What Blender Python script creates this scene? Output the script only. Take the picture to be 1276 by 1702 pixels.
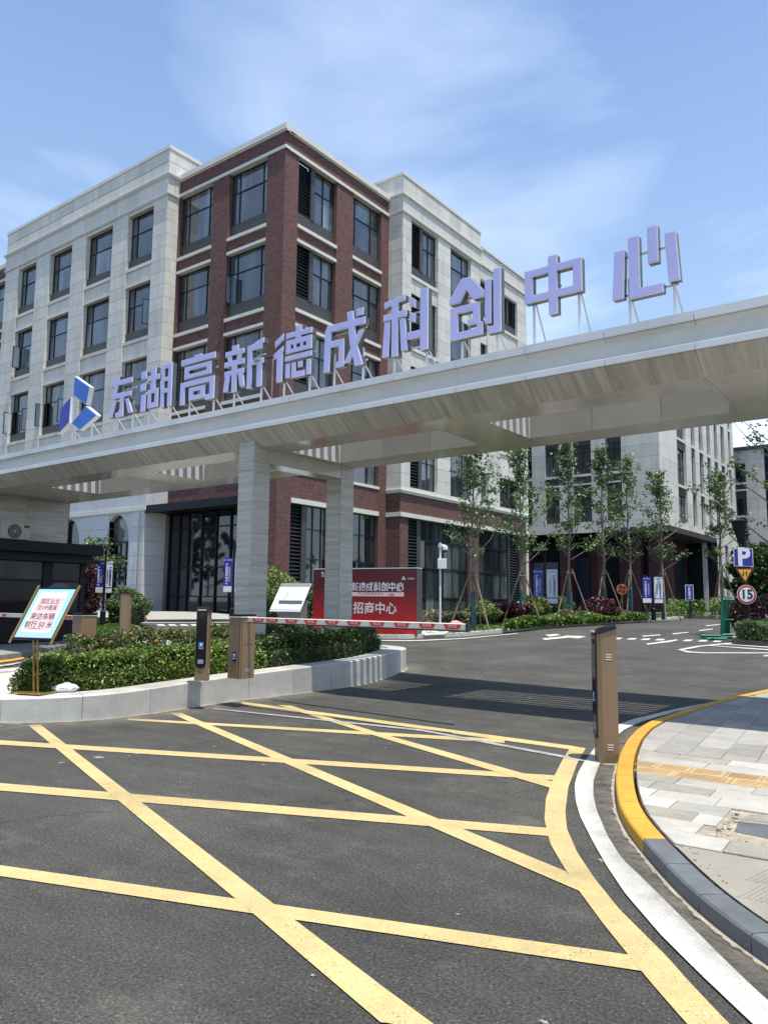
import bpy, bmesh, math, random
import numpy as np
from mathutils import Vector, Matrix
random.seed(7); rng = np.random.default_rng(7)
S = bpy.context.scene
for o in list(bpy.data.objects): bpy.data.objects.remove(o)
COL = S.collection

# ------------------------------------------------------------------ camera
FPX, PITCH, ROLL, YAW, EYE = 1281.0, 0.116, 0.0105, 0.6455, 1.6     # focal length in photo pixels, angles in radians, eye height
def cam_basis():
    cp, sp = math.cos(PITCH), math.sin(PITCH)
    fwd = np.array([0, cp, sp]); up = np.array([0, -sp, cp]); rt = np.array([1., 0, 0])
    c, s = math.cos(ROLL), math.sin(ROLL)
    M = np.array([c*rt + s*up, -(-s*rt + c*up), fwd])
    a, b = math.cos(YAW), math.sin(YAW)
    return M @ np.array([[a, -b, 0], [b, a, 0], [0, 0, 1]]).T
MB_ = cam_basis(); EYEP = np.array([0, 0, EYE])
cam_d = bpy.data.cameras.new('camera'); cam = bpy.data.objects.new('camera', cam_d); COL.objects.link(cam)
R, D_, F = MB_
cam.matrix_world = Matrix(((R[0], -D_[0], -F[0], 0), (R[1], -D_[1], -F[1], 0), (R[2], -D_[2], -F[2], EYE), (0, 0, 0, 1)))
cam_d.sensor_fit = 'VERTICAL'; cam_d.sensor_height = 36; cam_d.lens = FPX/1702*36
cam_d.clip_start = .05; cam_d.clip_end = 3000
S.camera = cam
# ------------------------------------------------------------------ light
SUN = Vector((.235, -.06, 1)).normalized()
sun_d = bpy.data.lights.new('sun', 'SUN'); sun_d.energy = 5.0; sun_d.angle = math.radians(.5); sun_d.color = (1, .95, .86)
sun = bpy.data.objects.new('sun', sun_d); COL.objects.link(sun); sun.rotation_euler = SUN.to_track_quat('Z', 'Y').to_euler()
sun.location = (5, -5, 60)
W = bpy.data.worlds.new('World'); S.world = W; W.use_nodes = True
nt = W.node_tree; nt.nodes.clear()
def N(nt, t, **k):
    n = nt.nodes.new(t)
    for a, b in k.items(): setattr(n, a, b)
    return n
sky = N(nt, 'ShaderNodeTexSky', sky_type='NISHITA', sun_disc=False)
sky.sun_elevation = math.asin(SUN.z); sky.sun_rotation = math.atan2(SUN.x, SUN.y); sky.air_density = 1.0; sky.dust_density = .8; sky.ozone_density = 3.0
tc = N(nt, 'ShaderNodeTexCoord'); mp = N(nt, 'ShaderNodeMapping'); mp.inputs['Scale'].default_value = (1, 1, 3.2); mp.inputs['Location'].default_value = (.4, 1.3, .1); mp.inputs['Rotation'].default_value = (0, .2, .3)
n1 = N(nt, 'ShaderNodeTexNoise'); n1.inputs['Scale'].default_value = 1.7; n1.inputs['Detail'].default_value = 7; n1.inputs['Roughness'].default_value = .52; n1.inputs['Distortion'].default_value = .35
r1 = N(nt, 'ShaderNodeValToRGB'); r1.color_ramp.elements[0].position = .45; r1.color_ramp.elements[1].position = .72
sep = N(nt, 'ShaderNodeSeparateXYZ'); mr = N(nt, 'ShaderNodeMapRange'); mr.inputs['From Min'].default_value = .75; mr.inputs['From Max'].default_value = .05; mr.inputs['To Min'].default_value = .26; mr.inputs['To Max'].default_value = .95
ad = N(nt, 'ShaderNodeMath', operation='MULTIPLY'); ad2 = N(nt, 'ShaderNodeMath', operation='ADD', use_clamp=True)
base = N(nt, 'ShaderNodeMath', operation='MULTIPLY'); base.inputs[1].default_value = .5
mx = N(nt, 'ShaderNodeMix', data_type='RGBA'); mx.inputs['B'].default_value = (5.9, 6.9, 8.3, 1)
bg = N(nt, 'ShaderNodeBackground'); bg.inputs['Strength'].default_value = .13; ow = N(nt, 'ShaderNodeOutputWorld')
L = nt.links.new
hs = N(nt, 'ShaderNodeHueSaturation'); hs.inputs['Saturation'].default_value = 1.28; hs.inputs['Value'].default_value = 1.12
L(tc.outputs['Generated'], mp.inputs['Vector']); L(mp.outputs[0], n1.inputs['Vector']); L(n1.outputs['Fac'], r1.inputs['Fac'])
L(tc.outputs['Generated'], sep.inputs[0]); L(sep.outputs['Z'], mr.inputs['Value'])
L(r1.outputs['Color'], ad.inputs[0]); L(mr.outputs[0], ad.inputs[1]); L(mr.outputs[0], base.inputs[0])
L(ad.outputs[0], ad2.inputs[0]); L(base.outputs[0], ad2.inputs[1]); L(ad2.outputs[0], mx.inputs['Factor']); L(sky.outputs[0], hs.inputs['Color']); L(hs.outputs[0], mx.inputs['A'])
L(mx.outputs['Result'], bg.inputs['Color']); L(bg.outputs[0], ow.inputs['Surface'])
S.view_settings.view_transform = 'Standard'; S.view_settings.look = 'None'; S.view_settings.exposure = 0.42; S.view_settings.gamma = 1
S.view_settings.use_curve_mapping = False

# ------------------------------------------------------------------ measuring helpers (photo pixel -> place)
def ray(x, y): return MB_.T @ np.array([(x-638)/FPX, (y-851)/FPX, 1])
FX, FY = -math.sin(YAW), math.cos(YAW)
def T(x, y):                                     # height of the gently rising ground
    t = min(max((x*FX + y*FY - 15)/29, 0), 1)
    return .45*t*t*(3-2*t) + .45*t
def G(px, py, dz=0):
    d = ray(px, py); t = 1.
    while t < 400:
        P = EYEP + t*d
        if P[2] < T(P[0], P[1]) + dz:
            lo, hi = t-.25, t
            for _ in range(24):
                m = (lo+hi)/2; P = EYEP + m*d
                if P[2] < T(P[0], P[1]) + dz: hi = m
                else: lo = m
            P = EYEP + hi*d
            return Vector((P[0], P[1], P[2]))
        t += .25
    P = EYEP + 60*d; return Vector((P[0], P[1], T(P[0], P[1])))
def GZ(px, py, z):
    d = ray(px, py); P = EYEP + (z-EYE)/d[2]*d; return Vector(P)
def PY(px, py, Y): d = ray(px, py); return Vector(EYEP + Y/d[1]*d)
def PX(px, py, X): d = ray(px, py); return Vector(EYEP + X/d[0]*d)
def topz(px, py, P):                             # height at which a vertical through P is seen at pixel row py
    d = ray(px, py); return EYE + d[2]*math.hypot(P[0], P[1])/math.hypot(d[0], d[1])

# ------------------------------------------------------------------ materials
def newmat(name):
    m = bpy.data.materials.new(name); m.use_nodes = True
    nt = m.node_tree; return m, nt, nt.nodes['Principled BSDF']
def mat(name, col, rough=.6, metal=0., var=.12, scale=4., detail=5., bump=0., bscale=None, spec=.5, dirt=0., rnd=0., sx=(1, 1, 1), fine=0.):
    m, nt, b = newmat(name)
    g = N(nt, 'ShaderNodeNewGeometry'); mp = N(nt, 'ShaderNodeMapping'); mp.inputs['Scale'].default_value = sx
    nt.links.new(g.outputs['Position'], mp.inputs['Vector'])
    no = N(nt, 'ShaderNodeTexNoise'); no.inputs['Scale'].default_value = scale; no.inputs['Detail'].default_value = detail
    nt.links.new(mp.outputs[0], no.inputs['Vector'])
    a = N(nt, 'ShaderNodeMapRange'); a.inputs['From Min'].default_value = .3; a.inputs['From Max'].default_value = .7; a.inputs['To Min'].default_value = 1-var; a.inputs['To Max'].default_value = 1+var
    nt.links.new(no.outputs['Fac'], a.inputs['Value']); last = a.outputs[0]
    def mul(x, y):
        k = N(nt, 'ShaderNodeMath', operation='MULTIPLY'); nt.links.new(x, k.inputs[0]); nt.links.new(y, k.inputs[1]); return k.outputs[0]
    if fine:
        n2 = N(nt, 'ShaderNodeTexNoise'); n2.inputs['Scale'].default_value = 130; n2.inputs['Detail'].default_value = 2
        nt.links.new(g.outputs['Position'], n2.inputs['Vector'])
        a2 = N(nt, 'ShaderNodeMapRange'); a2.inputs['From Min'].default_value = .3; a2.inputs['From Max'].default_value = .7; a2.inputs['To Min'].default_value = 1-fine; a2.inputs['To Max'].default_value = 1+fine
        nt.links.new(n2.outputs['Fac'], a2.inputs['Value']); last = mul(last, a2.outputs[0])
    if rnd:
        oi = N(nt, 'ShaderNodeObjectInfo'); a3 = N(nt, 'ShaderNodeMapRange'); a3.inputs['To Min'].default_value = 1-rnd; a3.inputs['To Max'].default_value = 1+rnd
        nt.links.new(oi.outputs['Random'], a3.inputs['Value']); last = mul(last, a3.outputs[0])
    if dirt:
        n3 = N(nt, 'ShaderNodeTexNoise'); n3.inputs['Scale'].default_value = .9; n3.inputs['Detail'].default_value = 8; n3.inputs['Roughness'].default_value = .7
        nt.links.new(mp.outputs[0], n3.inputs['Vector'])
        a4 = N(nt, 'ShaderNodeMapRange'); a4.inputs['From Min'].default_value = .45; a4.inputs['From Max'].default_value = .7; a4.inputs['To Min'].default_value = 1; a4.inputs['To Max'].default_value = 1-dirt
        nt.links.new(n3.outputs['Fac'], a4.inputs['Value']); last = mul(last, a4.outputs[0])
    vm = N(nt, 'ShaderNodeVectorMath', operation='SCALE'); vm.inputs[0].default_value = col[:3]
    nt.links.new(last, vm.inputs['Scale']); nt.links.new(vm.outputs[0], b.inputs['Base Color'])
    b.inputs['Roughness'].default_value = rough; b.inputs['Metallic'].default_value = metal; b.inputs['Specular IOR Level'].default_value = spec
    if bump:
        n4 = N(nt, 'ShaderNodeTexNoise'); n4.inputs['Scale'].default_value = bscale or scale*6; n4.inputs['Detail'].default_value = 4
        nt.links.new(mp.outputs[0], n4.inputs['Vector'])
        bm_ = N(nt, 'ShaderNodeBump'); bm_.inputs['Strength'].default_value = bump; bm_.inputs['Distance'].default_value = .01
        nt.links.new(n4.outputs['Fac'], bm_.inputs['Height']); nt.links.new(bm_.outputs[0], b.inputs['Normal'])
    return m
def asphalt_mat():
    m, nt, b = newmat('asphalt'); L = nt.links.new
    g = N(nt, 'ShaderNodeNewGeometry')
    def noise(s, d, r=.5, sc=None):
        n = N(nt, 'ShaderNodeTexNoise'); n.inputs['Scale'].default_value = s; n.inputs['Detail'].default_value = d; n.inputs['Roughness'].default_value = r
        if sc:
            q = N(nt, 'ShaderNodeMapping'); q.inputs['Scale'].default_value = sc; q.inputs['Rotation'].default_value = (0, 0, .25); L(g.outputs['Position'], q.inputs[0]); L(q.outputs[0], n.inputs['Vector'])
        else: L(g.outputs['Position'], n.inputs['Vector'])
        return n.outputs['Fac']
    def rng_(v, a, b_, c, d):
        q = N(nt, 'ShaderNodeMapRange'); q.inputs['From Min'].default_value = a; q.inputs['From Max'].default_value = b_; q.inputs['To Min'].default_value = c; q.inputs['To Max'].default_value = d; L(v, q.inputs['Value']); return q.outputs[0]
    def op(o, x, y):
        q = N(nt, 'ShaderNodeMath', operation=o); L(x, q.inputs[0])
        if isinstance(y, float): q.inputs[1].default_value = y
        else: L(y, q.inputs[1])
        return q.outputs[0]
    agg = rng_(noise(60, 5, .7), .32, .68, .22, 1.9)                  # aggregate
    vo = N(nt, 'ShaderNodeTexVoronoi'); vo.inputs['Scale'].default_value = 55; L(g.outputs['Position'], vo.inputs['Vector'])
    stones = rng_(vo.outputs['Distance'], .05, .30, 2.3, .9)
    blot = rng_(noise(.45, 9, .68), .3, .7, .62, 1.4)
    dust = rng_(noise(1.6, 10, .8), .53, .8, 0., .075)             # pale dust patches and scuffs
    track = rng_(noise(.8, 5, .6, (1, 6, 1)), .35, .75, .88, 1.2)     # tyre-polished bands along the road
    v = op('MULTIPLY', op('MULTIPLY', agg, stones), op('MULTIPLY', blot, track))
    v = op('MULTIPLY', v, .058)
    dn = N(nt, 'ShaderNodeTexNoise'); dn.inputs['Scale'].default_value = 1.2; dn.inputs['Detail'].default_value = 6; L(g.outputs['Position'], dn.inputs['Vector'])
    av = N(nt, 'ShaderNodeVectorMath', operation='MULTIPLY_ADD'); L(dn.outputs['Color'], av.inputs[0]); av.inputs[1].default_value = (.9, .9, 0); L(g.outputs['Position'], av.inputs[2])
    vc = N(nt, 'ShaderNodeTexVoronoi', feature='DISTANCE_TO_EDGE'); vc.inputs['Scale'].default_value = .22; L(av.outputs[0], vc.inputs['Vector'])
    crack = rng_(vc.outputs['Distance'], .0008, .0028, .45, 1.0)
    oil = rng_(noise(2.6, 4, .5), .70, .78, 1.0, .55)
    v = op('MULTIPLY', op('MULTIPLY', v, crack), oil); v = op('ADD', v, dust)
    cb = N(nt, 'ShaderNodeCombineColor'); L(v, cb.inputs[0]); L(op('MULTIPLY', v, .965), cb.inputs[1]); L(op('MULTIPLY', v, .83), cb.inputs[2])
    L(cb.outputs[0], b.inputs['Base Color']); b.inputs['Roughness'].default_value = .82; b.inputs['Specular IOR Level'].default_value = .35
    bu = N(nt, 'ShaderNodeBump'); bu.inputs['Strength'].default_value = .7; bu.inputs['Distance'].default_value = .006; L(agg, bu.inputs['Height']); L(bu.outputs[0], b.inputs['Normal'])
    return m
def paint_mat(name, col, wear=.5):
    m, nt, b = newmat(name); L = nt.links.new
    g = N(nt, 'ShaderNodeNewGeometry'); n = N(nt, 'ShaderNodeTexNoise'); n.inputs['Scale'].default_value = 5; n.inputs['Detail'].default_value = 10; n.inputs['Roughness'].default_value = .75; L(g.outputs['Position'], n.inputs['Vector'])
    n2 = N(nt, 'ShaderNodeTexNoise'); n2.inputs['Scale'].default_value = 95; n2.inputs['Detail'].default_value = 3; L(g.outputs['Position'], n2.inputs['Vector'])
    a = N(nt, 'ShaderNodeMapRange'); a.inputs['From Min'].default_value = .42; a.inputs['From Max'].default_value = .75; a.inputs['To Min'].default_value = 1; a.inputs['To Max'].default_value = .8; L(n.outputs['Fac'], a.inputs['Value'])
    a2 = N(nt, 'ShaderNodeMapRange'); a2.inputs['From Min'].default_value = .3; a2.inputs['From Max'].default_value = .55; a2.inputs['To Min'].default_value = .8; a2.inputs['To Max'].default_value = 1.04; L(n2.outputs['Fac'], a2.inputs['Value'])
    k0 = N(nt, 'ShaderNodeMath', operation='MULTIPLY'); L(a.outputs[0], k0.inputs[0]); L(a2.outputs[0], k0.inputs[1])
    n9 = N(nt, 'ShaderNodeTexNoise'); n9.inputs['Scale'].default_value = .8; n9.inputs['Detail'].default_value = 7; n9.inputs['Roughness'].default_value = .7; L(g.outputs['Position'], n9.inputs['Vector'])
    a9 = N(nt, 'ShaderNodeMapRange'); a9.inputs['From Min'].default_value = .35; a9.inputs['From Max'].default_value = .7; a9.inputs['To Min'].default_value = 1.08; a9.inputs['To Max'].default_value = .68; L(n9.outputs['Fac'], a9.inputs['Value'])
    k = N(nt, 'ShaderNodeMath', operation='MULTIPLY'); L(k0.outputs[0], k.inputs[0]); L(a9.outputs[0], k.inputs[1])
    vm = N(nt, 'ShaderNodeVectorMath', operation='SCALE'); vm.inputs[0].default_value = col; L(k.outputs[0], vm.inputs['Scale'])
    # pits where the asphalt shows through
    n5 = N(nt, 'ShaderNodeMath', operation='ADD'); L(n2.outputs['Fac'], n5.inputs[0]); L(n.outputs['Fac'], n5.inputs[1])
    a5 = N(nt, 'ShaderNodeMapRange'); a5.inputs['From Min'].default_value = .70; a5.inputs['From Max'].default_value = .88; a5.inputs['To Min'].default_value = wear; a5.inputs['To Max'].default_value = 0; L(n5.outputs[0], a5.inputs['Value'])
    mi = N(nt, 'ShaderNodeMix', data_type='RGBA'); mi.inputs['B'].default_value = (.09, .085, .075, 1); L(a5.outputs[0], mi.inputs['Factor']); L(vm.outputs[0], mi.inputs['A'])
    L(mi.outputs['Result'], b.inputs['Base Color']); b.inputs['Roughness'].default_value = .7
    bu = N(nt, 'ShaderNodeBump'); bu.inputs['Strength'].default_value = .3; bu.inputs['Distance'].default_value = .004; L(n2.outputs['Fac'], bu.inputs['Height']); L(bu.outputs[0], b.inputs['Normal'])
    return m
def brick_mat():
    m, nt, b = newmat('brick'); L = nt.links.new
    g = N(nt, 'ShaderNodeNewGeometry'); s = N(nt, 'ShaderNodeSeparateXYZ'); L(g.outputs['Position'], s.inputs[0])
    ad = N(nt, 'ShaderNodeMath', operation='ADD'); L(s.outputs[0], ad.inputs[0]); L(s.outputs[1], ad.inputs[1])
    cb = N(nt, 'ShaderNodeCombineXYZ'); L(ad.outputs[0], cb.inputs[0]); L(s.outputs[2], cb.inputs[1])
    br = N(nt, 'ShaderNodeTexBrick'); br.inputs['Scale'].default_value = 1; br.inputs['Brick Width'].default_value = .26; br.inputs['Row Height'].default_value = .075
    br.inputs['Mortar Size'].default_value = .008; br.inputs['Color1'].default_value = (.165, .070, .056, 1); br.inputs['Color2'].default_value = (.085, .042, .038, 1); br.inputs['Mortar'].default_value = (.07, .04, .035, 1); br.inputs['Bias'].default_value = -.05
    L(cb.outputs[0], br.inputs['Vector'])
    n = N(nt, 'ShaderNodeTexNoise'); n.inputs['Scale'].default_value = 5; n.inputs['Detail'].default_value = 6; n.inputs['Roughness'].default_value = .7
    mp = N(nt, 'ShaderNodeMapping'); mp.inputs['Scale'].default_value = (1, 1, 2.8); L(g.outputs['Position'], mp.inputs[0]); L(mp.outputs[0], n.inputs['Vector'])
    a = N(nt, 'ShaderNodeMapRange'); a.inputs['From Min'].default_value = .3; a.inputs['From Max'].default_value = .7; a.inputs['To Min'].default_value = .62; a.inputs['To Max'].default_value = 1.5; L(n.outputs['Fac'], a.inputs['Value'])
    vm = N(nt, 'ShaderNodeVectorMath', operation='SCALE'); L(br.outputs['Color'], vm.inputs[0]); L(a.outputs[0], vm.inputs['Scale']); L(vm.outputs[0], b.inputs['Base Color'])
    bu = N(nt, 'ShaderNodeBump'); bu.inputs['Strength'].default_value = .8; bu.inputs['Distance'].default_value = .01; L(br.outputs['Fac'], bu.inputs['Height']); bu.invert = True; L(bu.outputs[0], b.inputs['Normal'])
    b.inputs['Roughness'].default_value = .8
    return m
def travertine(name, col, axis, strength=.22, rough=.35, vein=14, coat=0.):
    m, nt, b = newmat(name); L = nt.links.new       # axis: scale vector stretching the veins
    g = N(nt, 'ShaderNodeNewGeometry'); oi = N(nt, 'ShaderNodeObjectInfo')
    mp = N(nt, 'ShaderNodeMapping'); mp.inputs['Scale'].default_value = axis; L(g.outputs['Position'], mp.inputs[0])
    off = N(nt, 'ShaderNodeVectorMath', operation='MULTIPLY_ADD'); off.inputs[0].default_value = (7, 13, 5); L(oi.outputs['Random'], off.inputs[1]); L(mp.outputs[0], off.inputs[2])
    n = N(nt, 'ShaderNodeTexNoise'); n.inputs['Scale'].default_value = 1; n.inputs['Detail'].default_value = 8; n.inputs['Roughness'].default_value = .68; n.inputs['Distortion'].default_value = .25; L(off.outputs[0], n.inputs['Vector'])
    a = N(nt, 'ShaderNodeMapRange'); a.inputs['From Min'].default_value = .33; a.inputs['From Max'].default_value = .68; a.inputs['To Min'].default_value = 1-strength; a.inputs['To Max'].default_value = 1+strength*.6; L(n.outputs['Fac'], a.inputs['Value'])
    a3 = N(nt, 'ShaderNodeMapRange'); a3.inputs['To Min'].default_value = .93; a3.inputs['To Max'].default_value = 1.05; L(oi.outputs['Random'], a3.inputs['Value'])
    k = N(nt, 'ShaderNodeMath', operation='MULTIPLY'); L(a.outputs[0], k.inputs[0]); L(a3.outputs[0], k.inputs[1])
    vm = N(nt, 'ShaderNodeVectorMath', operation='SCALE'); vm.inputs[0].default_value = col; L(k.outputs[0], vm.inputs['Scale']); L(vm.outputs[0], b.inputs['Base Color'])
    b.inputs['Roughness'].default_value = rough
    return m
def leaf_mat(name, c1, c2, c3=None):
    m, nt, b = newmat(name); L = nt.links.new
    g = N(nt, 'ShaderNodeNewGeometry'); r = N(nt, 'ShaderNodeValToRGB'); r.color_ramp.elements[0].color = (*c1, 1); r.color_ramp.elements[1].color = (*c2, 1)
    r.color_ramp.elements[1].position = .85 if c3 else 1
    if c3: e = r.color_ramp.elements.new(.95); e.color = (*c3, 1)
    L(g.outputs['Random Per Island'], r.inputs['Fac'])
    n = N(nt, 'ShaderNodeTexNoise'); n.inputs['Scale'].default_value = 2.3; n.inputs['Detail'].default_value = 3; L(g.outputs['Position'], n.inputs['Vector'])
    a = N(nt, 'ShaderNodeMapRange'); a.inputs['From Min'].default_value = .3; a.inputs['From Max'].default_value = .7; a.inputs['To Min'].default_value = .65; a.inputs['To Max'].default_value = 1.4; L(n.outputs['Fac'], a.inputs['Value'])
    vm = N(nt, 'ShaderNodeVectorMath', operation='SCALE'); L(r.outputs[0], vm.inputs[0]); L(a.outputs[0], vm.inputs['Scale']); L(vm.outputs[0], b.inputs['Base Color'])
    b.inputs['Roughness'].default_value = .42; b.inputs['Specular IOR Level'].default_value = .45
    tr = N(nt, 'ShaderNodeBsdfTranslucent'); L(vm.outputs[0], tr.inputs['Color']); ms = N(nt, 'ShaderNodeMixShader'); ms.inputs[0].default_value = .28
    L(b.outputs[0], ms.inputs[1]); L(tr.outputs[0], ms.inputs[2]); L(ms.outputs[0], nt.nodes['Material Output'].inputs['Surface'])
    return m
def glass_mat(name, col, ior=1.8, rough=.03, streak=.0):
    m, nt, b = newmat(name); L = nt.links.new
    g = N(nt, 'ShaderNodeNewGeometry'); n = N(nt, 'ShaderNodeTexNoise'); n.inputs['Scale'].default_value = .9; n.inputs['Detail'].default_value = 3
    mp = N(nt, 'ShaderNodeMapping'); mp.inputs['Scale'].default_value = (1.5, 1.5, .35); L(g.outputs['Position'], mp.inputs[0]); L(mp.outputs[0], n.inputs['Vector'])
    a = N(nt, 'ShaderNodeMapRange'); a.inputs['From Min'].default_value = .4; a.inputs['From Max'].default_value = .65; a.inputs['To Min'].default_value = .5; a.inputs['To Max'].default_value = 1+streak; L(n.outputs['Fac'], a.inputs['Value'])
    oi = N(nt, 'ShaderNodeObjectInfo'); pw = N(nt, 'ShaderNodeMath', operation='POWER'); pw.inputs[1].default_value = 3; L(oi.outputs['Random'], pw.inputs[0]); ar = N(nt, 'ShaderNodeMapRange'); ar.inputs['To Min'].default_value = .6; ar.inputs['To Max'].default_value = 3.2; L(pw.outputs[0], ar.inputs['Value'])
    mm_ = N(nt, 'ShaderNodeMath', operation='MULTIPLY'); L(a.outputs[0], mm_.inputs[0]); L(ar.outputs[0], mm_.inputs[1])
    vm = N(nt, 'ShaderNodeVectorMath', operation='SCALE'); vm.inputs[0].default_value = col; L(mm_.outputs[0], vm.inputs['Scale']); L(vm.outputs[0], b.inputs['Base Color'])
    b.inputs['Roughness'].default_value = rough; b.inputs['IOR'].default_value = ior
    return m
def gradz(name, z0, c0, z1, c1, rough=.35):
    m, nt, b = newmat(name); L = nt.links.new
    tcn = N(nt, 'ShaderNodeTexCoord'); s = N(nt, 'ShaderNodeSeparateXYZ'); L(tcn.outputs['Object'], s.inputs[0])
    a = N(nt, 'ShaderNodeMapRange'); a.inputs['From Min'].default_value = z0; a.inputs['From Max'].default_value = z1; L(s.outputs[2], a.inputs['Value'])
    r = N(nt, 'ShaderNodeValToRGB'); r.color_ramp.elements[0].color = (*c0, 1); r.color_ramp.elements[1].color = (*c1, 1); L(a.outputs[0], r.inputs[0]); L(r.outputs[0], b.inputs['Base Color']); b.inputs['Roughness'].default_value = rough
    return m
M = {}
M['asphalt'] = asphalt_mat()
M['yellow'] = paint_mat('yellow_paint', (.53, .415, .185), .75)
M['white_paint'] = paint_mat('white_paint', (.545, .53, .485), .8)
M['kerb_yellow'] = paint_mat('kerb_yellow_paint', (.60, .31, .03), .7)
M['brick'] = brick_mat()
M['stone'] = mat('pale_stone', (.60, .575, .51), .6, var=.07, scale=1.6, detail=8, rnd=.085, bump=.15, bscale=30, fine=.05, dirt=.16, sx=(1.7, 1.7, .3))
M['stone2'] = mat('cream_trim', (.64, .615, .545), .55, var=.05, scale=2, dirt=.08)
M['stone_blue'] = mat('podium_stone', (.50, .51, .51), .5, var=.05, scale=2, rnd=.06)
M['joint'] = mat('joint_backing', (.2, .195, .18), .9)
M['granite'] = mat('granite', (.46, .445, .40), .55, var=.1, scale=3, fine=.22, rnd=.1, dirt=.3, bump=.1, bscale=60)
M['granite_dark'] = mat('dark_kerb_granite', (.125, .135, .14), .5, var=.2, scale=5, fine=.25, rnd=.2, dirt=.35)
M['kerb_white'] = mat('white_kerb_concrete', (.5, .48, .42), .7, var=.1, scale=4, rnd=.1, dirt=.15)
M['paver'] = mat('paver_grey', (.275, .265, .235), .75, var=.12, scale=5, fine=.18, rnd=.17, bump=.2, bscale=60, dirt=.14)
M['paver_pale'] = mat('paver_pale', (.36, .345, .305), .75, var=.12, scale=5, fine=.3, rnd=.2, bump=.25, bscale=70, dirt=.12)
M['paver_tan'] = mat('paver_tan', (.40, .28, .135), .75, var=.12, scale=5, fine=.15, rnd=.12, bump=.2, bscale=60)
M['mortar'] = mat('sand_mortar', (.30, .26, .20), .95, var=.25, scale=9, fine=.3, bump=.5, bscale=40)
M['concrete'] = mat('concrete', (.25, .232, .19), .85, var=.15, scale=3, fine=.2, bump=.3, bscale=40, dirt=.2)
M['trav_x'] = travertine('vein_stone_panel', (.50, .475, .41), (9, .6, .6), .34, .30)          # veins run down the slope
M['trav_h'] = travertine('vein_stone_column', (.47, .445, .385), (.7, .7, 15), .32, .30)          # level veins
M['soffit'] = travertine('soffit_panel', (.50, .485, .44), (.8, 2.5, 1), .12, .13)
M['canopy_white'] = mat('canopy_pale_stone', (.66, .665, .65), .4, var=.06, scale=1.3, detail=9, rnd=.05, dirt=.1, sx=(1.5, 1, .8))
M['metal_dark'] = mat('dark_window_metal', (.022, .025, .03), .4, .3, var=.05)
M['spandrel'] = mat('spandrel_metal', (.062, .058, .052), .5, .2, var=.06, rnd=.06)
M['louver'] = mat('louver_metal', (.03, .034, .04), .45, .2, var=.05)
M['glass_hi'] = glass_mat('window_glass', (.05, .06, .066), 2.15, .02, .8)
M['glass_ceiling'] = glass_mat('window_glass_pale_ceiling', (.13, .14, .135), 1.9, .03, .5)
M['glass_lo'] = glass_mat('ground_floor_glass', (.030, .037, .037), 1.75, .02, .6)
M['booth_glass'] = glass_mat('booth_glass', (.012, .014, .018), 1.32, .03, .3)
M['glass_b'] = glass_mat('dark_tinted_glass', (.012, .015, .017), 1.75, .03, .3)
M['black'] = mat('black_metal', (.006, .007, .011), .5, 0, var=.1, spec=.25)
M['black_gloss'] = mat('black_gloss', (.006, .006, .007), .08, 0, var=.0)
M['bronze'] = mat('tan_bronze_metal', (.235, .158, .092), .42, .25, var=.04, scale=2)
M['bronze_dark'] = mat('bronze_recess', (.09, .055, .03), .5, .2)
M['white_metal'] = mat('white_metal', (.62, .63, .63), .4, .0, var=.05)
M['grey_metal'] = mat('grey_metal', (.3, .3, .3), .4, .4, var=.05)
M['brass'] = mat('brass', (.42, .27, .09), .28, .8, var=.08)
M['sign_face'] = mat('lilac_sign_face', (.50, .485, .82), .35, 0, var=.03, scale=3)
M['sign_side'] = mat('sign_return_metal', (.085, .085, .09), .35, .1, var=.1)
M['blue1'] = mat('logo_blue', (.012, .12, .52), .35, var=.18, scale=3)
M['blue2'] = mat('logo_deep_blue', (.014, .022, .36), .35, var=.18, scale=3)
M['blue_sign'] = mat('sign_blue', (.015, .022, .26), .4, var=.04)
M['sky_blue'] = mat('label_blue', (.03, .22, .55), .3, var=.02)
M['white_print'] = mat('white_print', (.66, .66, .67), .5, var=.02)
M['grey_print'] = mat('grey_print', (.25, .28, .36), .5, var=.02)
M['red_print'] = mat('red_print', (.55, .03, .02), .4, var=.03)
M['dark_red'] = mat('dark_red_print', (.10, .012, .012), .5, var=.03)
M['pink_print'] = mat('pink_paper', (.78, .52, .48), .6, var=.03)
M['cyan_print'] = gradz('poster_print', -.3, (.50, .52, .80), .3, (.34, .66, .78))
M['bark'] = mat('bark', (.16, .14, .115), .9, var=.3, scale=14, bump=.6, bscale=50, sx=(1, 1, .3))
M['pole_wood'] = mat('stake_wood', (.20, .155, .11), .85, var=.25, scale=10)
M['teal'] = mat('trunk_wrap_teal', (.02, .085, .085), .8, var=.15, scale=8, sx=(.2, .2, 3))
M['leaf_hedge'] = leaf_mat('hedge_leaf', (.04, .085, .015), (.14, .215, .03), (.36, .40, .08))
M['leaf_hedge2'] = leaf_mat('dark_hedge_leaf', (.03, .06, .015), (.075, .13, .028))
M['leaf_photinia'] = leaf_mat('reddish_hedge_leaf', (.04, .08, .02), (.11, .15, .04), (.30, .13, .07))
M['leaf_tree'] = leaf_mat('ginkgo_leaf', (.075, .12, .045), (.16, .22, .085))
M['leaf_bright'] = leaf_mat('bright_leaf', (.06, .11, .02), (.20, .26, .06), (.34, .34, .14))
M['leaf_cover'] = leaf_mat('cover_leaf', (.045, .10, .015), (.13, .21, .03))
M['leaf_purple'] = leaf_mat('purple_leaf', (.035, .010, .016), (.10, .03, .035))
M['leaf_flower'] = leaf_mat('flower_leaf', (.06, .09, .03), (.20, .17, .10), (.42, .25, .2))
M['leaf_dark'] = leaf_mat('far_tree_leaf', (.02, .045, .012), (.06, .10, .025))
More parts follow.
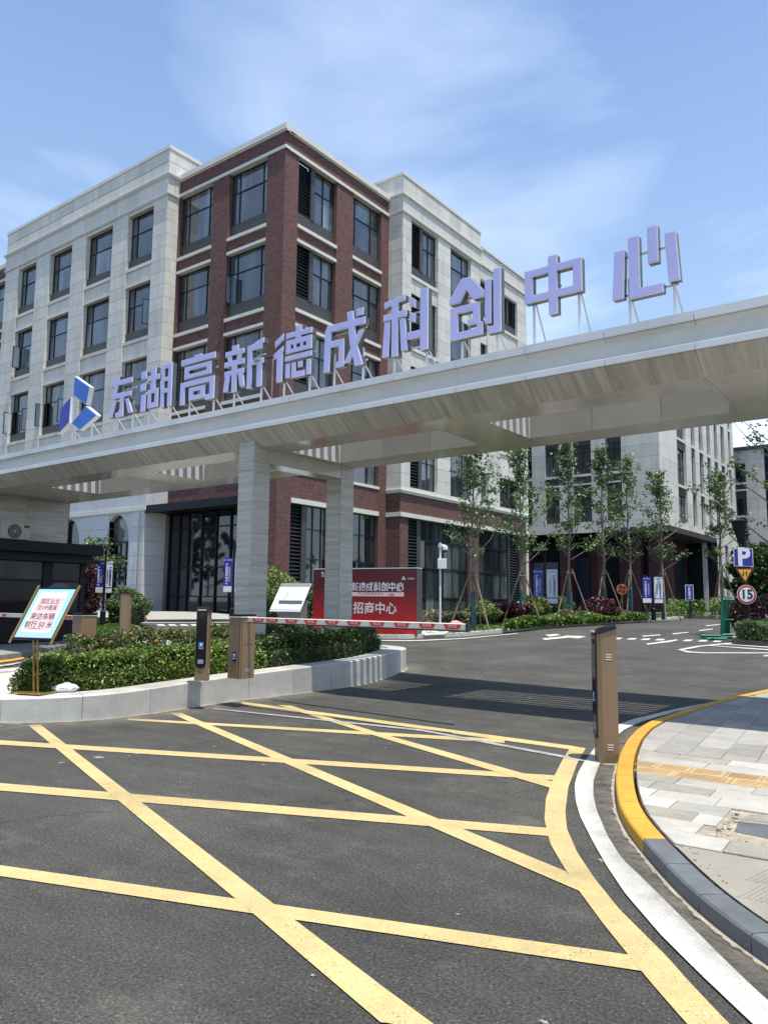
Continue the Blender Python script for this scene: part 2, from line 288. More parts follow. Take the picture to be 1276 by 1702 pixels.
M['grass'] = mat('grass', (.050, .095, .016), .9, var=.35, scale=6, fine=.4, bump=.6, bscale=60)
M['grass_blade'] = leaf_mat('grass_blade', (.04, .085, .01), (.10, .17, .025))
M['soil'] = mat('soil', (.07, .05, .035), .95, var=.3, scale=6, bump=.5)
M['green_steel'] = mat('green_painted_steel', (.010, .13, .075), .45, .1, var=.15, scale=6)
M['orange'] = mat('orange_copper', (.55, .16, .05), .4, .3, var=.2, scale=8)
M['bin_blue'] = mat('bin_blue', (.01, .03, .16), .4, var=.1)
M['sign_yellow'] = mat('sign_yellow', (.68, .37, .02), .4, var=.03)
M['sign_red'] = mat('sign_rim_red', (.36, .012, .02), .4, var=.03)
M['red_wall'] = mat('dark_red_cladding', (.05, .012, .014), .5, var=.1)
M['ac_white'] = mat('ac_casing', (.50, .49, .44), .5, var=.05)
M['boom_white'] = mat('boom_white', (.60, .56, .48), .45, var=.06)
M['map_face'] = mat('map_print', (.66, .66, .70), .35, var=.03)
M['map_road'] = mat('map_road', (.50, .53, .55), .5)
M['map_green'] = mat('map_green', (.35, .5, .28), .5)
M['board_red'] = gradz('red_board_print', .1, (.55, .008, .010), 1.7, (.085, .006, .010))
M['rock'] = mat('pink_boulder', (.45, .26, .22), .9, var=.2, bump=.5)
M['plastic_white'] = mat('crumpled_white_stone', (.62, .62, .62), .5, var=.2, scale=25, bump=1., bscale=30)

def dust_mat():
    m, nt, b = newmat('road_dust'); L = nt.links.new
    a = N(nt, 'ShaderNodeAttribute'); a.attribute_name = 'fade'; g = N(nt, 'ShaderNodeNewGeometry'); n = N(nt, 'ShaderNodeTexNoise'); n.inputs['Scale'].default_value = 3.5; n.inputs['Detail'].default_value = 10; n.inputs['Roughness'].default_value = .8; L(g.outputs['Position'], n.inputs['Vector'])
    x = N(nt, 'ShaderNodeMath', operation='MULTIPLY'); L(a.outputs['Fac'], x.inputs[0]); r = N(nt, 'ShaderNodeMapRange'); r.inputs['From Min'].default_value = .35; r.inputs['From Max'].default_value = .7; r.inputs['To Max'].default_value = 1.0; L(n.outputs['Fac'], r.inputs['Value']); L(r.outputs[0], x.inputs[1])
    t = N(nt, 'ShaderNodeBsdfTransparent'); ms = N(nt, 'ShaderNodeMixShader'); L(x.outputs[0], ms.inputs[0]); L(t.outputs[0], ms.inputs[1]); L(b.outputs[0], ms.inputs[2]); L(ms.outputs[0], nt.nodes['Material Output'].inputs['Surface'])
    b.inputs['Base Color'].default_value = (.22, .20, .165, 1); b.inputs['Roughness'].default_value = .95
    return m
M['dust'] = dust_mat()
# ------------------------------------------------------------------ object helpers
def tag(o, label=None, cat=None, group=None, kind=None):
    if label: o['label'] = label
    if cat: o['category'] = cat
    if group: o['group'] = group
    if kind: o['kind'] = kind
    return o
def empty(name, loc, label, cat, group=None, rz=0):
    o = bpy.data.objects.new(name, None); o.location = loc; o.rotation_euler = (0, 0, rz); o.empty_display_size = .2; COL.objects.link(o)
    return tag(o, label, cat, group)
class MB:
    def __init__(s): s.v = []; s.f = []; s.mi = []
    def add(s, vs, fs, mi=0):
        k = len(s.v); s.v += [tuple(v) for v in vs]; s.f += [tuple(i+k for i in f) for f in fs]; s.mi += [mi]*len(fs); return s
    def box(s, x0, x1, y0, y1, z0, z1, mi=0):
        if x0 > x1: x0, x1 = x1, x0
        if y0 > y1: y0, y1 = y1, y0
        if z0 > z1: z0, z1 = z1, z0
        return s.add([(x0, y0, z0), (x1, y0, z0), (x1, y1, z0), (x0, y1, z0), (x0, y0, z1), (x1, y0, z1), (x1, y1, z1), (x0, y1, z1)],
                     [(3, 2, 1, 0), (4, 5, 6, 7), (0, 1, 5, 4), (1, 2, 6, 5), (2, 3, 7, 6), (3, 0, 4, 7)], mi)
    def prism(s, poly, fn, t0, t1, mi=0):            # poly: 2D points, fn(a,b,t)->3D
        n = len(poly); vs = [fn(a, b, t0) for a, b in poly] + [fn(a, b, t1) for a, b in poly]
        return s.add(vs, [tuple(range(n))[::-1], tuple(range(n, 2*n))] + [(i, (i+1) % n, n+(i+1) % n, n+i) for i in range(n)], mi)
    def tube(s, p, q, r0, r1=None, n=8, mi=0, cap=True):
        r1 = r0 if r1 is None else r1
        p = Vector(p); q = Vector(q); d = (q-p).normalized(); a = d.orthogonal().normalized(); b = d.cross(a)
        vs = []
        for c, r in ((p, r0), (q, r1)):
            for i in range(n):
                t = 2*math.pi*i/n; vs.append(c + a*math.cos(t)*r + b*math.sin(t)*r)
        fs = [(i, (i+1) % n, n+(i+1) % n, n+i) for i in range(n)]
        if cap: fs += [tuple(range(n))[::-1], tuple(range(n, 2*n))]
        return s.add(vs, fs, mi)
    def lathe(s, prof, c=(0, 0, 0), n=16, mi=0):     # profile of (radius, z)
        vs = []
        for r, z in prof:
            for i in range(n):
                t = 2*math.pi*i/n; vs.append((c[0]+r*math.cos(t), c[1]+r*math.sin(t), c[2]+z))
        fs = [(j*n+i, j*n+(i+1) % n, (j+1)*n+(i+1) % n, (j+1)*n+i) for j in range(len(prof)-1) for i in range(n)]
        fs += [tuple(range(n))[::-1], tuple(range((len(prof)-1)*n, len(prof)*n))]
        return s.add(vs, fs, mi)
    def build(s, name, mats, parent=None, smooth=False, origin=None, bevel=0):
        me = bpy.data.meshes.new(name); 
        if origin is None:
            a = np.array(s.v, float); origin = Vector(((a[:, 0].min()+a[:, 0].max())/2, (a[:, 1].min()+a[:, 1].max())/2, a[:, 2].min()))
        else: origin = Vector(origin)
        me.from_pydata([(v[0]-origin.x, v[1]-origin.y, v[2]-origin.z) for v in s.v], [], s.f)
        ms = mats if isinstance(mats, (list, tuple)) else [mats]
        for m in ms: me.materials.append(m)
        if len(ms) > 1: me.polygons.foreach_set('material_index', s.mi)
        if smooth: me.polygons.foreach_set('use_smooth', [True]*len(me.polygons))
        bm = bmesh.new(); bm.from_mesh(me)
        if bevel: bmesh.ops.bevel(bm, geom=bm.edges[:], offset=bevel, segments=2 if bevel > .015 else 1, affect='EDGES', profile=.6)
        bmesh.ops.recalc_face_normals(bm, faces=bm.faces[:]); bm.to_mesh(me); bm.free()
        o = bpy.data.objects.new(name, me); COL.objects.link(o); o.location = origin
        if parent is not None: attach(o, parent)
        return o
def world_of(p):
    m = Matrix.LocRotScale(p.location, p.rotation_euler, p.scale)
    return world_of(p.parent) @ m if p.parent else m
def attach(o, p):                                     # parent keeping the place built in world coordinates
    m = world_of(p).inverted() @ Matrix.LocRotScale(o.location, o.rotation_euler, o.scale)
    o.parent = p; l, r, s_ = m.decompose(); o.location = l; o.rotation_euler = r.to_euler(); o.scale = s_
def children(o): return [c for c in bpy.data.objects if c.parent == o]
def copy_tree(o, parent=None):
    c = o.copy(); COL.objects.link(c)
    if parent is not None: c.parent = parent
    for ch in [x for x in list(COL.objects) if x.parent == o]: copy_tree(ch, c)
    return c
def inst(me_obj, loc, parent, rot=(0, 0, 0), name=None):   # piece sharing mesh data
    c = bpy.data.objects.new(name or me_obj.name.split('.')[0], me_obj.data); COL.objects.link(c); c.location = loc; c.rotation_euler = rot
    attach(c, parent); return c
def drape(poly, name, m, off, kind='structure', parent=None, step=1.0, skirt=0.0):
    bm = bmesh.new(); vs = [bm.verts.new((p[0], p[1], 0)) for p in poly]; bm.faces.new(vs)
    bmesh.ops.triangulate(bm, faces=bm.faces[:], ngon_method='EAR_CLIP')
    xs = [p[0] for p in poly]; ys = [p[1] for p in poly]
    ds = [p[0]*FX+p[1]*FY for p in poly]
    if max(ds) > 14.5:
        k = math.floor(min(ds)/step)*step
        while k < max(ds):
            bmesh.ops.bisect_plane(bm, geom=bm.verts[:]+bm.edges[:]+bm.faces[:], plane_co=(FX*k, FY*k, 0), plane_no=(FX, FY, 0)); k += step
    if skirt:
        be = [e for e in bm.edges if e.is_boundary]
        r = bmesh.ops.extrude_edge_only(bm, edges=be)
        low = {v for v in r['geom'] if isinstance(v, bmesh.types.BMVert)}
    else: low = set()
    for v in bm.verts: v.co.z = T(v.co.x, v.co.y) + off - (skirt if v in low else 0)
    bmesh.ops.recalc_face_normals(bm, faces=bm.faces[:])
    for f in bm.faces:
        if not skirt and f.normal.z < 0: f.normal_flip()
    me = bpy.data.meshes.new(name); bm.to_mesh(me); bm.free(); me.materials.append(m)
    o = bpy.data.objects.new(name, me); COL.objects.link(o)
    if kind: o['kind'] = kind
    if parent: attach(o, parent)
    return o
def gp(pts, dz=0): return [G(x, y, dz).xy for x, y in pts]
FONT_CACHE = {}
def text(s, size, M4, m, parent, name='lettering', align='CENTER', depth=.0015, bold=0., sx=1.):
    cu = bpy.data.curves.new(name, 'FONT'); cu.body = s; cu.size = size; cu.align_x = align; cu.align_y = 'CENTER'; cu.extrude = depth; cu.offset = bold; cu.resolution_u = 3
    t = bpy.data.objects.new(name, cu); COL.objects.link(t); dg = bpy.context.evaluated_depsgraph_get(); dg.update()
    me = bpy.data.meshes.new_from_object(t.evaluated_get(dg)); bpy.data.objects.remove(t)
    me.materials.clear(); me.materials.append(m)
    o = bpy.data.objects.new(name, me); COL.objects.link(o)
    mm = M4 @ Matrix.Diagonal((sx, 1, 1, 1)); l, r, s_ = mm.decompose(); o.location = l; o.rotation_euler = r.to_euler(); o.scale = s_
    attach(o, parent); return o
def frame_mat(o, u, v):                               # 4x4 with local x=u, y=v, z=u x v at o
    u = Vector(u).normalized(); v = Vector(v).normalized(); w = u.cross(v)
    return Matrix(((u.x, v.x, w.x, o[0]), (u.y, v.y, w.y, o[1]), (u.z, v.z, w.z, o[2]), (0, 0, 0, 1)))
def leaves(name, pts, size, m, parent=None, up=.3, jitter=.5, elong=1.9):
    n = len(pts); pts = np.asarray(pts, float)
    nr = rng.normal(size=(n, 3)); nr[:, 2] = np.abs(nr[:, 2]) + up; nr /= np.linalg.norm(nr, axis=1)[:, None]
    a = rng.normal(size=(n, 3)); a -= (a*nr).sum(1)[:, None]*nr; a /= np.linalg.norm(a, axis=1)[:, None]; b = np.cross(nr, a)
    s = size*(1+jitter*(rng.random(n)-.5))[:, None]
    # folded leaf: stem, side, tip, side
    v = np.stack([pts - a*s*elong/2, pts + b*s/2 + nr*s*.12, pts + a*s*elong/2 - nr*s*.1, pts - b*s/2 + nr*s*.12], 1).reshape(-1, 3)
    me = bpy.data.meshes.new(name); me.vertices.add(4*n); me.vertices.foreach_set('co', v.ravel())
    idx = np.arange(n)*4; tri = np.stack([idx, idx+1, idx+2, idx, idx+2, idx+3], 1).ravel()
    me.loops.add(6*n); me.loops.foreach_set('vertex_index', tri); me.polygons.add(2*n); me.polygons.foreach_set('loop_start', np.arange(2*n)*3)
    me.update(calc_edges=True); me.materials.append(m)
    o = bpy.data.objects.new(name, me); COL.objects.link(o)
    if parent is not None: attach(o, parent)
    return o

# ================================================================== GROUND
def ribbon(name, A, B, m, z, closed_=False):
    n = len(A); vs = [(p.x, p.y, T(p.x, p.y)+z) for p in A] + [(p.x, p.y, T(p.x, p.y)+z) for p in B]
    me = bpy.data.meshes.new(name); me.from_pydata(vs, [], [(i, (i+1) % n, n+(i+1) % n, n+i) for i in range(n if closed_ else n-1)]); me.materials.append(m)
    bm = bmesh.new(); bm.from_mesh(me)
    for f in bm.faces:
        f.normal_update()
        if f.normal.z < 0: f.normal_flip()
    bm.to_mesh(me); bm.free()
    o = bpy.data.objects.new(name, me); COL.objects.link(o); o['kind'] = 'structure'; return o
def grid_sheet(name, m):
    ds = [-60, -20, 0, 8, 14] + [15+i for i in range(31)] + [48, 60, 90, 160, 400, 900]
    ws = [-900, -300, -120, -60, -30, 0, 30, 60, 120, 300, 900]
    RX, RY = math.cos(YAW), math.sin(YAW)
    v = []; f = []
    for d in ds:
        for w in ws:
            x = d*FX + w*RX; y = d*FY + w*RY; v.append((x, y, T(x, y)))
    n = len(ws)
    for i in range(len(ds)-1):
        for j in range(n-1): f.append((i*n+j, i*n+j+1, (i+1)*n+j+1, (i+1)*n+j))
    me = bpy.data.meshes.new(name); me.from_pydata(v, [], f); me.materials.append(m)
    o = bpy.data.objects.new(name, me); COL.objects.link(o); o['kind'] = 'structure'; return o
grid_sheet('road', M['asphalt'])
lay = [0.004]
def marking(pts, m, name='road_marking', dz=None):
    lay[0] += .0004
    return drape(gp(pts), name, M[m], lay[0] if dz is None else dz)
def dust_ribbon(name, A, B, z, closed_=False):
    o = ribbon(name, A, B, M['dust'], z, closed_); me = o.data; at = me.color_attributes.new('fade', 'FLOAT_COLOR', 'POINT'); n = len(A)
    for i in range(2*n): at.data[i].color = (1, 1, 1, 1) if i < n else (0, 0, 0, 1)
    return o
def line_px(a, b, z=None, name='edge_line', m='white_paint', n=24):
    lay[0] += .0004
    A = [G(x, y, 0).xy for x, y in a]; B = [G(x, y, 0).xy for x, y in b]
    def rs(P):
        d = [0]
        for p, q in zip(P, P[1:]): d.append(d[-1]+(q-p).length)
        out = []
        for i in range(n+1):
            t = d[-1]*i/n; k = min(max(j for j in range(len(d)) if d[j] <= t+1e-9), len(P)-2); out.append(P[k].lerp(P[k+1], (t-d[k])/max(1e-9, d[k+1]-d[k])))
        return out
    return ribbon(name, rs(A), rs(B), M[m], lay[0]+.003)
# yellow box junction: the four borders and the crossing strips (each a painted sheet a little above the last)
line_px([(949, 1241), (934, 1264.4), (919, 1294.3), (906.6, 1329.2), (904.2, 1364), (914, 1404), (934, 1438.8), (959, 1478.7), (998.8, 1533.5), (1038.7, 1583.4), (1078.6, 1633), (1138.4, 1702), (1225, 1790)],
        [(973, 1244.5), (959, 1269.4), (944, 1309.3), (939, 1349), (941.5, 1379), (959, 1419), (988.9, 1463.8), (1028.8, 1513.6), (1078.6, 1563.4), (1108.5, 1593.4), (1143.4, 1633.2), (1208, 1702), (1300, 1790)], m='yellow', name='road_marking', n=80)
def strip(a, b, m='yellow'):      # a, b: (x, y_top, y_bottom) at the two ends
    marking([(a[0], a[1]), (b[0], b[1]), (b[0], b[2]), (a[0], a[2])], m)
strip((401, 1166.5, 1170.5), (955, 1241, 1247.5))
strip((213, 1194.3, 1197.5), (838, 1229.5, 1235.5))
strip((-300, 1212, 1219), (920, 1289.5, 1297.5))
strip((-300, 1278, 1290), (912, 1377.5, 1391))
strip((-200, 1411, 1428), (1072, 1593, 1617))
marking([(283, 1186), (301, 1185.5), (640, 1326), (940, 1450), (965, 1484), (640, 1342.5)], 'yellow')
marking([(47.5, 1206), (67.5, 1205.2), (454, 1503.9), (640, 1645.7), (735, 1716), (632, 1702), (421, 1521)], 'yellow')
marking([(462, 1172.5), (483, 1173.5), (640, 1222), (917, 1300), (914, 1311), (640, 1229)], 'yellow')
# white edge line curving round the kerb
wl = [(1235, 1160.5), (1180, 1168.5), (1124, 1179), (1088.6, 1187.5), (1053, 1196), (1025, 1206), (1003, 1225), (985.5, 1247), (970.7, 1267.5), (960.4, 1285), (954.5, 1305.9), (956, 1332.4), (963.4, 1359), (985.5, 1403), (1009, 1444.4), (1038.7, 1488.7), (1098.5, 1558.5), (1168.3, 1628.2), (1245.6, 1702), (1340, 1790)]
wr = [(1235, 1163), (1180, 1172), (1124, 1183.5), (1088.6, 1193.9), (1065, 1201), (1038.5, 1213), (1025, 1224), (1010, 1246), (994.9, 1273.4), (985.5, 1300), (985.5, 1323.5), (991.4, 1350), (1009, 1391.3), (1032.6, 1429.6), (1073.6, 1468.7), (1113.5, 1508.6), (1168.3, 1563.4), (1228, 1623.2), (1276, 1668), (1420, 1790)]
line_px(wl, wr, n=90)
# thin grey tape line and saw cut near the island
marking([(352, 1179), (356, 1178), (700, 1213), (985, 1266), (985, 1270), (700, 1216)], 'white_paint').data.materials[0] = mat('worn_thin_line', (.26, .26, .25), .8, var=.35, scale=9)
marking([(445, 1163), (447, 1162.4), (600, 1183), (755, 1204.5), (755, 1205.8), (600, 1184.2)], 'yellow').data.materials[0] = mat('saw_cut', (.015, .015, .015), .9)

# far markings --------------------------------------------------------
for x in (1025, 1049, 1072, 1096, 1142, 1167, 1191): marking([(x-3, 1060.2+(x-1025)*.028), (x+9, 1060.4+(x-1025)*.028), (x+5, 1063+(x-1025)*.028), (x-9, 1062.8+(x-1025)*.028)], 'white_paint', 'speed_dash')
for x in (268, 287, 306, 324, 344, 362, 386, 403): marking([(x-8, 1038), (x+3, 1038), (x+9, 1040.6), (x-4, 1040.6)], 'white_paint', 'speed_dash')
marking([(900, 1061.8), (935, 1058.5), (940, 1057), (965, 1057.5), (974, 1058.7), (960, 1061.8), (945, 1060.5), (905, 1064.4)], 'white_paint', 'lane_arrow')
marking([(905, 1055.8), (924, 1054.2), (932, 1056), (913, 1058.8)], 'white_paint', 'lane_arrow')
marking([(1073, 1070.4), (1118, 1064.4), (1123, 1063.3), (1126, 1064.8), (1112, 1068), (1075, 1072.2)], 'white_paint', 'lane_arrow')
marking([(1066, 1057.4), (1096, 1055.2), (1098, 1056.6), (1068, 1059)], 'white_paint', 'lane_dash')
marking([(1116, 1053.4), (1142, 1051), (1144, 1052.4), (1118, 1055)], 'white_paint', 'lane_dash')
marking([(1160, 1048), (1183, 1045.4), (1184, 1046.8), (1162, 1049.6)], 'white_paint', 'lane_dash')
marking([(1172, 1040.2), (1196, 1037.8), (1196, 1038.9), (1173, 1041.5)], 'white_paint', 'lane_dash')
marking([(1125, 1080.5), (1160, 1074), (1205, 1069.8), (1216, 1069), (1216, 1070.6), (1165, 1075.5), (1134, 1081.5), (1150, 1084), (1175, 1085.3), (1300, 1085.5), (1300, 1087), (1170, 1086.9), (1140, 1085.2)], 'white_paint', 'hatched_area')
for a, b in (((1168, 1073.5), (1300, 1083)), ((1190, 1071), (1300, 1078.5)), ((1205, 1070), (1300, 1075.3))): marking([a, (a[0]+5, a[1]-.3), (b[0], b[1]-1.4), b, (b[0], b[1]+.6)], 'white_paint', 'hatched_area')
marking([(1268, 1090), (1300, 1087.5), (1300, 1090.5), (1268, 1092.5)], 'white_paint', 'lane_dash')
line_px([(445, 1050), (540, 1060.4), (600, 1065), (690, 1065.4), (770, 1061.8), (860, 1053.2)], [(445, 1051.2), (540, 1061.8), (600, 1066.4), (690, 1066.8), (770, 1063), (860, 1054.2)])
marking([(365, 1047), (390, 1049.5), (400, 1050.8), (398, 1052), (372, 1049)], 'white_paint', 'lane_dash')
line_px([(248, 1044), (262, 1050), (274, 1061), (277, 1074)], [(252, 1042.5), (268, 1048), (282, 1060), (287, 1074)])

# ================================================================== RIGHT PAVEMENT
KZ = .10
outer = [(1330, 1135), (1276, 1145.2), (1218.3, 1157), (1165, 1170.3), (1121, 1184), (1082, 1196.8), (1060.6, 1208.6), (1042.9, 1226.3), (1029.7, 1249.9), (1023.2, 1276.4), (1022.3, 1300), (1026.7, 1332.4), (1041.5, 1361.9), (1066.5, 1392.8), (1077.7, 1404.9), (1100.6, 1429.9), (1128.8, 1459.3), (1162.5, 1489.7), (1210.4, 1526.7), (1270.1, 1568), (1340, 1612), (1420, 1660)]
O = [GZ(x, y, KZ).xy for x, y in outer]
def resample(pts, step):
    out = [pts[0].copy()]; acc = 0
    d = [0]
    for a, b in zip(pts, pts[1:]): d.append(d[-1] + (b-a).length)
    n = max(2, int(round(d[-1]/step))); res = []
    for i in range(n+1):
        t = d[-1]*i/n; k = max(j for j in range(len(d)) if d[j] <= t+1e-9); k = min(k, len(pts)-2)
        res.append(pts[k].lerp(pts[k+1], (t-d[k])/max(1e-9, d[k+1]-d[k])))
    return res
def smooth_line(pts, it=2):
    for _ in range(it): pts = [pts[0]] + [pts[i-1]*.25 + pts[i]*.5 + pts[i+1]*.25 for i in range(1, len(pts)-1)] + [pts[-1]]
    return pts
def offs(pts, d):                                     # offset a polyline to its left by d
    out = []
    for i, p in enumerate(pts):
        a = pts[max(0, i-1)]; b = pts[min(len(pts)-1, i+1)]; t = (b-a).normalized(); out.append(p + Vector((-t.y, t.x))*d)
    return out
OL = smooth_line(resample(O, .12), 3)
IL = offs(OL, .145)
IL2 = offs(OL, .175)
def in_poly(p, poly):
    c = False; j = len(poly)-1
    for i in range(len(poly)):
        if (poly[i][1] > p[1]) != (poly[j][1] > p[1]) and p[0] < (poly[j][0]-poly[i][0])*(p[1]-poly[i][1])/(poly[j][1]-poly[i][1])+poly[i][0]: c = not c
        j = i
    return c
far_pt = [Vector((30, OL[-1].y-2)), Vector((30, OL[0].y+12))]
walk_poly = IL2 + [Vector((IL2[-1].x+.5, IL2[-1].y-1.5))] + far_pt
walk = empty('pavement', (0, 0, 0), None, None); tag(walk, kind='structure')
mb = MB(); n = len(walk_poly)
bmv = [(p.x, p.y) for p in walk_poly]
mb.prism(bmv, lambda a, b, t: (a, b, t), -.05, KZ-.012)
mb.build('mortar_bed', M['mortar'], walk)
kerb = empty('kerb', (0, 0, 0), None, None); tag(kerb, kind='structure')
# which kerb stones are painted yellow: those beyond the paint line
yl = GZ(1083, 1392, KZ)
STN = 4                                              # resampled steps in a stone
i = 0; K = len(OL)
while i < K-1:
    j = min(K-1, i+STN); seg = range(i, j+1)
    a = [OL[k] for k in seg]; b = [IL[k] for k in seg]
    g_ = .004
    a[0] = a[0].lerp(a[1], g_/.12); a[-1] = a[-1].lerp(a[-2], g_/.12); b[0] = b[0].lerp(b[1], g_/.12); b[-1] = b[-1].lerp(b[-2], g_/.12)
    mb = MB(); m_ = len(a)
    vs = [(p.x, p.y, -.08) for p in a] + [(p.x, p.y, -.08) for p in b] + [(p.x, p.y, KZ-.012) for p in offs(a, -.0)] + [(p.x, p.y, KZ) for p in offs(a, .012)] + [(p.x, p.y, KZ) for p in b]
    A, B_, C2, D2, E2 = 0, m_, 2*m_, 3*m_, 4*m_; fs = []
    for k in range(m_-1):
        fs += [(A+k, A+k+1, C2+k+1, C2+k), (C2+k, C2+k+1, D2+k+1, D2+k), (D2+k, D2+k+1, E2+k+1, E2+k), (E2+k, E2+k+1, B_+k+1, B_+k)]
    for k in (0, m_-1): fs.append((A+k, C2+k, D2+k, E2+k, B_+k))
    mb.add(vs, fs)
    mid = OL[(i+j)//2]
    is_y = mid.y > yl.y or mid.x < yl.x - .0 and mid.y > yl.y-.2
    o = mb.build('kerb_stone', M['kerb_yellow'] if is_y else M['granite_dark'], kerb)
    if is_y: o['label'] = 'yellow painted kerb stone'
    i = j
# light mortar smear along the foot of the kerb
fine = resample(OL, .04); ribbon('mortar_smear', offs(fine, .02), [p + Vector((rng.normal()*.006, rng.normal()*.006)) for p in offs(fine, -.035)], M['mortar'], .0125)
dust_ribbon('road_dust', offs(fine, .0), offs(fine, -.28), .0119)
# paving stones -------------------------------------------------------
# lower field: long granite slabs laid along the tactile strip; upper field: square-ish slabs laid diagonally
t0 = GZ(1058.5, 1263.6, KZ).xy; t1 = GZ(1276, 1290.4, KZ).xy   # upper edge of the tactile strip
ux = (t1-t0).normalized(); uy = Vector((-ux.y, ux.x))
def uvp(u, v): return t0 + ux*u + uy*v
def clip(poly, a, nrm):                               # keep the side where (p-a).nrm >= 0
    out = []
    for i_ in range(len(poly)):
        p, q = poly[i_], poly[(i_+1) % len(poly)]; dp = (p-a).dot(nrm); dq = (q-a).dot(nrm)
        if dp >= 0: out.append(p)
        if dp*dq < 0: out.append(p.lerp(q, dp/(dp-dq)))
    return out
def slab(corners, m, z=KZ, name='paving_stone', ribs=0):
    poly = [Vector(c) for c in corners]
    cen = sum(poly, Vector((0, 0)))/len(poly)
    for _ in range(2):
        best = min(range(1, len(IL2)-1), key=lambda k: (IL2[k]-cen).length)
        if (IL2[best]-cen).length < 1.0:
            t = (IL2[best+1]-IL2[best-1]).normalized(); poly = clip(poly, IL2[best], Vector((-t.y, t.x)))
            if len(poly) < 3: return
            cen = sum(poly, Vector((0, 0)))/len(poly)
        elif not in_poly(cen, walk_poly): return
    ar = abs(sum(poly[k].x*poly[(k+1) % len(poly)].y - poly[(k+1) % len(poly)].x*poly[k].y for k in range(len(poly))))/2
    if ar < .008: return
    zz = z + rng.normal()*.0015; g_ = .004; q = len(poly)
    P1 = [p + (cen-p).normalized()*g_ for p in poly]; P2 = [p + (cen-p).normalized()*(g_+.005) for p in poly]
    mb = MB(); mb.add([(p.x, p.y, z-.03) for p in P1] + [(p.x, p.y, zz-.004) for p in P1] + [(p.x, p.y, zz) for p in P2],
        [(k, (k+1) % q, q+(k+1) % q, q+k) for k in range(q)] + [(q+k, q+(k+1) % q, 2*q+(k+1) % q, 2*q+k) for k in range(q)] + [tuple(range(2*q, 3*q))])
    if ribs:
        vs_ = sorted(p.dot(uy) for p in P2); v0_, v1_ = vs_[0]+.02, vs_[-1]-.02; us_ = sorted(p.dot(ux) for p in P2); u0_, u1_ = us_[0]+.03, us_[-1]-.03
        if u1_-u0_ > .12:
            for k in range(ribs):
                vv = v0_+(v1_-v0_)*(k+.5)/ribs; c0, c1 = ux*u0_+uy*(vv-.012), ux*u1_+uy*(vv+.012)
                mb.prism([(ux*a_+uy*b_)[:] for a_, b_ in ((u0_, vv-.012), (u1_, vv-.012), (u1_, vv+.012), (u0_, vv+.012))], lambda a, b, t: (a, b, t), zz-.002, zz+.004)
    mb.build(name, m, walk)
M['paver_beige'] = mat('paver_beige', (.255, .238, .195), .75, var=.14, scale=6, fine=.3, rnd=.12, bump=.25, bscale=70, dirt=.12)
rows_ = [(.285, .57, 'p'), (0.0, .285, 'p'), (-.2575, 0, 't'), (-.515, -.2575, 't')] + [(-.515-.282*(k+1), -.515-.282*k, 'p') for k in range(7)]
for r, (v0, v1, kind) in enumerate(rows_):
    u = -1.3 + (r*37 % 11)*.055
    while u < 9.5:
        ln = .6 if kind == 'p' else (.3, .6)[r % 2]; ln *= float(rng.choice([1, 1, .8]))
        c_u, c_v = u+ln/2, (v0+v1)/2
        whiteness = rng.random() + (.35 if u < 1.0 else 0)
        m_ = M['paver_tan'] if kind == 't' else (M['paver_pale'] if whiteness > .55 else M['paver_beige'])
        c = [uvp(u, v0), uvp(u+ln, v0), uvp(u+ln, v1), uvp(u, v1)]
        if -2.17 < c_v < -1.34 and u+ln > 1.11:
            if u < 1.0: c = [uvp(u, v0), uvp(1.1, v0), uvp(1.1, v1), uvp(u, v1)]; slab(c, m_)
            elif u > 2.3: slab(c, m_)
        else: slab(c, m_, ribs=4 if kind == 't' else 0)
        u += ln
for c_ in range(-6, 30):
    off = (c_ % 2)*.37 + .08*(c_ % 3); k = 0
    while k < 16:
        s0 = max(0, k*.74+off-.6); s1 = max(0, (k+1)*.74+off-.6); k += 1
        if s1 - s0 < .02: continue
        sh = lambda v: -.055*v
        slab([uvp(c_*.32+sh(s0), .57+s0), uvp((c_+1)*.32+sh(s0), .57+s0), uvp((c_+1)*.32+sh(s1), .57+s1), uvp(c_*.32+sh(s1), .57+s1)], M['paver'])
# inspection cover in its broken sandy surround
cc = uvp(1.7, -1.8)
cov = empty('inspection_cover', (cc.x, cc.y, KZ-.01), 'dark slate inspection cover set in broken sandy mortar beside the pavement edge', 'manhole cover')
def flat(name, q, z0, z1, m, par, bevel=0):
    mb = MB(); mb.prism([(p.x, p.y) for p in q], lambda a, b, t: (a, b, t), z0, z1); return mb.build(name, m, par, bevel=bevel)
flat('lid', [uvp(1.22, -1.96), uvp(2.2, -2.12), uvp(2.2, -1.5), uvp(1.2, -1.68)], KZ-.03, KZ-.006, M['granite_dark'], cov, .004)
flat('mortar_surround', [uvp(1.115, -2.16), uvp(2.5, -2.16), uvp(2.5, -1.345), uvp(1.115, -1.345)], KZ-.05, KZ-.0165, M['mortar'], cov)
flat('cracked_mortar', [uvp(1.2, -1.62), uvp(2.3, -1.45), uvp(2.3, -1.37), uvp(1.25, -1.4)], KZ-.03, KZ-.009, M['concrete'], cov)
mb2 = MB()
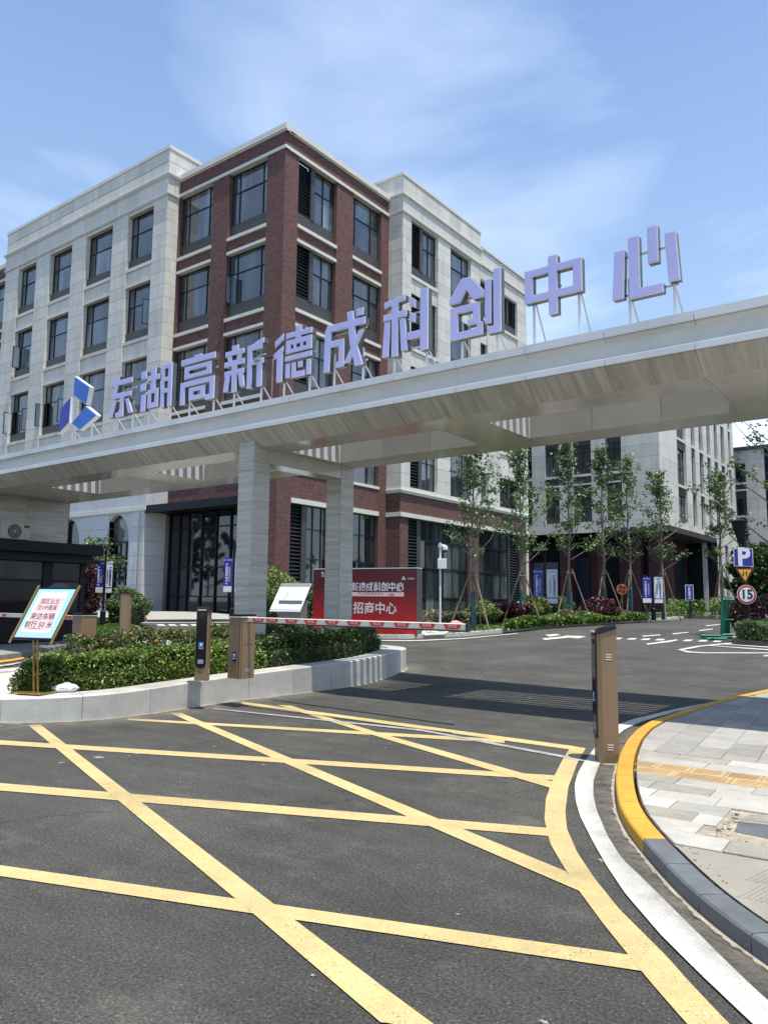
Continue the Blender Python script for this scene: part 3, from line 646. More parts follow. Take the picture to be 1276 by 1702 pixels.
for _ in range(150):
    s_ = float(rng.uniform(.003, .011))*(1+(rng.random() < .1)); e_ = rng.random()
    if e_ < .6: u, v = 1.12+abs(rng.normal())*.035, rng.uniform(-2.15, -1.35)
    else: u, v = rng.uniform(1.15, 2.3), rng.choice([-2.13, -1.37])+rng.normal()*.015
    p = uvp(u, v); a_ = rng.random()*3
    mb2.prism([(p.x+s_*math.cos(a_+t)*rng.uniform(.7, 1.1), p.y+s_*math.sin(a_+t)*rng.uniform(.7, 1.1)) for t in (0, 1.3, 2.5, 3.7, 5)], lambda a, b, t: (a, b, t), KZ-.02, KZ-.0165+s_*rng.uniform(.5, 1.4))
o = mb2.build('rubble', M['mortar'], cov); o['kind'] = 'stuff'
VA = -.515-.282*7-.012
apron = [p for p in IL2 if (p-t0).dot(uy) < VA]
ap = apron + [Vector((apron[-1].x+3, apron[-1].y-1)), uvp(8, VA-.6), uvp(8, VA), uvp((apron[0]-t0).dot(ux), VA)]
flat('concrete_apron', ap, .01, KZ-.007, M['concrete'], walk)
gb = MB(); d2 = (ux*.25 + uy*.97).normalized(); p2 = ux
for r in range(9):
    for k in range(70):
        c0 = uvp(1.45+k*.028+(r % 2)*.01, VA-.42-r*.3); a_ = c0; b_ = c0 + d2*.27
        if not (in_poly(a_, ap) and in_poly(b_, ap)): continue
        gb.prism([a_[:], b_[:], (b_+p2*.012)[:], (a_+p2*.012)[:]], lambda a, b, t: (a, b, t), KZ-.009, KZ-.0045)
if gb.v: o = gb.build('brushed_ridges', M['concrete'], walk); o['kind'] = 'stuff'
rb = MB()
for _ in range(220):                                  # grit and leaf crumbs along the kerb joint
    k = int(rng.integers(30, len(IL2)-10)); p = IL2[k] + Vector((rng.uniform(.0, .09), rng.uniform(-.02, .05))); s_ = float(rng.uniform(.002, .007))
    if (p-t0).dot(uy) > VA: continue
    rb.prism([(p.x+s_*math.cos(t), p.y+s_*math.sin(t)) for t in (0, 1.3, 2.5, 3.7, 5)], lambda a, b, t: (a, b, t), KZ-.009, KZ-.004+s_*.6)
o = rb.build('grit', M['mortar'], walk); o['kind'] = 'stuff'

# ================================================================== TRAFFIC ISLAND
def IZ(y): return .33 + .027*(min(max(y, 4.5), 13.5)-5.6)
base_px = [(0, 1203), (100, 1202), (200, 1195), (300, 1180), (400, 1165), (445, 1160), (541, 1148), (600, 1140), (640, 1131), (658, 1124)]
base = [GZ(x, y, 0).xy for x, y in base_px]
tail = [Vector((-10.35, 14.7)), Vector((-10.8, 15.2)), Vector((-11.5, 15.45)), Vector((-12.2, 15.3)), Vector((-12.9, 14.6)), Vector((-13.2, 13.4)), Vector((-13.5, 10)), Vector((-13.6, 7)), Vector((-13.3, 5.6)), Vector((-12.6, 4.6)), Vector((-11.6, 4.25)), Vector((-10.7, 4.45))]
ring = base + tail
closed = ring + [ring[0]]
RL = resample(closed, .10)[:-1]
for _ in range(12): RL = [RL[i-1]*.25 + RL[i]*.5 + RL[(i+1) % len(RL)]*.25 for i in range(len(RL))]
def coffs(pts, d):
    out = []
    for i in range(len(pts)):
        t = (pts[(i+1) % len(pts)]-pts[i-1]).normalized(); out.append(pts[i] + Vector((-t.y, t.x))*d)
    return out
RI = coffs(RL, .42)
island = empty('traffic_island', (-11.6, 9.5, 0), None, None); tag(island, kind='structure')
n = len(RL); STN = 10; i = 0
while i < n:
    j = min(n, i+STN); a = [RL[k % n].copy() for k in range(i, j+1)]; b = [RI[k % n].copy() for k in range(i, j+1)]
    a[0] = a[0].lerp(a[1], .03); a[-1] = a[-1].lerp(a[-2], .03); b[0] = b[0].lerp(b[1], .03); b[-1] = b[-1].lerp(b[-2], .03)
    m_ = len(a); a2 = [p.lerp(q, .045) for p, q in zip(a, b)]
    vs = [(p.x, p.y, -.1) for p in a] + [(p.x, p.y, IZ(p.y)-.018) for p in a] + [(p.x, p.y, IZ(p.y)) for p in a2] + [(p.x, p.y, IZ(p.y)) for p in b] + [(p.x, p.y, -.1) for p in b]
    fs = []
    for r in range(4):
        for k in range(m_-1): fs.append((r*m_+k, r*m_+k+1, (r+1)*m_+k+1, (r+1)*m_+k))
    fs += [tuple(r*m_ for r in range(5)), tuple(r*m_+m_-1 for r in range(5))]
    mb = MB(); mb.add(vs, fs); mb.build('kerb_block', M['granite'], island); i = j
mb = MB(); bed = coffs(RL, .40); mb.add([(p.x, p.y, IZ(p.y)-.03) for p in bed], [tuple(range(len(bed)))]); mb.build('island_top', M['granite'], island)
ribbon('mortar_foot', coffs(RL, .01), [p + Vector((rng.normal()*.008, rng.normal()*.008)) for p in coffs(RL, -.03)], M['mortar'], .0123, True)

dust_ribbon('road_dust', coffs(RL, -.0), [p for p in coffs(RL, -.65)], .011, True)
# hedges ---------------------------------------------------------------
def hedge(name, poly, h, zf, m, count, size, label, cat, group=None, lump=.1, base_col='leaf_hedge2', edge=.14):
    xs = [p[0] for p in poly]; ys = [p[1] for p in poly]; x0, x1, y0, y1 = min(xs), max(xs), min(ys), max(ys)
    pts = []
    P = np.array([(p[0], p[1]) for p in poly]); Q = np.roll(P, -1, 0)
    def dist(p):
        ab = Q-P; t = np.clip(((p-P)*ab).sum(1)/np.maximum(1e-9, (ab**2).sum(1)), 0, 1); return np.min(np.linalg.norm(P+t[:, None]*ab-p, axis=1))
    ph = rng.random(6)*9
    while len(pts) < count:
        x, y = rng.uniform(x0, x1), rng.uniform(y0, y1)
        if not in_poly((x, y), poly): continue
        d = dist(np.array([x, y])); top = h*(min(1, .12+d/edge)**.4)
        top *= 1 + lump*1.5*(math.sin(x*4.1+ph[0])+math.sin(y*3.7+ph[1])+.7*math.sin((x+y)*9+ph[2])+.6*math.sin((x-y)*13+ph[3]))*.5
        if d < edge*.8 or rng.random() < .3: z = rng.uniform(.02, 1)*top
        else: z = top*(1-abs(rng.normal())*.1) + abs(rng.normal())*.02
        pts.append((x + rng.normal()*.02, y + rng.normal()*.02, zf(x, y) + z))
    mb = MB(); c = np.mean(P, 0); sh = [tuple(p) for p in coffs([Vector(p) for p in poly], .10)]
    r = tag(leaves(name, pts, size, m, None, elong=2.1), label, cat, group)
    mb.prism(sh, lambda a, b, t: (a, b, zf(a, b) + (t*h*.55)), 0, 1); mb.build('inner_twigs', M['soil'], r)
    return r
zi = lambda x, y: IZ(y)-.03
EI = [p for p in coffs(RL, .47)]
def cut_poly(poly, a, nrm): return [tuple(p) for p in clip([Vector(p) for p in poly], Vector(a), Vector(nrm))]
hA = cut_poly(EI, (0, 9.7), (0, -1)); hA = cut_poly(hA, (-11.0, 0), (1, 0)); hA = cut_poly(hA, (0, 5.5), (0, 1)); hA = cut_poly(hA, (-11.0, 6.1), (.75, .66))
hB = cut_poly(EI, (0, 9.8), (0, 1)); hB = cut_poly(hB, (0, 14.1), (0, -1)); hB = cut_poly(hB, (-11.45, 0), (1, 0))
hC = cut_poly(EI, (-11.0, 0), (-1, 0)); hC = cut_poly(hC, (-11.9, 0), (1, 0)); hC = cut_poly(hC, (0, 6.9), (0, 1)); hC = cut_poly(hC, (0, 12.0), (0, -1))
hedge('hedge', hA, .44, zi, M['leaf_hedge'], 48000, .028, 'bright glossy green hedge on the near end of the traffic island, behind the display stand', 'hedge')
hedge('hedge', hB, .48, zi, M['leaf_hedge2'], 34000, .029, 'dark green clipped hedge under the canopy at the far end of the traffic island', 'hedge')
hedge('hedge', hC, .60, zi, M['leaf_photinia'], 16000, .036, 'hedge with reddish shoots along the back of the traffic island', 'hedge')

# ================================================================== GATE CANOPY
YC = 10.05
CX0, CX1 = -23.2, 5.4
def kz(k): return 1.6 + k*YC
Z_TOP, Z_COPB, Z_LIPT, Z_LIPB = kz(.3765), kz(.3645), kz(.3345), kz(.3245)
Y_SF, Z_S = 10.45, 4.59          # front lower edge of the slope, underside height
Y_SB, Y_BK = 13.38, 13.80
can = empty('gate_canopy', (-9, 12, 0), 'long stone-clad gate canopy spanning the entrance road on square columns, with slatted roof openings', 'canopy')
xs = []; x = -2.6
while x < CX1: xs.append(x); x += 1.2
x = -3.8
while x > CX0: xs.insert(0, x); x -= 1.2
xs = [CX0] + xs + [CX1]
opens = [(-19.72, -16.2), (-15.2, -11.7), (-10.72, -7.2), (-6.2, -2.65)]
YO0, YO1 = 11.13, 12.62
def profile_piece(name, x0, x1, prof, m, bev=0):
    mb = MB(); mb.prism(prof, lambda a, b, t: (t, a, b), x0+.004, x1-.004); return mb.build(name, m, can)
for sgn, yc in ((1, YC), (-1, Y_BK+.0)):
    def yy(a): return yc + sgn*a
    for x0, x1 in zip(xs, xs[1:]):
        if x1-x0 < .05: continue
        profile_piece('coping_panel', x0, x1, [(yy(-.0), Z_COPB), (yy(-.0), Z_TOP), (yy(.34), Z_TOP+.01), (yy(.34), Z_COPB)], M['canopy_white'])
        # hollow moulded frieze
        fr = [(yy(.05), Z_COPB-.003), (yy(.06), Z_COPB-.02), (yy(.105), Z_COPB-.07), (yy(.125), (Z_COPB+Z_LIPT)/2), (yy(.10), Z_LIPT+.05), (yy(.06), Z_LIPT+.003), (yy(.3), Z_LIPT+.003), (yy(.3), Z_COPB-.003)]
        profile_piece('frieze_panel', x0, x1, fr, M['canopy_white'])
        profile_piece('lip_panel', x0, x1, [(yy(.012), Z_LIPB), (yy(.0), Z_LIPB+.008), (yy(.0), Z_LIPT-.006), (yy(.01), Z_LIPT), (yy(.3), Z_LIPT), (yy(.3), Z_LIPB)], M['canopy_white'])
        ye = Y_SF if sgn > 0 else Y_SB
        dyy = (ye - yy(.03))
        profile_piece('slope_panel', x0, x1, [(yy(.03), Z_LIPB-.004), (ye, Z_S), (ye, Z_S+.03), (yy(.3), Z_LIPB-.004)], M['trav_x'])
# backing behind the joints
mb = MB(); mb.box(CX0+.01, CX1-.01, YC+.1, YC+.33, Z_LIPB+.01, Z_TOP-.02); mb.box(CX0+.01, CX1-.01, Y_BK-.33, Y_BK-.1, Z_LIPB+.01, Z_TOP-.02)
mb.prism([(YC+.06, Z_LIPB-.008), (Y_SF, Z_S+.008), (Y_SF, Z_LIPB-.008)], lambda a, b, t: (t, a, b), CX0+.01, CX1-.01)
mb.prism([(Y_BK-.06, Z_LIPB-.008), (Y_SB, Z_S+.008), (Y_SB, Z_LIPB-.008)], lambda a, b, t: (t, a, b), CX0+.01, CX1-.01)
mb.build('joint_backing', M['stone2'], can)
# roof slab round the openings, and the slabs' inner walls
mb = MB(); ZR = 5.22
prev = CX0+.02
for a, b in opens + [(CX1-.02, None)]:
    mb.box(prev, a-.03, YO0-.03, YO1+.03, Z_S+.04, ZR)
    prev = b+.03 if b else None
mb.box(CX0+.02, CX1-.02, YC+.35, YO0-.031, Z_S+.04, ZR); mb.box(CX0+.02, CX1-.02, YO1+.031, Y_BK-.35, Z_S+.04, ZR)
mb.build('roof_slab', M['concrete'], can)
for a, b in opens:
    for yw in (YO0, YO1):
        nseg = 3
        for k in range(nseg):
            xa = a + (b-a)*k/nseg; xb = a + (b-a)*(k+1)/nseg; mb = MB(); mb.box(xa+.004, xb-.004, yw-.028 if yw == YO0 else yw, yw if yw == YO0 else yw+.028, Z_S+.002, ZR+.02); mb.build('reveal_panel', M['soffit'], can)
    for xw in (a, b):
        mb = MB(); mb.box(xw-.028 if xw == a else xw, xw if xw == a else xw+.028, YO0-.02, YO1+.02, Z_S+.001, ZR+.021); mb.build('reveal_panel', M['canopy_white'], can)
    nsl = 6
    for k in range(nsl):
        yc = YO0 + (k+.5)*(YO1-YO0)/nsl; mb = MB(); mb.box(a-.03, b+.03, yc-.062, yc+.062, ZR+.03, ZR+.08); mb.build('roof_slat', M['white_metal'], can)
# soffit panels
zt = Z_S+.03
def soff(x0, x1, y0, y1):
    mb = MB(); mb.box(x0+.0025, x1-.0025, y0+.0025, y1-.0025, Z_S, zt); mb.build('soffit_panel', M['soffit'], can)
for x0, x1 in zip(xs, xs[1:]):
    if x1-x0 < .05: continue
    cuts = sorted(set([x0, x1] + [c for o_ in opens for c in o_ if x0 < c < x1]))
    for a, b in zip(cuts, cuts[1:]):
        if b-a < .02: continue
        mid = (a+b)/2
        if any(o_[0] <= mid <= o_[1] for o_ in opens): soff(a, b, Y_SF, YO0); soff(a, b, YO1, Y_SB)
        else: soff(a, b, Y_SF, Y_SB)
# columns with the beam between them
CW = .435
def column(x1, y0, z0):
    c_ = empty('column', (x1-CW/2, y0+CW/2, z0), None, None); attach(c_, can)
    mb = MB(); mb.box(x1-CW+.01, x1-.01, y0+.01, y0+CW-.01, z0-.3, Z_S+.3); mb.build('core', M['stone2'], c_)
    z = 4.76 ; 
    while z > z0:
        za = max(z-.62, z0-.2)
        for (a, b, c2, d2) in ((x1-CW, x1-.022, y0, y0+.02), (x1-.02, x1, y0, y0+CW-.0), (x1-CW, x1-CW+.02, y0+.022, y0+CW-.022), (x1-CW, x1-.022, y0+CW-.02, y0+CW)):
            mb = MB(); mb.box(a+.002, b-.002 if b-a > .1 else b, c2, d2, za+.003, z-.003); mb.build('cladding_stone', M['trav_h'], c_, bevel=.002)
        z = za
    return c_
for y0 in (10.3, 12.93): column(-10.93, y0, IZ(y0))
mb = MB(); mb.box(-11.36, -10.935, 10.74, 12.92, 4.31, Z_S-.002); mb.build('cross_beam', M['soffit'], can)
# second pair out of frame on the right and the wall carrying the left end
for y0 in (10.3, 12.93): column(4.9, y0, 0)
wall = empty('canopy_wall', (-22.9, 12, .2), 'stone-clad wall carrying the left end of the canopy, behind the black guard booth', 'wall')
z = Z_S
while z > .2:
    za = max(z-.62, .2)
    for a, b in ((9.2, 10.6), (10.6, 12.0), (12.0, 13.37)):
        mb = MB(); mb.box(-22.52, -22.5, a+.003, b-.003, za+.003, z-.003); mb.build('cladding_stone', M['trav_h'], wall)
    mb = MB(); mb.box(-23.4, -22.5, 13.35, 13.37, za+.003, z-.003); mb.build('cladding_stone', M['trav_h'], wall)
    z = za
mb = MB(); mb.box(-23.4, -22.515, 9.2, 13.36, .0, Z_S-.003); mb.build('core', M['concrete'], wall)

# ================================================================== SIGN CHARACTERS ON THE CANOPY
def Rr(x0, y0, x1, y1): return [(x0, y0), (x1, y0), (x1, y1), (x0, y1)]
GL = {}
GL['东'] = [Rr(6, 78, 94, 90), [(30, 100), (45, 100), (34, 56), (19, 56)], Rr(19, 46, 92, 58), Rr(50, 0, 64, 58), Rr(34, 0, 60, 11), [(22, 40), (36, 40), (22, 2), (4, 2)], [(70, 40), (83, 40), (100, 4), (84, 4)]]
GL['湖'] = [Rr(2, 76, 18, 94), Rr(0, 50, 17, 66), [(3, 2), (18, 2), (19, 40), (5, 40)], Rr(22, 68, 62, 80), Rr(36, 42, 49, 98), Rr(25, 6, 59, 17), Rr(25, 6, 36, 48), Rr(48, 6, 59, 48), Rr(25, 38, 59, 48), Rr(66, 0, 77, 98), Rr(88, 0, 100, 98), Rr(66, 87, 100, 98), Rr(66, 58, 100, 68), Rr(66, 32, 100, 42)]
GL['高'] = [Rr(2, 84, 98, 96), Rr(40, 88, 60, 100), Rr(12, 70, 88, 79), Rr(12, 53, 25, 79), Rr(75, 53, 88, 79), Rr(12, 53, 88, 62), Rr(2, 36, 98, 47), Rr(2, 0, 15, 47), Rr(85, 0, 98, 47), Rr(74, 0, 90, 11), Rr(27, 23, 73, 32), Rr(27, 6, 40, 32), Rr(60, 6, 73, 32), Rr(27, 6, 73, 15)]
GL['新'] = [Rr(20, 84, 36, 97), Rr(3, 77, 51, 87), [(8, 77), (19, 77), (22, 60), (12, 60)], [(35, 77), (46, 77), (43, 60), (32, 60)], Rr(1, 55, 53, 66), Rr(2, 36, 52, 46), Rr(21, 0, 34, 62), [(4, 36), (17, 36), (12, 4), (0, 4)], [(37, 36), (50, 36), (55, 8), (43, 8)], Rr(60, 76, 96, 88), [(60, 76), (72, 76), (100, 88), (100, 98), (84, 94), (60, 84)], Rr(60, 0, 72, 84), Rr(60, 46, 100, 57), Rr(84, 0, 97, 54)]
GL['德'] = [[(2, 68), (24, 80), (24, 92), (2, 80)], [(0, 46), (24, 58), (24, 68), (0, 56)], Rr(8, 0, 23, 60), Rr(32, 80, 100, 90), Rr(57, 76, 72, 100), Rr(32, 66, 100, 76), Rr(32, 50, 100, 58), Rr(32, 50, 45, 76), Rr(86, 50, 100, 76), Rr(52, 50, 60, 74), Rr(70, 50, 78, 74), Rr(30, 36, 100, 46), Rr(32, 4, 44, 31), Rr(48, 2, 60, 31), Rr(48, 2, 84, 13), Rr(65, 19, 78, 31), Rr(87, 2, 99, 31)]
GL['成'] = [Rr(8, 70, 98, 82), [(2, 0), (15, 0), (19, 74), (10, 82), (4, 74)], Rr(16, 42, 50, 53), Rr(38, 4, 50, 53), Rr(32, 4, 48, 14), [(56, 98), (70, 98), (80, 40), (94, 0), (76, 0), (64, 40)], [(84, 60), (97, 60), (64, 8), (50, 8)], Rr(78, 86, 94, 99)]
GL['科'] = [[(4, 84), (48, 90), (48, 99), (4, 94)], Rr(2, 62, 52, 73), Rr(20, 0, 34, 94), [(5, 60), (17, 60), (14, 2), (0, 2)], [(37, 60), (49, 60), (54, 6), (41, 6)], [(58, 78), (70, 72), (70, 86), (58, 94)], [(58, 52), (70, 48), (70, 62), (58, 68)], Rr(54, 22, 94, 34), Rr(80, 0, 96, 100)]
GL['创'] = [[(24, 98), (42, 98), (69, 68), (69, 60), (47, 60), (34, 78), (21, 60), (0, 60), (0, 68)], Rr(2, 43, 60, 54), Rr(2, 2, 17, 54), Rr(47, 22, 60, 54), Rr(36, 20, 60, 30), Rr(2, 2, 64, 13), Rr(54, 2, 66, 22), Rr(70, 16, 82, 86), Rr(86, 0, 100, 100), Rr(74, 0, 96, 11)]
GL['中'] = [Rr(0, 28, 98, 40), Rr(0, 28, 14, 84), Rr(84, 28, 98, 84), Rr(0, 72, 98, 84), Rr(42, 0, 57, 100)]
GL['心'] = [[(0, 4), (17, 4), (20, 76), (5, 76)], Rr(26, 0, 42, 92), Rr(26, 0, 76, 13), Rr(55, 46, 70, 100), [(84, 12), (100, 12), (96, 84), (80, 84)]]
def glyph_mb(strokes, w, h, shrink, y0, y1, djit=.0007, sw=0):
    mb = MB()
    for i, st in enumerate(strokes):
        cx = sum(p[0] for p in st)/len(st)*w/100; cz = sum(p[1] for p in st)/len(st)*h/100; poly = []
        n_ = len(st); P_ = [Vector((p[0]*w/100, p[1]*h/100)) for p in st]
        ar = sum(P_[k].x*P_[(k+1) % n_].y-P_[(k+1) % n_].x*P_[k].y for k in range(n_)); s = 1 if ar > 0 else -1
        for k in range(n_):
            e1 = (P_[k]-P_[k-1]).normalized(); e2 = (P_[(k+1) % n_]-P_[k]).normalized(); n1 = Vector((-e1.y, e1.x))*s; n2 = Vector((-e2.y, e2.x))*s
            q = (n1+n2); q = q/max(.5, q.length_squared/2) if q.length > 0 else q
            poly.append(P_[k] + q*(shrink+i*.0004))
        mb.prism([(p.x, p.y) for p in poly], lambda a, b, t: (a, t, b), y0 - i*djit, y1 - i*.0003)
    return mb
names = [('东', -15.97, -14.97, 5.81, 6.78, 'leftmost of the ten, beside the blue logo'), ('湖', -14.71, -13.58, 5.79, 6.79, 'second from the left'), ('高', -13.30, -12.16, 5.75, 6.78, 'third from the left, before the stone pier'),
         ('新', -11.90, -10.75, 5.78, 6.78, 'fourth from the left'), ('德', -10.46, -9.48, 5.775, 6.80, 'fifth from the left'), ('成', -9.19, -8.2, 5.76, 6.81, 'sixth from the left'), ('科', -7.83, -6.84, 5.77, 6.83, 'seventh from the left'),
         ('创', -6.46, -5.52, 5.79, 6.83, 'third from the right'), ('中', -5.11, -4.18, 5.87, 6.78, 'second from the right, against the sky'), ('心', -3.75, -2.82, 5.83, 6.80, 'rightmost, against the sky')]
YL = 10.3
def posts(root, xl, xr, zb, mid=False):
    for xx in (xl, xr):
        mb = MB(); mb.box(xx-.016, xx+.016, YL+.10, YL+.13, Z_TOP, zb+.35); mb.build('post', M['white_metal'], root)
        mb = MB(); mb.tube((xx+.02, YL+.13, zb+.05), (xx+.05, YL+.62, Z_TOP-.1), .014, n=6); mb.build('brace', M['white_metal'], root)
for ch, x0, x1, z0, z1, where in names:
    root = empty('sign_character', ((x0+x1)/2, YL+.05, Z_TOP), 'lilac channel letter %s on the canopy, %s' % (ch, where), 'sign letter', 'lilac sign characters standing on the canopy')
    w, h = x1-x0, z1-z0
    a = glyph_mb(GL[ch], w, h, 0, 0, .12); a.v = [(v[0]+x0, v[1]+YL, v[2]+z0) for v in a.v]; body = a.build('channel_body', M['sign_side'], root)
    b = glyph_mb(GL[ch], w, h, .009, -.006, 0.02, .0002); b.v = [(v[0]+x0, v[1]+YL-.008, v[2]+z0) for v in b.v]; b.build('face', M['sign_face'], root)
    # white trim just behind the face
    c2 = glyph_mb(GL[ch], w, h, -.003, -.003, .014, .0003); c2.v = [(v[0]+x0, v[1]+YL-.004, v[2]+z0) for v in c2.v]; c2.build('trim', M['white_metal'], root)
    inset = {'中': (.1, .88), '心': (.22, .88)}.get(ch, (.18, .86))
    posts(root, x0+w*inset[0], x0+w*inset[1], z0 + {'中': .28*h}.get(ch, 0))
    mb = MB(); (mb.box(x0+w*.42, x0+w*.58, YL+.125, YL+.145, z0+h*.5, z0+h*.53) if ch == '中' else None); ch != '中' and mb.box(x0+w*.1, x1-w*.08, YL+.125, YL+.145, z0+h*.68, z0+h*.71); ch != '中' and mb.box(x0+w*.06, x1-w*.06, YL+.125, YL+.145, z0+h*.1, z0+h*.13); mb.build('cross_rail', M['white_metal'], root)
# logo of three blue lozenges
lg = empty('logo_sign', (-17.2, YL, Z_TOP), 'blue three-piece lozenge logo left of the characters on the canopy', 'logo sign')
def loz(px, m, dy):
    P = [PY(x, y, YL) for x, y in px]; mb = MB(); mb.prism([(p.x, p.z) for p in P], lambda a, b, t: (a, t, b), YL+dy, YL+.12+dy)
    o = mb.build('lozenge', M['white_metal'], lg)
    c = sum(P, Vector())/len(P); mb = MB(); mb.prism([(p.x+(c.x-p.x)*.07, p.z+(c.z-p.z)*.07) for p in P], lambda a, b, t: (a, t, b), YL-.008+dy, YL+.01+dy); mb.build('blue_face', m, o)
loz([(124.5, 625), (150, 643), (144, 673), (122, 657)], M['blue1'], .0)
loz([(121.5, 660), (118.5, 703), (101, 722), (104.5, 678)], M['blue2'], -.05)
loz([(145, 675), (163, 690), (134, 715.5), (120, 704)], M['blue1'], -.02)
posts(lg, -17.6, -16.75, 5.75)
# small grey floodlight on an arm beside the fourth character
fl = empty('floodlight', (-10.7, YL+.2, Z_TOP), 'small dark floodlight on a thin arm beside the fourth character', 'floodlight')
mb = MB(); mb.tube((-10.66, YL+.16, Z_TOP), (-10.66, YL+.16, 6.42), .012); mb.build('pole', M['grey_metal'], fl)
mb = MB(); mb.tube((-10.92, YL+.02, 6.33), (-10.42, YL+.2, 6.38), .013); mb.build('arm', M['black'], fl)
mb = MB(); mb.box(-10.98, -10.84, YL-.06, YL+.03, 6.29, 6.36); mb.build('lamp_head', M['grey_metal'], fl, bevel=.008)

# ================================================================== MAIN BUILDING
class Face:                                            # a wall plane: u along it, z up, d outward
    def __init__(s, kind, plane): s.k = kind; s.p = plane
    def pt(s, u, z, d): return (u, s.p-d, z) if s.k == 'Y' else (s.p+d, u, z)
    def box(s, mb, u0, u1, z0, z1, d0, d1, mi=0):
        a = s.pt(u0, z0, d0); b = s.pt(u1, z1, d1); return mb.box(a[0], b[0], a[1], b[1], z0, z1, mi)
    def one(s, name, m, par, u0, u1, z0, z1, d0, d1, bevel=0):
        mb = MB(); s.box(mb, u0, u1, z0, z1, d0, d1); return mb.build(name, m, par, bevel=bevel)
def window(F, par, u0, u1, z0, z1, vs, hs, glass, d=-.30, fw=.055, skip=(), bar=.05):
    mb = MB()
    us = [u0] + [u0+(u1-u0)*v for v in vs] + [u1]; zs = [z0] + [z0+(z1-z0)*h for h in hs] + [z1]
    F.box(mb, u0, u1, z0, z0+fw, d-.04, d+.04); F.box(mb, u0, u1, z1-fw, z1, d-.04, d+.04)
    F.box(mb, u0, u0+fw, z0+fw, z1-fw, d-.04, d+.04); F.box(mb, u1-fw, u1, z0+fw, z1-fw, d-.04, d+.04)
    for v in us[1:-1]: F.box(mb, v-bar/2, v+bar/2, z0+fw, z1-fw, d-.035, d+.045)
    for h in zs[1:-1]:
        for a, b in zip(us, us[1:]): F.box(mb, a+(fw if a == u0 else bar/2), b-(fw if b == u1 else bar/2), h-bar/2, h+bar/2, d-.03, d+.04)
    w = mb.build('window', M['metal_dark'], par)
    for i, (a, b) in enumerate(zip(us, us[1:])):
        for j, (c, e) in enumerate(zip(zs, zs[1:])):
            if (i, j) in skip: continue
            q = MB(); t1, t2 = rng.normal()*.004, rng.normal()*.004
            A = a+.02; B = b-.02; Cc = c+.02; Ee = e-.02
            P = [F.pt(A, Cc, d-.01+t1+t2), F.pt(B, Cc, d-.01-t1+t2), F.pt(B, Ee, d-.01-t1-t2), F.pt(A, Ee, d-.01+t1-t2)]
            Q = [F.pt(A, Cc, d-.022+t1+t2), F.pt(B, Cc, d-.022-t1+t2), F.pt(B, Ee, d-.022-t1-t2), F.pt(A, Ee, d-.022+t1-t2)]
            q.add(P+Q, [(0, 1, 2, 3), (7, 6, 5, 4), (0, 4, 5, 1), (1, 5, 6, 2), (2, 6, 7, 3), (3, 7, 4, 0)]); q.build('pane', M['glass_ceiling'] if (glass is M['glass_hi'] and 13 < z0 < 14.2 and (j == 1 or rng.random() < .2)) else glass, w)
    return w
def sash(F, par, u_h, side, z0, z1, wdt, ang, glass, d=-.26):       # open casement hinged at u_h; side +1 opens away to larger u
    def pt(s, z, t):
        c, sn = math.cos(ang), math.sin(ang); return F.pt(u_h + side*s*c + t*sn*.0, z, d + s*sn + t)
    mb = MB()
    def bar_(s0, s1, a, b):
        vs = [pt(s0, a, 0), pt(s1, a, 0), pt(s1, b, 0), pt(s0, b, 0), pt(s0, a, .035), pt(s1, a, .035), pt(s1, b, .035), pt(s0, b, .035)]
        mb.add(vs, [(3, 2, 1, 0), (4, 5, 6, 7), (0, 1, 5, 4), (1, 2, 6, 5), (2, 3, 7, 6), (3, 0, 4, 7)])
    bar_(0, wdt, z0, z0+.06); bar_(0, wdt, z1-.06, z1); bar_(0, .06, z0+.06, z1-.06); bar_(wdt-.06, wdt, z0+.06, z1-.06)
    o = mb.build('open_casement', M['metal_dark'], par)
    q = MB(); vs = [pt(.05, z0+.05, .01), pt(wdt-.05, z0+.05, .01), pt(wdt-.05, z1-.05, .01), pt(.05, z1-.05, .01), pt(.05, z0+.05, .02), pt(wdt-.05, z0+.05, .02), pt(wdt-.05, z1-.05, .02), pt(.05, z1-.05, .02)]
    q.add(vs, [(3, 2, 1, 0), (4, 5, 6, 7), (0, 1, 5, 4), (1, 2, 6, 5), (2, 3, 7, 6), (3, 0, 4, 7)]); q.build('pane', glass, o)
def louver(F, par, u0, u1, z0, z1, d=-.22, pitch=.2):
    mb = MB(); F.box(mb, u0, u0+.05, z0, z1, d-.1, d+.02); F.box(mb, u1-.05, u1, z0, z1, d-.1, d+.02); F.box(mb, u0+.05, u1-.05, z0, z0+.05, d-.1, d+.02); F.box(mb, u0+.05, u1-.05, z1-.05, z1, d-.1, d+.02)
    F.box(mb, u0+.05, u1-.05, z0+.05, z1-.05, d-.2, d-.18)
    o = mb.build('louver', M['black'], par); s = MB(); z = z0+.1
    while z < z1-.1:
        P = [F.pt(u0+.05, z, d+.02), F.pt(u1-.05, z, d+.02), F.pt(u1-.05, z+.085, d-.07), F.pt(u0+.05, z+.085, d-.07)]; Q = [F.pt(u0+.05, z+.012, d+.025), F.pt(u1-.05, z+.012, d+.025), F.pt(u1-.05, z+.1, d-.065), F.pt(u0+.05, z+.1, d-.065)]
        s.add(P+Q, [(3, 2, 1, 0), (4, 5, 6, 7), (0, 1, 5, 4), (1, 2, 6, 5), (2, 3, 7, 6), (3, 0, 4, 7)]); z += pitch
    s.build('louver_slats', M['louver'], o)
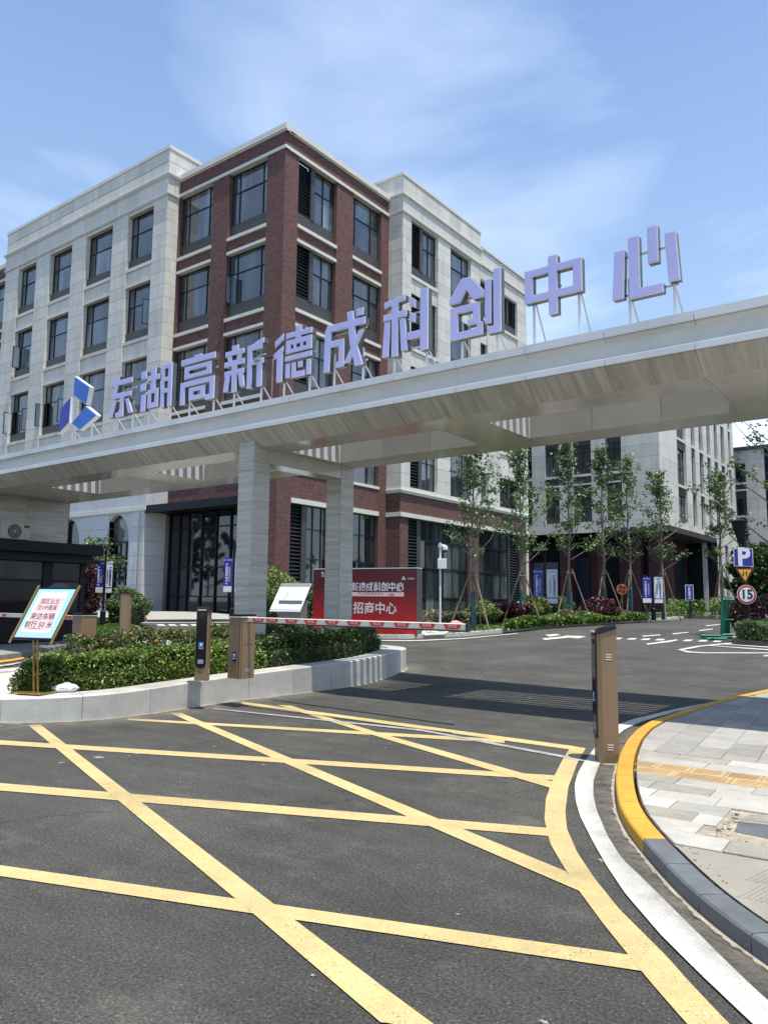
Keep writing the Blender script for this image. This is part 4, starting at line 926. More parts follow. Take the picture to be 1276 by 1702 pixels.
def cladding(F, par, u0, u1, z0, z1, d0, d1, hgt=.79, ztop=None, wid=None, m='stone', name='cladding_stone'):
    g_ = .009; ztop = z1 if ztop is None else ztop
    n = 1 if not wid else max(1, round((u1-u0)/wid)); z = ztop
    while z > z0+.02:
        za = max(z-hgt, z0)
        if z <= z1+.001 or za < z1:
            for k in range(n):
                a = u0+(u1-u0)*k/n; b = u0+(u1-u0)*(k+1)/n
                F.one(name, M[m], par, a+(g_ if k else 0), b-(g_ if k < n-1 else 0), za+g_, min(z, z1)-g_, d0, d1)
        z = za
bd = empty('office_building', (-36, 34, .9), 'five-storey office block of red brick and pale stone wings, behind the entrance canopy', 'building')
FB, RB = Face('Y', 28.0), Face('X', -28.0)              # brick faces
FS, RS = Face('Y', 27.19), Face('X', -26.9)             # stone wing faces
GBASE = .75
# solid cores (dark room depth behind the glass)
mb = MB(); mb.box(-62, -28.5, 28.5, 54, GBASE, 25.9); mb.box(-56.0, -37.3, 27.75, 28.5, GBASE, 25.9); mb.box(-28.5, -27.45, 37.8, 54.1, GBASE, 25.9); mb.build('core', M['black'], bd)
def W_(F, *a): F.one('brick_wall', M['brick'], bd, *a)
# brick: piers, friezes
for u0, u1 in ((-29.37, -28.0), (-33.88, -32.45)): W_(FB, u0, u1, 7.0 if u0 < -30 else GBASE-.3, 25.98, -.5, 0)
W_(FB, -37.0, -36.88, 7.0, 25.98, -.5, -.004)
W_(FB, -37.0, -28.0, 26.17, 27.04, -.5, .0)
W_(FB, -37.0, -29.37, 6.9, 8.33, -.5, -.003)
for u0, u1 in ((28.5, 29.06), (32.3, 33.8), (36.6, 37.39)): W_(RB, u0, u1, GBASE-.3, 25.98, -.5, 0)
W_(RB, 28.5, 37.39, 26.17, 27.04, -.5, 0)
for u0, u1 in ((29.06, 32.3), (33.8, 36.6)): W_(RB, u0, u1, 6.99, 8.33, -.5, -.003)
for r in range(3):
    o_ = -4.77*r
    for u0, u1 in ((-32.45, -29.37), (-36.88, -33.88)): W_(FB, u0, u1, 21.25+o_, 21.9+o_, -.5, -.06)
    for u0, u1 in ((29.06, 32.3), (33.8, 36.6)): W_(RB, u0, u1, 21.25+o_, 21.9+o_, -.5, -.06)
# brick parts of the right wing ground floor
for u0, u1 in ((37.39, 38.25), (45.55, 46.8), (53.1, 54.4)): W_(RS, u0, u1, GBASE-.3, 6.72, -.5, -.06)
W_(RS, 37.39, 54.4, 7.0, 8.17, -.5, -.05)
mb = MB(); mb.box(-28.0, -26.955, 37.385, 37.9, GBASE-.3, 6.72); mb.build('brick_wall', M['brick'], bd); mb = MB(); mb.box(-28.0, -26.945, 37.384, 37.9, 7.0, 8.17); mb.build('brick_wall', M['brick'], bd)
# far left brick beyond the stone wing
for u0, u1 in ((-57.2, -56.3), (-62, -60.0)): W_(FB, u0, u1, GBASE, 25.98, -.5, 0)
W_(FB, -62, -56.3, 26.17, 27.04, -.5, 0)
for r in range(4): W_(FB, -60, -57.2, 21.25-4.77*r, 21.9-4.77*r, -.5, -.06)
for i_, (F_, a, b) in enumerate(((FB, -62, -56.3), (FB, -37.0, -27.86), (RB, 28.0, 37.39))):
    F_.one('coping', M['stone2'], bd, a, b, 27.04, 27.36, -.6, .14+i_*.001)
    F_.one('coping_drip', M['stone2'], bd, a, b, 26.97, 27.04, -.2, .06+i_*.001)
    F_.one('cornice_band', M['stone2'], bd, a, b - (.0 if F_ is RB else .07 if b > -30 else 0), 25.98, 26.17, -.3, .07+i_*.001)
bays = [(FB, -32.45, -29.37, 'a'), (FB, -36.88, -33.88, 'a'), (RB, 29.06, 32.3, 'l'), (RB, 33.8, 36.6, 'b'), (FB, -60, -57.2, 'a')]
for F_, u0, u1, k in bays:
    for r in range(4):
        o_ = -4.77*r; zt = 25.98 if r == 0 else 21.08+4.77+o_
        zb = 22.89+o_ if r < 3 else 8.5
        if r < 3: F_.one('spandrel', M['spandrel'], bd, u0, u1, 22.09+o_, 22.885+o_, -.4, -.2)
        F_.one('sill_band', M['stone2'], bd, u0-.03, u1+.03, (21.9+o_) if r < 3 else 8.33, (22.09+o_) if r < 3 else 8.5, -.35, .05)
        if r: F_.one('lintel_band', M['stone2'], bd, u0-.02, u1+.02, zt, zt+.17, -.35, .04)
        if k == 'l':
            louver(F_, bd, u0, 30.24, zb+(0 if r == 3 else .0), zt); F_.one('post_panel', M['spandrel'], bd, 30.24, 30.56, zb, zt, -.4, -.16)
            window(F_, bd, 30.56, u1, zb, zt, (.47,), (.6,), M['glass_hi'])
        elif k == 'b': window(F_, bd, u0, u1, zb, zt, (.17, .72), (.6,), M['glass_hi'])
        else: window(F_, bd, u0, u1, zb, zt, (.2, .82), (.62,), M['glass_hi'])
sash(FB, bd, -32.3, 1, 18.2, 19.85, .55, 1.25, M['glass_hi'])
# ground floor of the brick right face
for u0, u1, lv in ((29.06, 32.3, True), (33.8, 36.6, False)):
    RB.one('lintel_band', M['stone2'], bd, u0-.0, u1+.0, 6.72, 6.98, -.35, .05)
    us = u0
    if lv: louver(RB, bd, u0, 30.1, 1.5, 6.72); RB.one('post_panel', M['spandrel'], bd, 30.1, 30.5, 1.0, 6.72, -.4, -.16); us = 30.5
    window(RB, bd, us, u1, 1.0, 6.72, (.33, .72) if lv else (.12, .5, .86), (.27, .50, .78), M['glass_lo'])
# door bay on the front: dark glass wall under a thin black canopy
u_ = [-36.78, -35.9, -35.1, -33.95, -32.75, -31.6, -30.4]
mb = MB()
for u in u_: FB.box(mb, u-.04, u+.04, .85, 6.5, -.35, -.18)
for z in (.85, 1.75, 3.35, 5.6, 6.42): FB.box(mb, -36.78, -30.4, z, z+.07, -.34, -.2)
dw = mb.build('glass_wall_frame', M['black'], bd)
for a, b in zip(u_, u_[1:]):
    for c, d in zip((.9, 1.8, 3.4, 5.65), (1.76, 3.36, 5.61, 6.43)):
        t1 = rng.normal()*.0035; mb = MB(); P = [FB.pt(a+.03, c, -.27+t1), FB.pt(b-.03, c, -.27-t1), FB.pt(b-.03, d, -.27-t1), FB.pt(a+.03, d, -.27+t1)]; Q = [FB.pt(a+.03, c, -.29), FB.pt(b-.03, c, -.29), FB.pt(b-.03, d, -.29), FB.pt(a+.03, d, -.29)]
        mb.add(P+Q, [(0, 1, 2, 3), (7, 6, 5, 4), (0, 4, 5, 1), (1, 5, 6, 2), (2, 6, 7, 3), (3, 7, 4, 0)]); mb.build('pane', M['glass_b'], dw)
mb = MB(); mb.box(-36.9, -29.3, 26.55, 28.0, 6.52, 6.6); mb.box(-36.9, -29.3, 26.5, 26.6, 6.45, 6.88); mb.box(-36.9, -29.3, 26.6, 28.0, 6.8, 6.88); mb.build('door_canopy', M['black'], bd)
mb = MB(); FB.box(mb, -30.4, -29.37, GBASE, 6.9, -.5, -.02); mb.build('brick_pier', M['brick'], bd)
# ---- left stone wing
pier_u = [(-38.35, -37.0), (-42.6, -40.95), (-47.3, -45.6), (-51.9, -50.1), (-56.3, -54.4)]
for u0, u1 in pier_u: cladding(FS, bd, u0, u1, 6.75, 25.85, -.45, 0, .79)
for u0, u1 in pier_u: FS.one('pier_core', M['joint'], bd, u0+.01, u1-.01, 6.7, 25.85, -.46, -.02)
win_u = [(-40.95, -38.35), (-45.6, -42.6), (-50.1, -47.3), (-54.4, -51.9)]
for i_, (u0, u1) in enumerate(win_u):
    for r in range(4):
        o_ = -4.75*r
        op = set()
        if r == 2 and i_ == 2: op = {(0, 0), (2, 0)}
        if r == 2 and i_ == 3: op = {(0, 0), (2, 0)}
        if r == 1 and i_ == 3: op = {(0, 0)}
        window(FS, bd, u0, u1, 22.75+o_, 25.65+o_, (.22, .83), (.58,), M['glass_hi'], d=-.36, skip=op)
        FS.one('spandrel', M['spandrel'], bd, u0+.0, u1-.0, 22.15+o_, 22.745+o_, -.45, -.2)
        FS.one('sill_stone', M['stone'], bd, u0+.002, u1-.002, 21.93+o_, 22.15+o_, -.45, -.03)
        FS.one('head_stone', M['stone'], bd, u0+.002, u1-.002, 25.65+o_, 25.848+o_, -.45, -.04) if r else None
        um = (u0+u1)/2
        for a, b in ((u0+.002, um-.006), (um+.006, u1-.002)): FS.one('cladding_stone', M['stone'], bd, a, b, 21.11+o_, 21.92+o_, -.45, -.12)
FS.one('head_stone', M['stone'], bd, -54.4, -38.35, 25.65, 25.845, -.45, -.035)
sash(FS, bd, -38.5, -1, 18.15, 19.75, .55, .9, M['glass_hi'], d=-.3)
for u0, u1 in win_u[2:]: sash(FS, bd, u0+.06, 1, 13.3, 14.9, .6, 2.0, M['glass_hi'], d=-.3); sash(FS, bd, u1-.08, -1, 13.3, 14.9, .55, .75, M['glass_hi'], d=-.3)
sash(FS, bd, win_u[3][0]+.6, -1, 18.1, 19.7, .55, 1.3, M['glass_hi'], d=-.3)
# parapet and mouldings of the left wing (front and the return)
LW = Face('X', -37.0)
npan = 13; du = (56.3-37.0)/npan
for k in range(npan):
    a, b = -56.3+du*k, -56.3+du*(k+1)
    for z0, z1, d in ((26.03, 26.97, .05), (27.25, 28.0, .03), (28.02, 28.8, .03)): FS.one('parapet_stone', M['stone'], bd, a+.008, b-.008 if k < npan-1 else -37.0+.03, z0+.008, z1-.008, -.45, d)
for z0, z1, d in ((26.03, 26.97, .05), (27.25, 28.0, .03), (28.02, 28.8, .03)):
    for a, b in ((27.66, 28.02),) if z0 < 27 else ((27.66, 29.4), (29.4, 31.6), (31.6, 33.8)): LW.one('parapet_stone', M['stone'], bd, a+.0, b-.008, z0+.008, z1-.008, -.4, d)
mb = MB(); mb.box(-56.25, -37.05, 27.25, 34, 25.9, 28.7); mb.build('parapet_core', M['joint'], bd)
for z0, z1, d in ((25.85, 25.93, .05), (25.93, 26.02, .10), (26.98, 27.06, .07), (27.06, 27.15, .13), (27.15, 27.24, .17), (28.8, 29.03, .08)):
    mb = MB(); mb.box(-56.3-d, -37.0+d, 27.19-d, 27.6 if z0 < 28.5 else 34, z0, z1)
    if z0 < 28.5: mb.box(-37.3, -37.0+d, 27.6, 28.05 if z0 < 26.5 else 34, z0, z1)
    mb.build('moulding', M['stone2'], bd)
cladding(LW, bd, 27.64, 28.0, 7.0, 25.85, -.3, 0, .79)
mb = MB(); mb.box(-37.3, -37.012, 27.3, 28.3, 7.0, 25.9); mb.build('return_core', M['joint'], bd)
# ---- right stone wing
RT = Face('Y', 37.39)
cladding(RT, bd, -28.0, -26.9, 8.4, 26.0, -.4, 0, .79, ztop=26.0)
for u0, u1 in ((37.8, 38.34), (41.45, 43.0), (45.7, 47.05), (48.1, 49.8), (52.85, 54.4)): cladding(RS, bd, u0, u1, 8.6, 26.0, -.45, 0, .79, ztop=26.0)
mb = MB()
for u0, u1 in ((37.8, 38.34), (41.45, 43.0), (45.7, 47.05), (48.1, 49.8), (52.85, 54.4)): RS.box(mb, u0+.01, u1-.01, 8.4, 26, -.46, -.02)
mb.box(-28, -26.92, 37.41, 37.9, 8.4, 26.0); mb.build('pier_core', M['joint'], bd)
for r in range(4):
    o_ = -4.75*r; zb = 22.93+o_ if r < 3 else 8.62; zt = 25.85+o_
    louver(RS, bd, 38.34, 39.5, zb, zt); RS.one('post_panel', M['spandrel'], bd, 39.5, 39.85, zb, zt, -.42, -.16)
    window(RS, bd, 39.85, 41.45, zb, zt, (.47,), (.6,), M['glass_hi'])
    window(RS, bd, 43.0, 45.7, zb, zt, (.17, .72), (.6,), M['glass_hi'])
    window(RS, bd, 47.05, 48.1, zb, zt-.8, (.5,), (.6,), M['glass_hi'])
    window(RS, bd, 49.8, 51.4, zb, zt-.8, (.47,), (.6,), M['glass_hi'])
    RS.one('post_panel', M['spandrel'], bd, 51.4, 51.6, zb, zt-.8, -.42, -.16); louver(RS, bd, 51.6, 52.85, zb, zt-.8)
    for u0, u1 in ((38.34, 41.45), (43.0, 45.7), (47.05, 48.1), (49.8, 52.85)):
        if u0 > 46: RS.one('head_stone', M['stone'], bd, u0+.002, u1-.002, zt-.8, zt, -.45, -.05)
        if r < 3:
            RS.one('spandrel', M['spandrel'], bd, u0, u1, 22.3+o_, 22.925+o_, -.4, -.2)
            RS.one('sill_stone', M['stone2'], bd, u0+.002, u1-.002, 22.08+o_, 22.3+o_, -.4, -.02)
            um = (u0+u1)/2
            for a, b in ((u0+.002, um-.006), (um+.006, u1-.002)): RS.one('cladding_stone', M['stone'], bd, a, b, 21.1+o_, 22.07+o_, -.45, -.1)
for a, b in zip(np.linspace(37.39, 47.1, 8), np.linspace(37.39, 47.1, 8)[1:]):
    for z0, z1 in ((26.15, 27.1), (27.32, 28.48)): RS.one('parapet_stone', M['stone'], bd, a+.008, b-.008, z0+.006, z1-.006, -.45, .03)
for a, b in zip(np.linspace(47.1, 54.4, 6), np.linspace(47.1, 54.4, 6)[1:]):
    RS.one('parapet_stone', M['stone'], bd, a+.008, b-.008, 26.3, 27.4, -.45, -.01); RS.one('parapet_stone', M['stone'], bd, a+.008, b-.008, 25.1, 26.1, -.45, -.01)
for z0, z1 in ((26.15, 27.1), (27.32, 28.48)): RT.one('parapet_stone', M['stone'], bd, -29.5 if z0 > 27 else -28.0, -26.875, z0+.006, z1-.006, -.4, .03)
mb = MB(); mb.box(-31.8, -26.95, 37.45, 47.05, 25.9, 28.45); mb.box(-31.8, -26.97, 47.05, 54.3, 25.0, 27.4); mb.build('parapet_core', M['stone'], bd)
for z0, z1, d, ya, yb in ((26.0, 26.07, .05, 37.39, 47.1), (26.07, 26.14, .1, 37.39, 47.1), (27.1, 27.18, .07, 37.39, 47.1), (27.18, 27.3, .14, 37.39, 47.1), (28.48, 28.66, .08, 37.39, 47.1), (27.42, 27.6, .08, 47.26, 54.4), (26.12, 26.28, .1, 47.26, 54.4)):
    mb = MB(); mb.box(-32 if z0 > 28 else -27.4, -26.9+d, ya-(d if ya < 40 else 0), yb+d*.9, z0, z1)
    if ya < 40 and z0 < 28: mb.box(-28, -27.4, ya-d, ya+.3, z0, z1)
    mb.build('moulding', M['stone2'], bd)
for z0, z1, d in ((8.17, 8.3, .04), (8.3, 8.38, .1), (8.38, 8.6, .03), (6.73, 6.99, .05)):
    mb = MB(); mb.box(-27.4, -26.9+d, 37.39-d, 54.4+d, z0, z1); mb.box(-28, -27.4, 37.39-d, 37.8, z0, z1); mb.build('moulding', M['stone2'], bd)
louver(RS, bd, 38.25, 39.4, 1.1, 6.72); RS.one('post_panel', M['spandrel'], bd, 39.4, 39.8, 1.0, 6.72, -.42, -.2)
window(RS, bd, 39.8, 45.55, 1.0, 6.72, (.12, .30, .48, .66, .84), (.155, .48, .78), M['glass_lo'])
window(RS, bd, 46.8, 51.4, 1.0, 6.72, (.25, .5, .75), (.155, .48, .78), M['glass_lo'])
RS.one('post_panel', M['spandrel'], bd, 51.4, 51.6, 1.0, 6.72, -.42, -.2); louver(RS, bd, 51.6, 53.1, 1.1, 6.72)
mb = MB(); mb.box(-28, -26.87, 37.36, 54.43, .5, 1.02); mb.box(-29, -27.97, 27.97, 37.39, .5, 1.0); mb.build('plinth', M['granite'], bd)
# end wall of the wing
mb = MB(); mb.box(-45, -26.92, 54.0, 54.38, GBASE, 27.3); mb.build('end_wall', M['stone'], bd)
# ---- podium with arches on the left
FP = Face('Y', 26.6)
def arch_wall(u0, u1, ac, ar, zs, z0, z1):
    mb = MB(); n = 18; pts = []
    # pointed-round arch outline from left foot to right foot
    for i in range(n+1):
        t = math.pi - math.pi*i/n; pts.append((ac+ar*math.cos(t), zs+ar*1.28*math.sin(t)))
    top = z1
    cols = [(u0, z0, u0, top)]
    for d0, d1 in ((-.5, 0),):
        # side strips
        FP.box(mb, u0, ac-ar, z0, zs, d0, d1); FP.box(mb, ac+ar, u1, z0, zs, d0, d1)
        FP.box(mb, u0, ac-ar, zs, top, d0, d1); FP.box(mb, ac+ar, u1, zs, top, d0, d1)
        for (a, za), (b, zb) in zip(pts, pts[1:]):
            vs = [FP.pt(a, za, d1), FP.pt(b, zb, d1), FP.pt(b, top, d1), FP.pt(a, top, d1), FP.pt(a, za, d0), FP.pt(b, zb, d0), FP.pt(b, top, d0), FP.pt(a, top, d0)]
            mb.add(vs, [(0, 1, 2, 3), (7, 6, 5, 4), (0, 4, 5, 1), (2, 6, 7, 3)])
    mb.build('arch_wall', M['stone_blue'], bd)
    # window in the arch
    fr = MB(); d = -.32; R2 = ar-.0
    gl = [(ac+R2*math.cos(math.pi-math.pi*i/n), zs+R2*1.28*math.sin(math.pi-math.pi*i/n)) for i in range(n+1)]
    for (a, za), (b, zb) in zip(gl, gl[1:]):
        c = (ac+(a-ac)*.92, zs+(za-zs)*.93); e = (ac+(b-ac)*.92, zs+(zb-zs)*.93)
        vs = [FP.pt(a, za, d+.05), FP.pt(b, zb, d+.05), FP.pt(e[0], e[1], d+.05), FP.pt(c[0], c[1], d+.05), FP.pt(a, za, d-.04), FP.pt(b, zb, d-.04), FP.pt(e[0], e[1], d-.04), FP.pt(c[0], c[1], d-.04)]
        fr.add(vs, [(0, 1, 2, 3), (7, 6, 5, 4), (0, 4, 5, 1), (2, 6, 7, 3)])
    for u in (ac-ar+.04, ac-ar*.45, ac+ar*.02, ac+ar*.5, ac+ar-.04): FP.box(fr, u-.05, u+.05, z0, zs-.06, d-.04, d+.05)
    for z in (z0+.1, 2.6, zs-.12): FP.box(fr, ac-ar, ac+ar, z, z+.12, d-.035, d+.06)
    w = fr.build('window', M['metal_dark'], bd)
    q = MB(); q.add([FP.pt(a, b, d) for a, b in gl] + [FP.pt(a, b, d-.02) for a, b in gl], [tuple(range(n+1)), tuple(range(n+1, 2*n+2))]); q.build('pane', M['glass_lo'], w)
    us = [ac-ar, ac-ar*.45, ac+ar*.02, ac+ar*.5, ac+ar]
    for a, b in zip(us, us[1:]): FP.one('pane', M['glass_b'], w, a, b, z0, zs-.05, d-.02, d)
pa = [PY(*q, 26.6) for q in ((174.1, 898), (214, 898), (144.7, 880), (196.4, 856), (143.5, 898), (247, 880), (215.2, 880))]
a_l, a_r, p2l, apex, a1r, c_r, p1l = pa
zs_ = 5.0
ar = (a_r.x-a_l.x)/2; ac = (a_r.x+a_l.x)/2; pitch_ = 5.05
arch_wall(p2l.x+2.35, p1l.x+.2, ac, ar, apex.z-ar*1.28, GBASE, 6.55)
for k in (1, 2, 3): arch_wall(p2l.x+2.35-pitch_*k, p1l.x+.2-pitch_*k, ac-pitch_*k, ar, apex.z-ar*1.28, GBASE, 6.55)
for k in range(4):
    u1 = -36.975 if k == 0 else p2l.x+2.35-pitch_*(k-1); u0 = p1l.x+.2-pitch_*k
    cladding(FP, bd, u0, u1, GBASE, 6.55, -.5, .06, .83, m='stone_blue', name='pilaster_stone'); FP.one('pilaster_core', M['joint'], bd, u0+.01, u1-.01, GBASE, 6.5, -.5, .04)
RP = Face('X', -36.95)
cladding(RP, bd, 26.58, 28.0, GBASE, 6.55, -.4, .0, .83, m='stone_blue', name='pilaster_stone')
mb = MB(); mb.box(-37.4, -36.96, 26.6, 28.3, GBASE, 6.5); mb.box(-56, -37.3, 27.0, 27.5, 6.5, 8.5); mb.build('return_core', M['joint'], bd)
k = 0; u = -36.85
while u > -56:
    FP.one('fascia_stone', M['stone_blue'], bd, u-1.38+.008, u, 6.86, 8.15, -.4, .10); u -= 1.38
for z0, z1, d in ((6.55, 6.62, .08), (6.62, 6.86, .16), (8.15, 8.35, .14)):
    mb = MB(); mb.box(-56, -36.95+d, 26.6-d, 27.6, z0, z1); mb.box(-37.5, -36.95+d, 27.6, 28.0, z0, z1); mb.build('moulding', M['stone2'], bd)
RP.one('fascia_stone', M['stone_blue'], bd, 27.02, 28.0, 6.86, 8.15, -.4, .10)
mb = MB(); mb.box(-37.2, -37.14, 26.35, 26.41, .8, 6.5); mb.build('downpipe', M['grey_metal'], bd)

# ================================================================== OTHER BUILDINGS
X2, Y2 = -22.87, 74.33
b2 = empty('office_building', (-30, 85, 1), 'second pale stone office block with tall window strips, behind the row of young trees', 'building')
F2, R2 = Face('Y', Y2), Face('X', X2)
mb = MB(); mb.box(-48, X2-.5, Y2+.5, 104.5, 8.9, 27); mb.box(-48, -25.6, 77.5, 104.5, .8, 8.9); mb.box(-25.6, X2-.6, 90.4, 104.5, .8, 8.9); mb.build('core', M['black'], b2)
def pcl(F_, a, b, z0=8.75, z1=27): cladding(F_, b2, a, b, z0, z1, -.5, 0, 1.23, ztop=27)
strips = [(-28.2, -26.6), (-31.7, -29.72), (-34.8, -33.2), (-37.3, -36.3), (-41, -39.2), (-45, -43)]
edges = [X2] + [v for s in strips for v in s[::-1]] + [-48]
for a, b in zip(edges[::2], edges[1::2]): pcl(F2, b, a)
for u0, u1 in strips:
    F2.one('fascia_stone', M['stone'], b2, u0, u1, 8.75, 9.85, -.5, -.005)
    for r in range(3):
        z = 9.9+4.9*r
        window(F2, b2, u0, u1, z, z+3.0, (.5,), (.75,), M['glass_lo'], d=-.35, bar=.08)
        F2.one('spandrel', M['spandrel'], b2, u0, u1, z+3.0, z+3.75, -.4, -.25); F2.one('sill_band', M['stone2'], b2, u0, u1, z+3.75, z+3.9, -.4, .02)
        F2.one('spandrel', M['spandrel'], b2, u0, u1, z+3.9, z+4.65, -.4, -.25); F2.one('sill_band', M['stone2'], b2, u0, u1, z+4.65, z+4.9, -.4, -.02)
rst = [(80.2, 83.4), (85.4, 86.9), (88.6, 90.2), (91.9, 93.4), (95.2, 96.7), (98.4, 100.1), (102.1, 103.3)]
e2 = [Y2+.5] + [v for s in rst for v in s] + [104.8]
for a, b in zip(e2[::2], e2[1::2]): pcl(R2, a, b, 1.0 if a > 90 else 8.75)
for u0, u1 in rst:
    for r in range(3):
        z = 9.95+4.9*r
        window(R2, b2, u0, u1, z, z+2.9, (.33, .66) if u1-u0 > 2 else (.5,), (.3, .72), M['glass_hi'], d=-.35, bar=.07)
        R2.one('spandrel', M['spandrel'], b2, u0, u1, z+2.9, z+3.7, -.4, -.15); R2.one('sill_band', M['stone2'], b2, u0, u1, z+3.7, z+3.95, -.4, .02)
        R2.one('spandrel', M['spandrel'], b2, u0, u1, z+3.95, z+4.9, -.4, -.3)
    R2.one('fascia_stone', M['stone'], b2, u0, u1, 8.75, 9.95, -.5, -.004)
mb = MB(); mb.box(-48, X2+.2, Y2-.2, 105, 27.0, 27.5); mb.build('coping', M['stone2'], b2)
for u0, u1 in ((91.9, 94), (95.3, 97.3), (98.5, 100.5), (101.5, 103.6)):
    for z in (1.4, 5.0): window(R2, b2, u0, u1, z, z+3.0, (.33, .66), (.35,), M['glass_lo'], d=-.3, bar=.1)
    R2.one('spandrel', M['spandrel'], b2, u0, u1, 4.4, 5.0, -.4, -.1); R2.one('spandrel', M['spandrel'], b2, u0, u1, 8.0, 8.75, -.4, -.1)
for a, b in ((90.75, 91.9), (94, 95.3), (97.3, 98.5), (100.5, 101.5), (103.6, 104.8)): R2.one('cladding_stone', M['stone'], b2, a, b, 1.0, 8.74, -.5, -.01)
# recessed ground floor: grey wall, dark red and black panels, roller shutter and the projecting portal
mb = MB(); mb.box(-48, X2-.4, Y2+2.6, Y2+2.9, .8, 8.75); mb.build('recess_wall', M['black'], b2)
def gpan(xa, xb, m, d=2.55, z1=8.7): P = PY(xa, 960, Y2+d); Q = PY(xb, 960, Y2+d); mb = MB(); mb.box(P.x, Q.x, Y2+d-.1, Y2+d, .8, z1); mb.build('wall_panel', m, b2)
M['slate_navy'] = mat('navy_shutter', (.012, .015, .035), .5, var=.1)
M['slate_wall'] = mat('slate_grey_wall', (.10, .11, .125), .6, var=.06)
gpan(882, 928, M['slate_wall'], 1.2, 5.9); gpan(936, 958, M['red_wall']); gpan(980, 1000, M['red_wall']); gpan(1030, 1055, M['red_wall'], 2.0); gpan(1056, 1075, M['slate_wall'], 1.8, 4.5); gpan(1078, 1118, M['red_wall'], 1.0)
mb = MB(); P = PY(957, 960, Y2+2.3); Q = PY(980, 960, Y2+2.3)
for k in range(22): mb.box(P.x, Q.x, Y2+2.3, Y2+2.36+(k % 2)*.03, .9+k*.25, 1.12+k*.25)
mb.build('roller_shutter', M['slate_navy'], b2)
for xx in (-25.4, -29, -33, -37): mb = MB(); mb.box(xx-.35, xx+.35, Y2+.2, Y2+.9, .8, 8.74); mb.build('pillar', M['red_wall'], b2)
mb = MB(); mb.box(-26.5, X2+1.0, 73.4, 90.7, 8.5, 9.02); mb.build('portal_roof', M['spandrel'], b2)
mb = MB(); mb.box(-24.4, X2+1.0, 90.3, 90.7, .9, 8.5); mb.build('portal_wall', M['black'], b2)
mb = MB(); mb.box(-27.5, -25.0, 77, 90, .9, 8.5); mb.build('portal_wall', M['red_wall'], b2)
mb = MB(); mb.box(-24.99, -24.95, 79, 84.5, .95, 6.2); mb.box(-24.99, -24.95, 85.5, 89.5, .95, 7.2); mb.build('portal_door', M['glass_b'], b2)
# third building, far right
D3 = 118.
b3 = empty('office_building', (-9, 120, 1), 'third pale office block at the far right, partly hidden by trees', 'building')
F3 = Face('Y', 108.)
def at3(x, y): p = PY(x, y, 108.); return p.x, p.z
x_a, z_t = at3(1219, 742); x_b = at3(1239, 800)[0]; x_c = at3(1270, 800)[0]; x_w = at3(1221, 800)[0]
zt3 = at3(1240, 742)[1]
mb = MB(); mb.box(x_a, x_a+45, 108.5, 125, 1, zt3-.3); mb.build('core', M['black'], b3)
cladding(F3, b3, x_b, x_c, 1, zt3-.5, -.5, 0, 1.3); cladding(F3, b3, x_a-.2, x_w, 1, zt3-.5, -.5, 0, 1.3); cladding(F3, b3, x_c+2, x_c+6, 1, zt3-.5, -.5, 0, 1.3)
F3.one('parapet_stone', M['stone'], b3, x_w, x_b, zt3-2.2, zt3-.5, -.5, -.01); F3.one('coping', M['spandrel'], b3, x_a-.4, x_a+45, zt3-.5, zt3, -.6, .15)
z3 = [at3(1230, yy)[1] for yy in (802, 816, 856, 870)]
for (ya, yb) in ((763, 802), (816, 857), (871, 910), (925, 965)):
    z1, z0 = at3(1230, ya)[1], at3(1230, yb)[1]
    window(F3, b3, x_w, x_b, z0, z1-1.0, (.5,), (.7,), M['glass_lo'], d=-.35, bar=.1); F3.one('spandrel', M['spandrel'], b3, x_w, x_b, z1-1.0, z1, -.4, -.25); F3.one('sill_band', M['stone2'], b3, x_w, x_b, z0-.25, z0, -.4, .02)
    F3.one('spandrel', M['spandrel'], b3, x_w, x_b, z0-1.05, z0-.25, -.4, -.25); F3.one('sill_band', M['stone2'], b3, x_w, x_b, z1, z1+.2, -.4, .02)
# white steel roof structure glimpsed at the far left
rf = empty('roof_frame', (-66, 38, 20), 'pale blue-white steel roof frame just visible past the left end of the stone wing', 'building')
P0 = PY(-30, 385, 36.); P1 = PY(14, 400, 36.)
mb = MB(); mb.box(P0.x-8, P1.x+1.5, 36, 36.4, 24.9+3.6, 25.2+3.6); mb.box(P0.x-8, P1.x+1.5, 36, 36.3, 26.4, 26.6); mb.build('rail', M['white_metal'], rf)
mb = MB(); 
for k in range(8):
    x = P1.x+1-k*1.2; mb.tube((x, 36.1, 26.5), (x, 36.1, 28.6), .05); mb.tube((x, 36.1, 26.6), (x-1.2, 36.1, 28.5), .04)
mb.build('lattice', M['white_metal'], rf)
mb = MB(); mb.box(P0.x-8, P1.x+1.6, 36, 40, 1, 26.2); mb.build('lower_block', M['stone_blue'], rf)
for u0, u1 in strips: F2.one('fascia_stone', M['stone'], b2, u0, u1, 24.6, 26.98, -.5, -.01)
for u0, u1 in rst: R2.one('fascia_stone', M['stone'], b2, u0, u1, 24.65, 26.98, -.5, -.01)

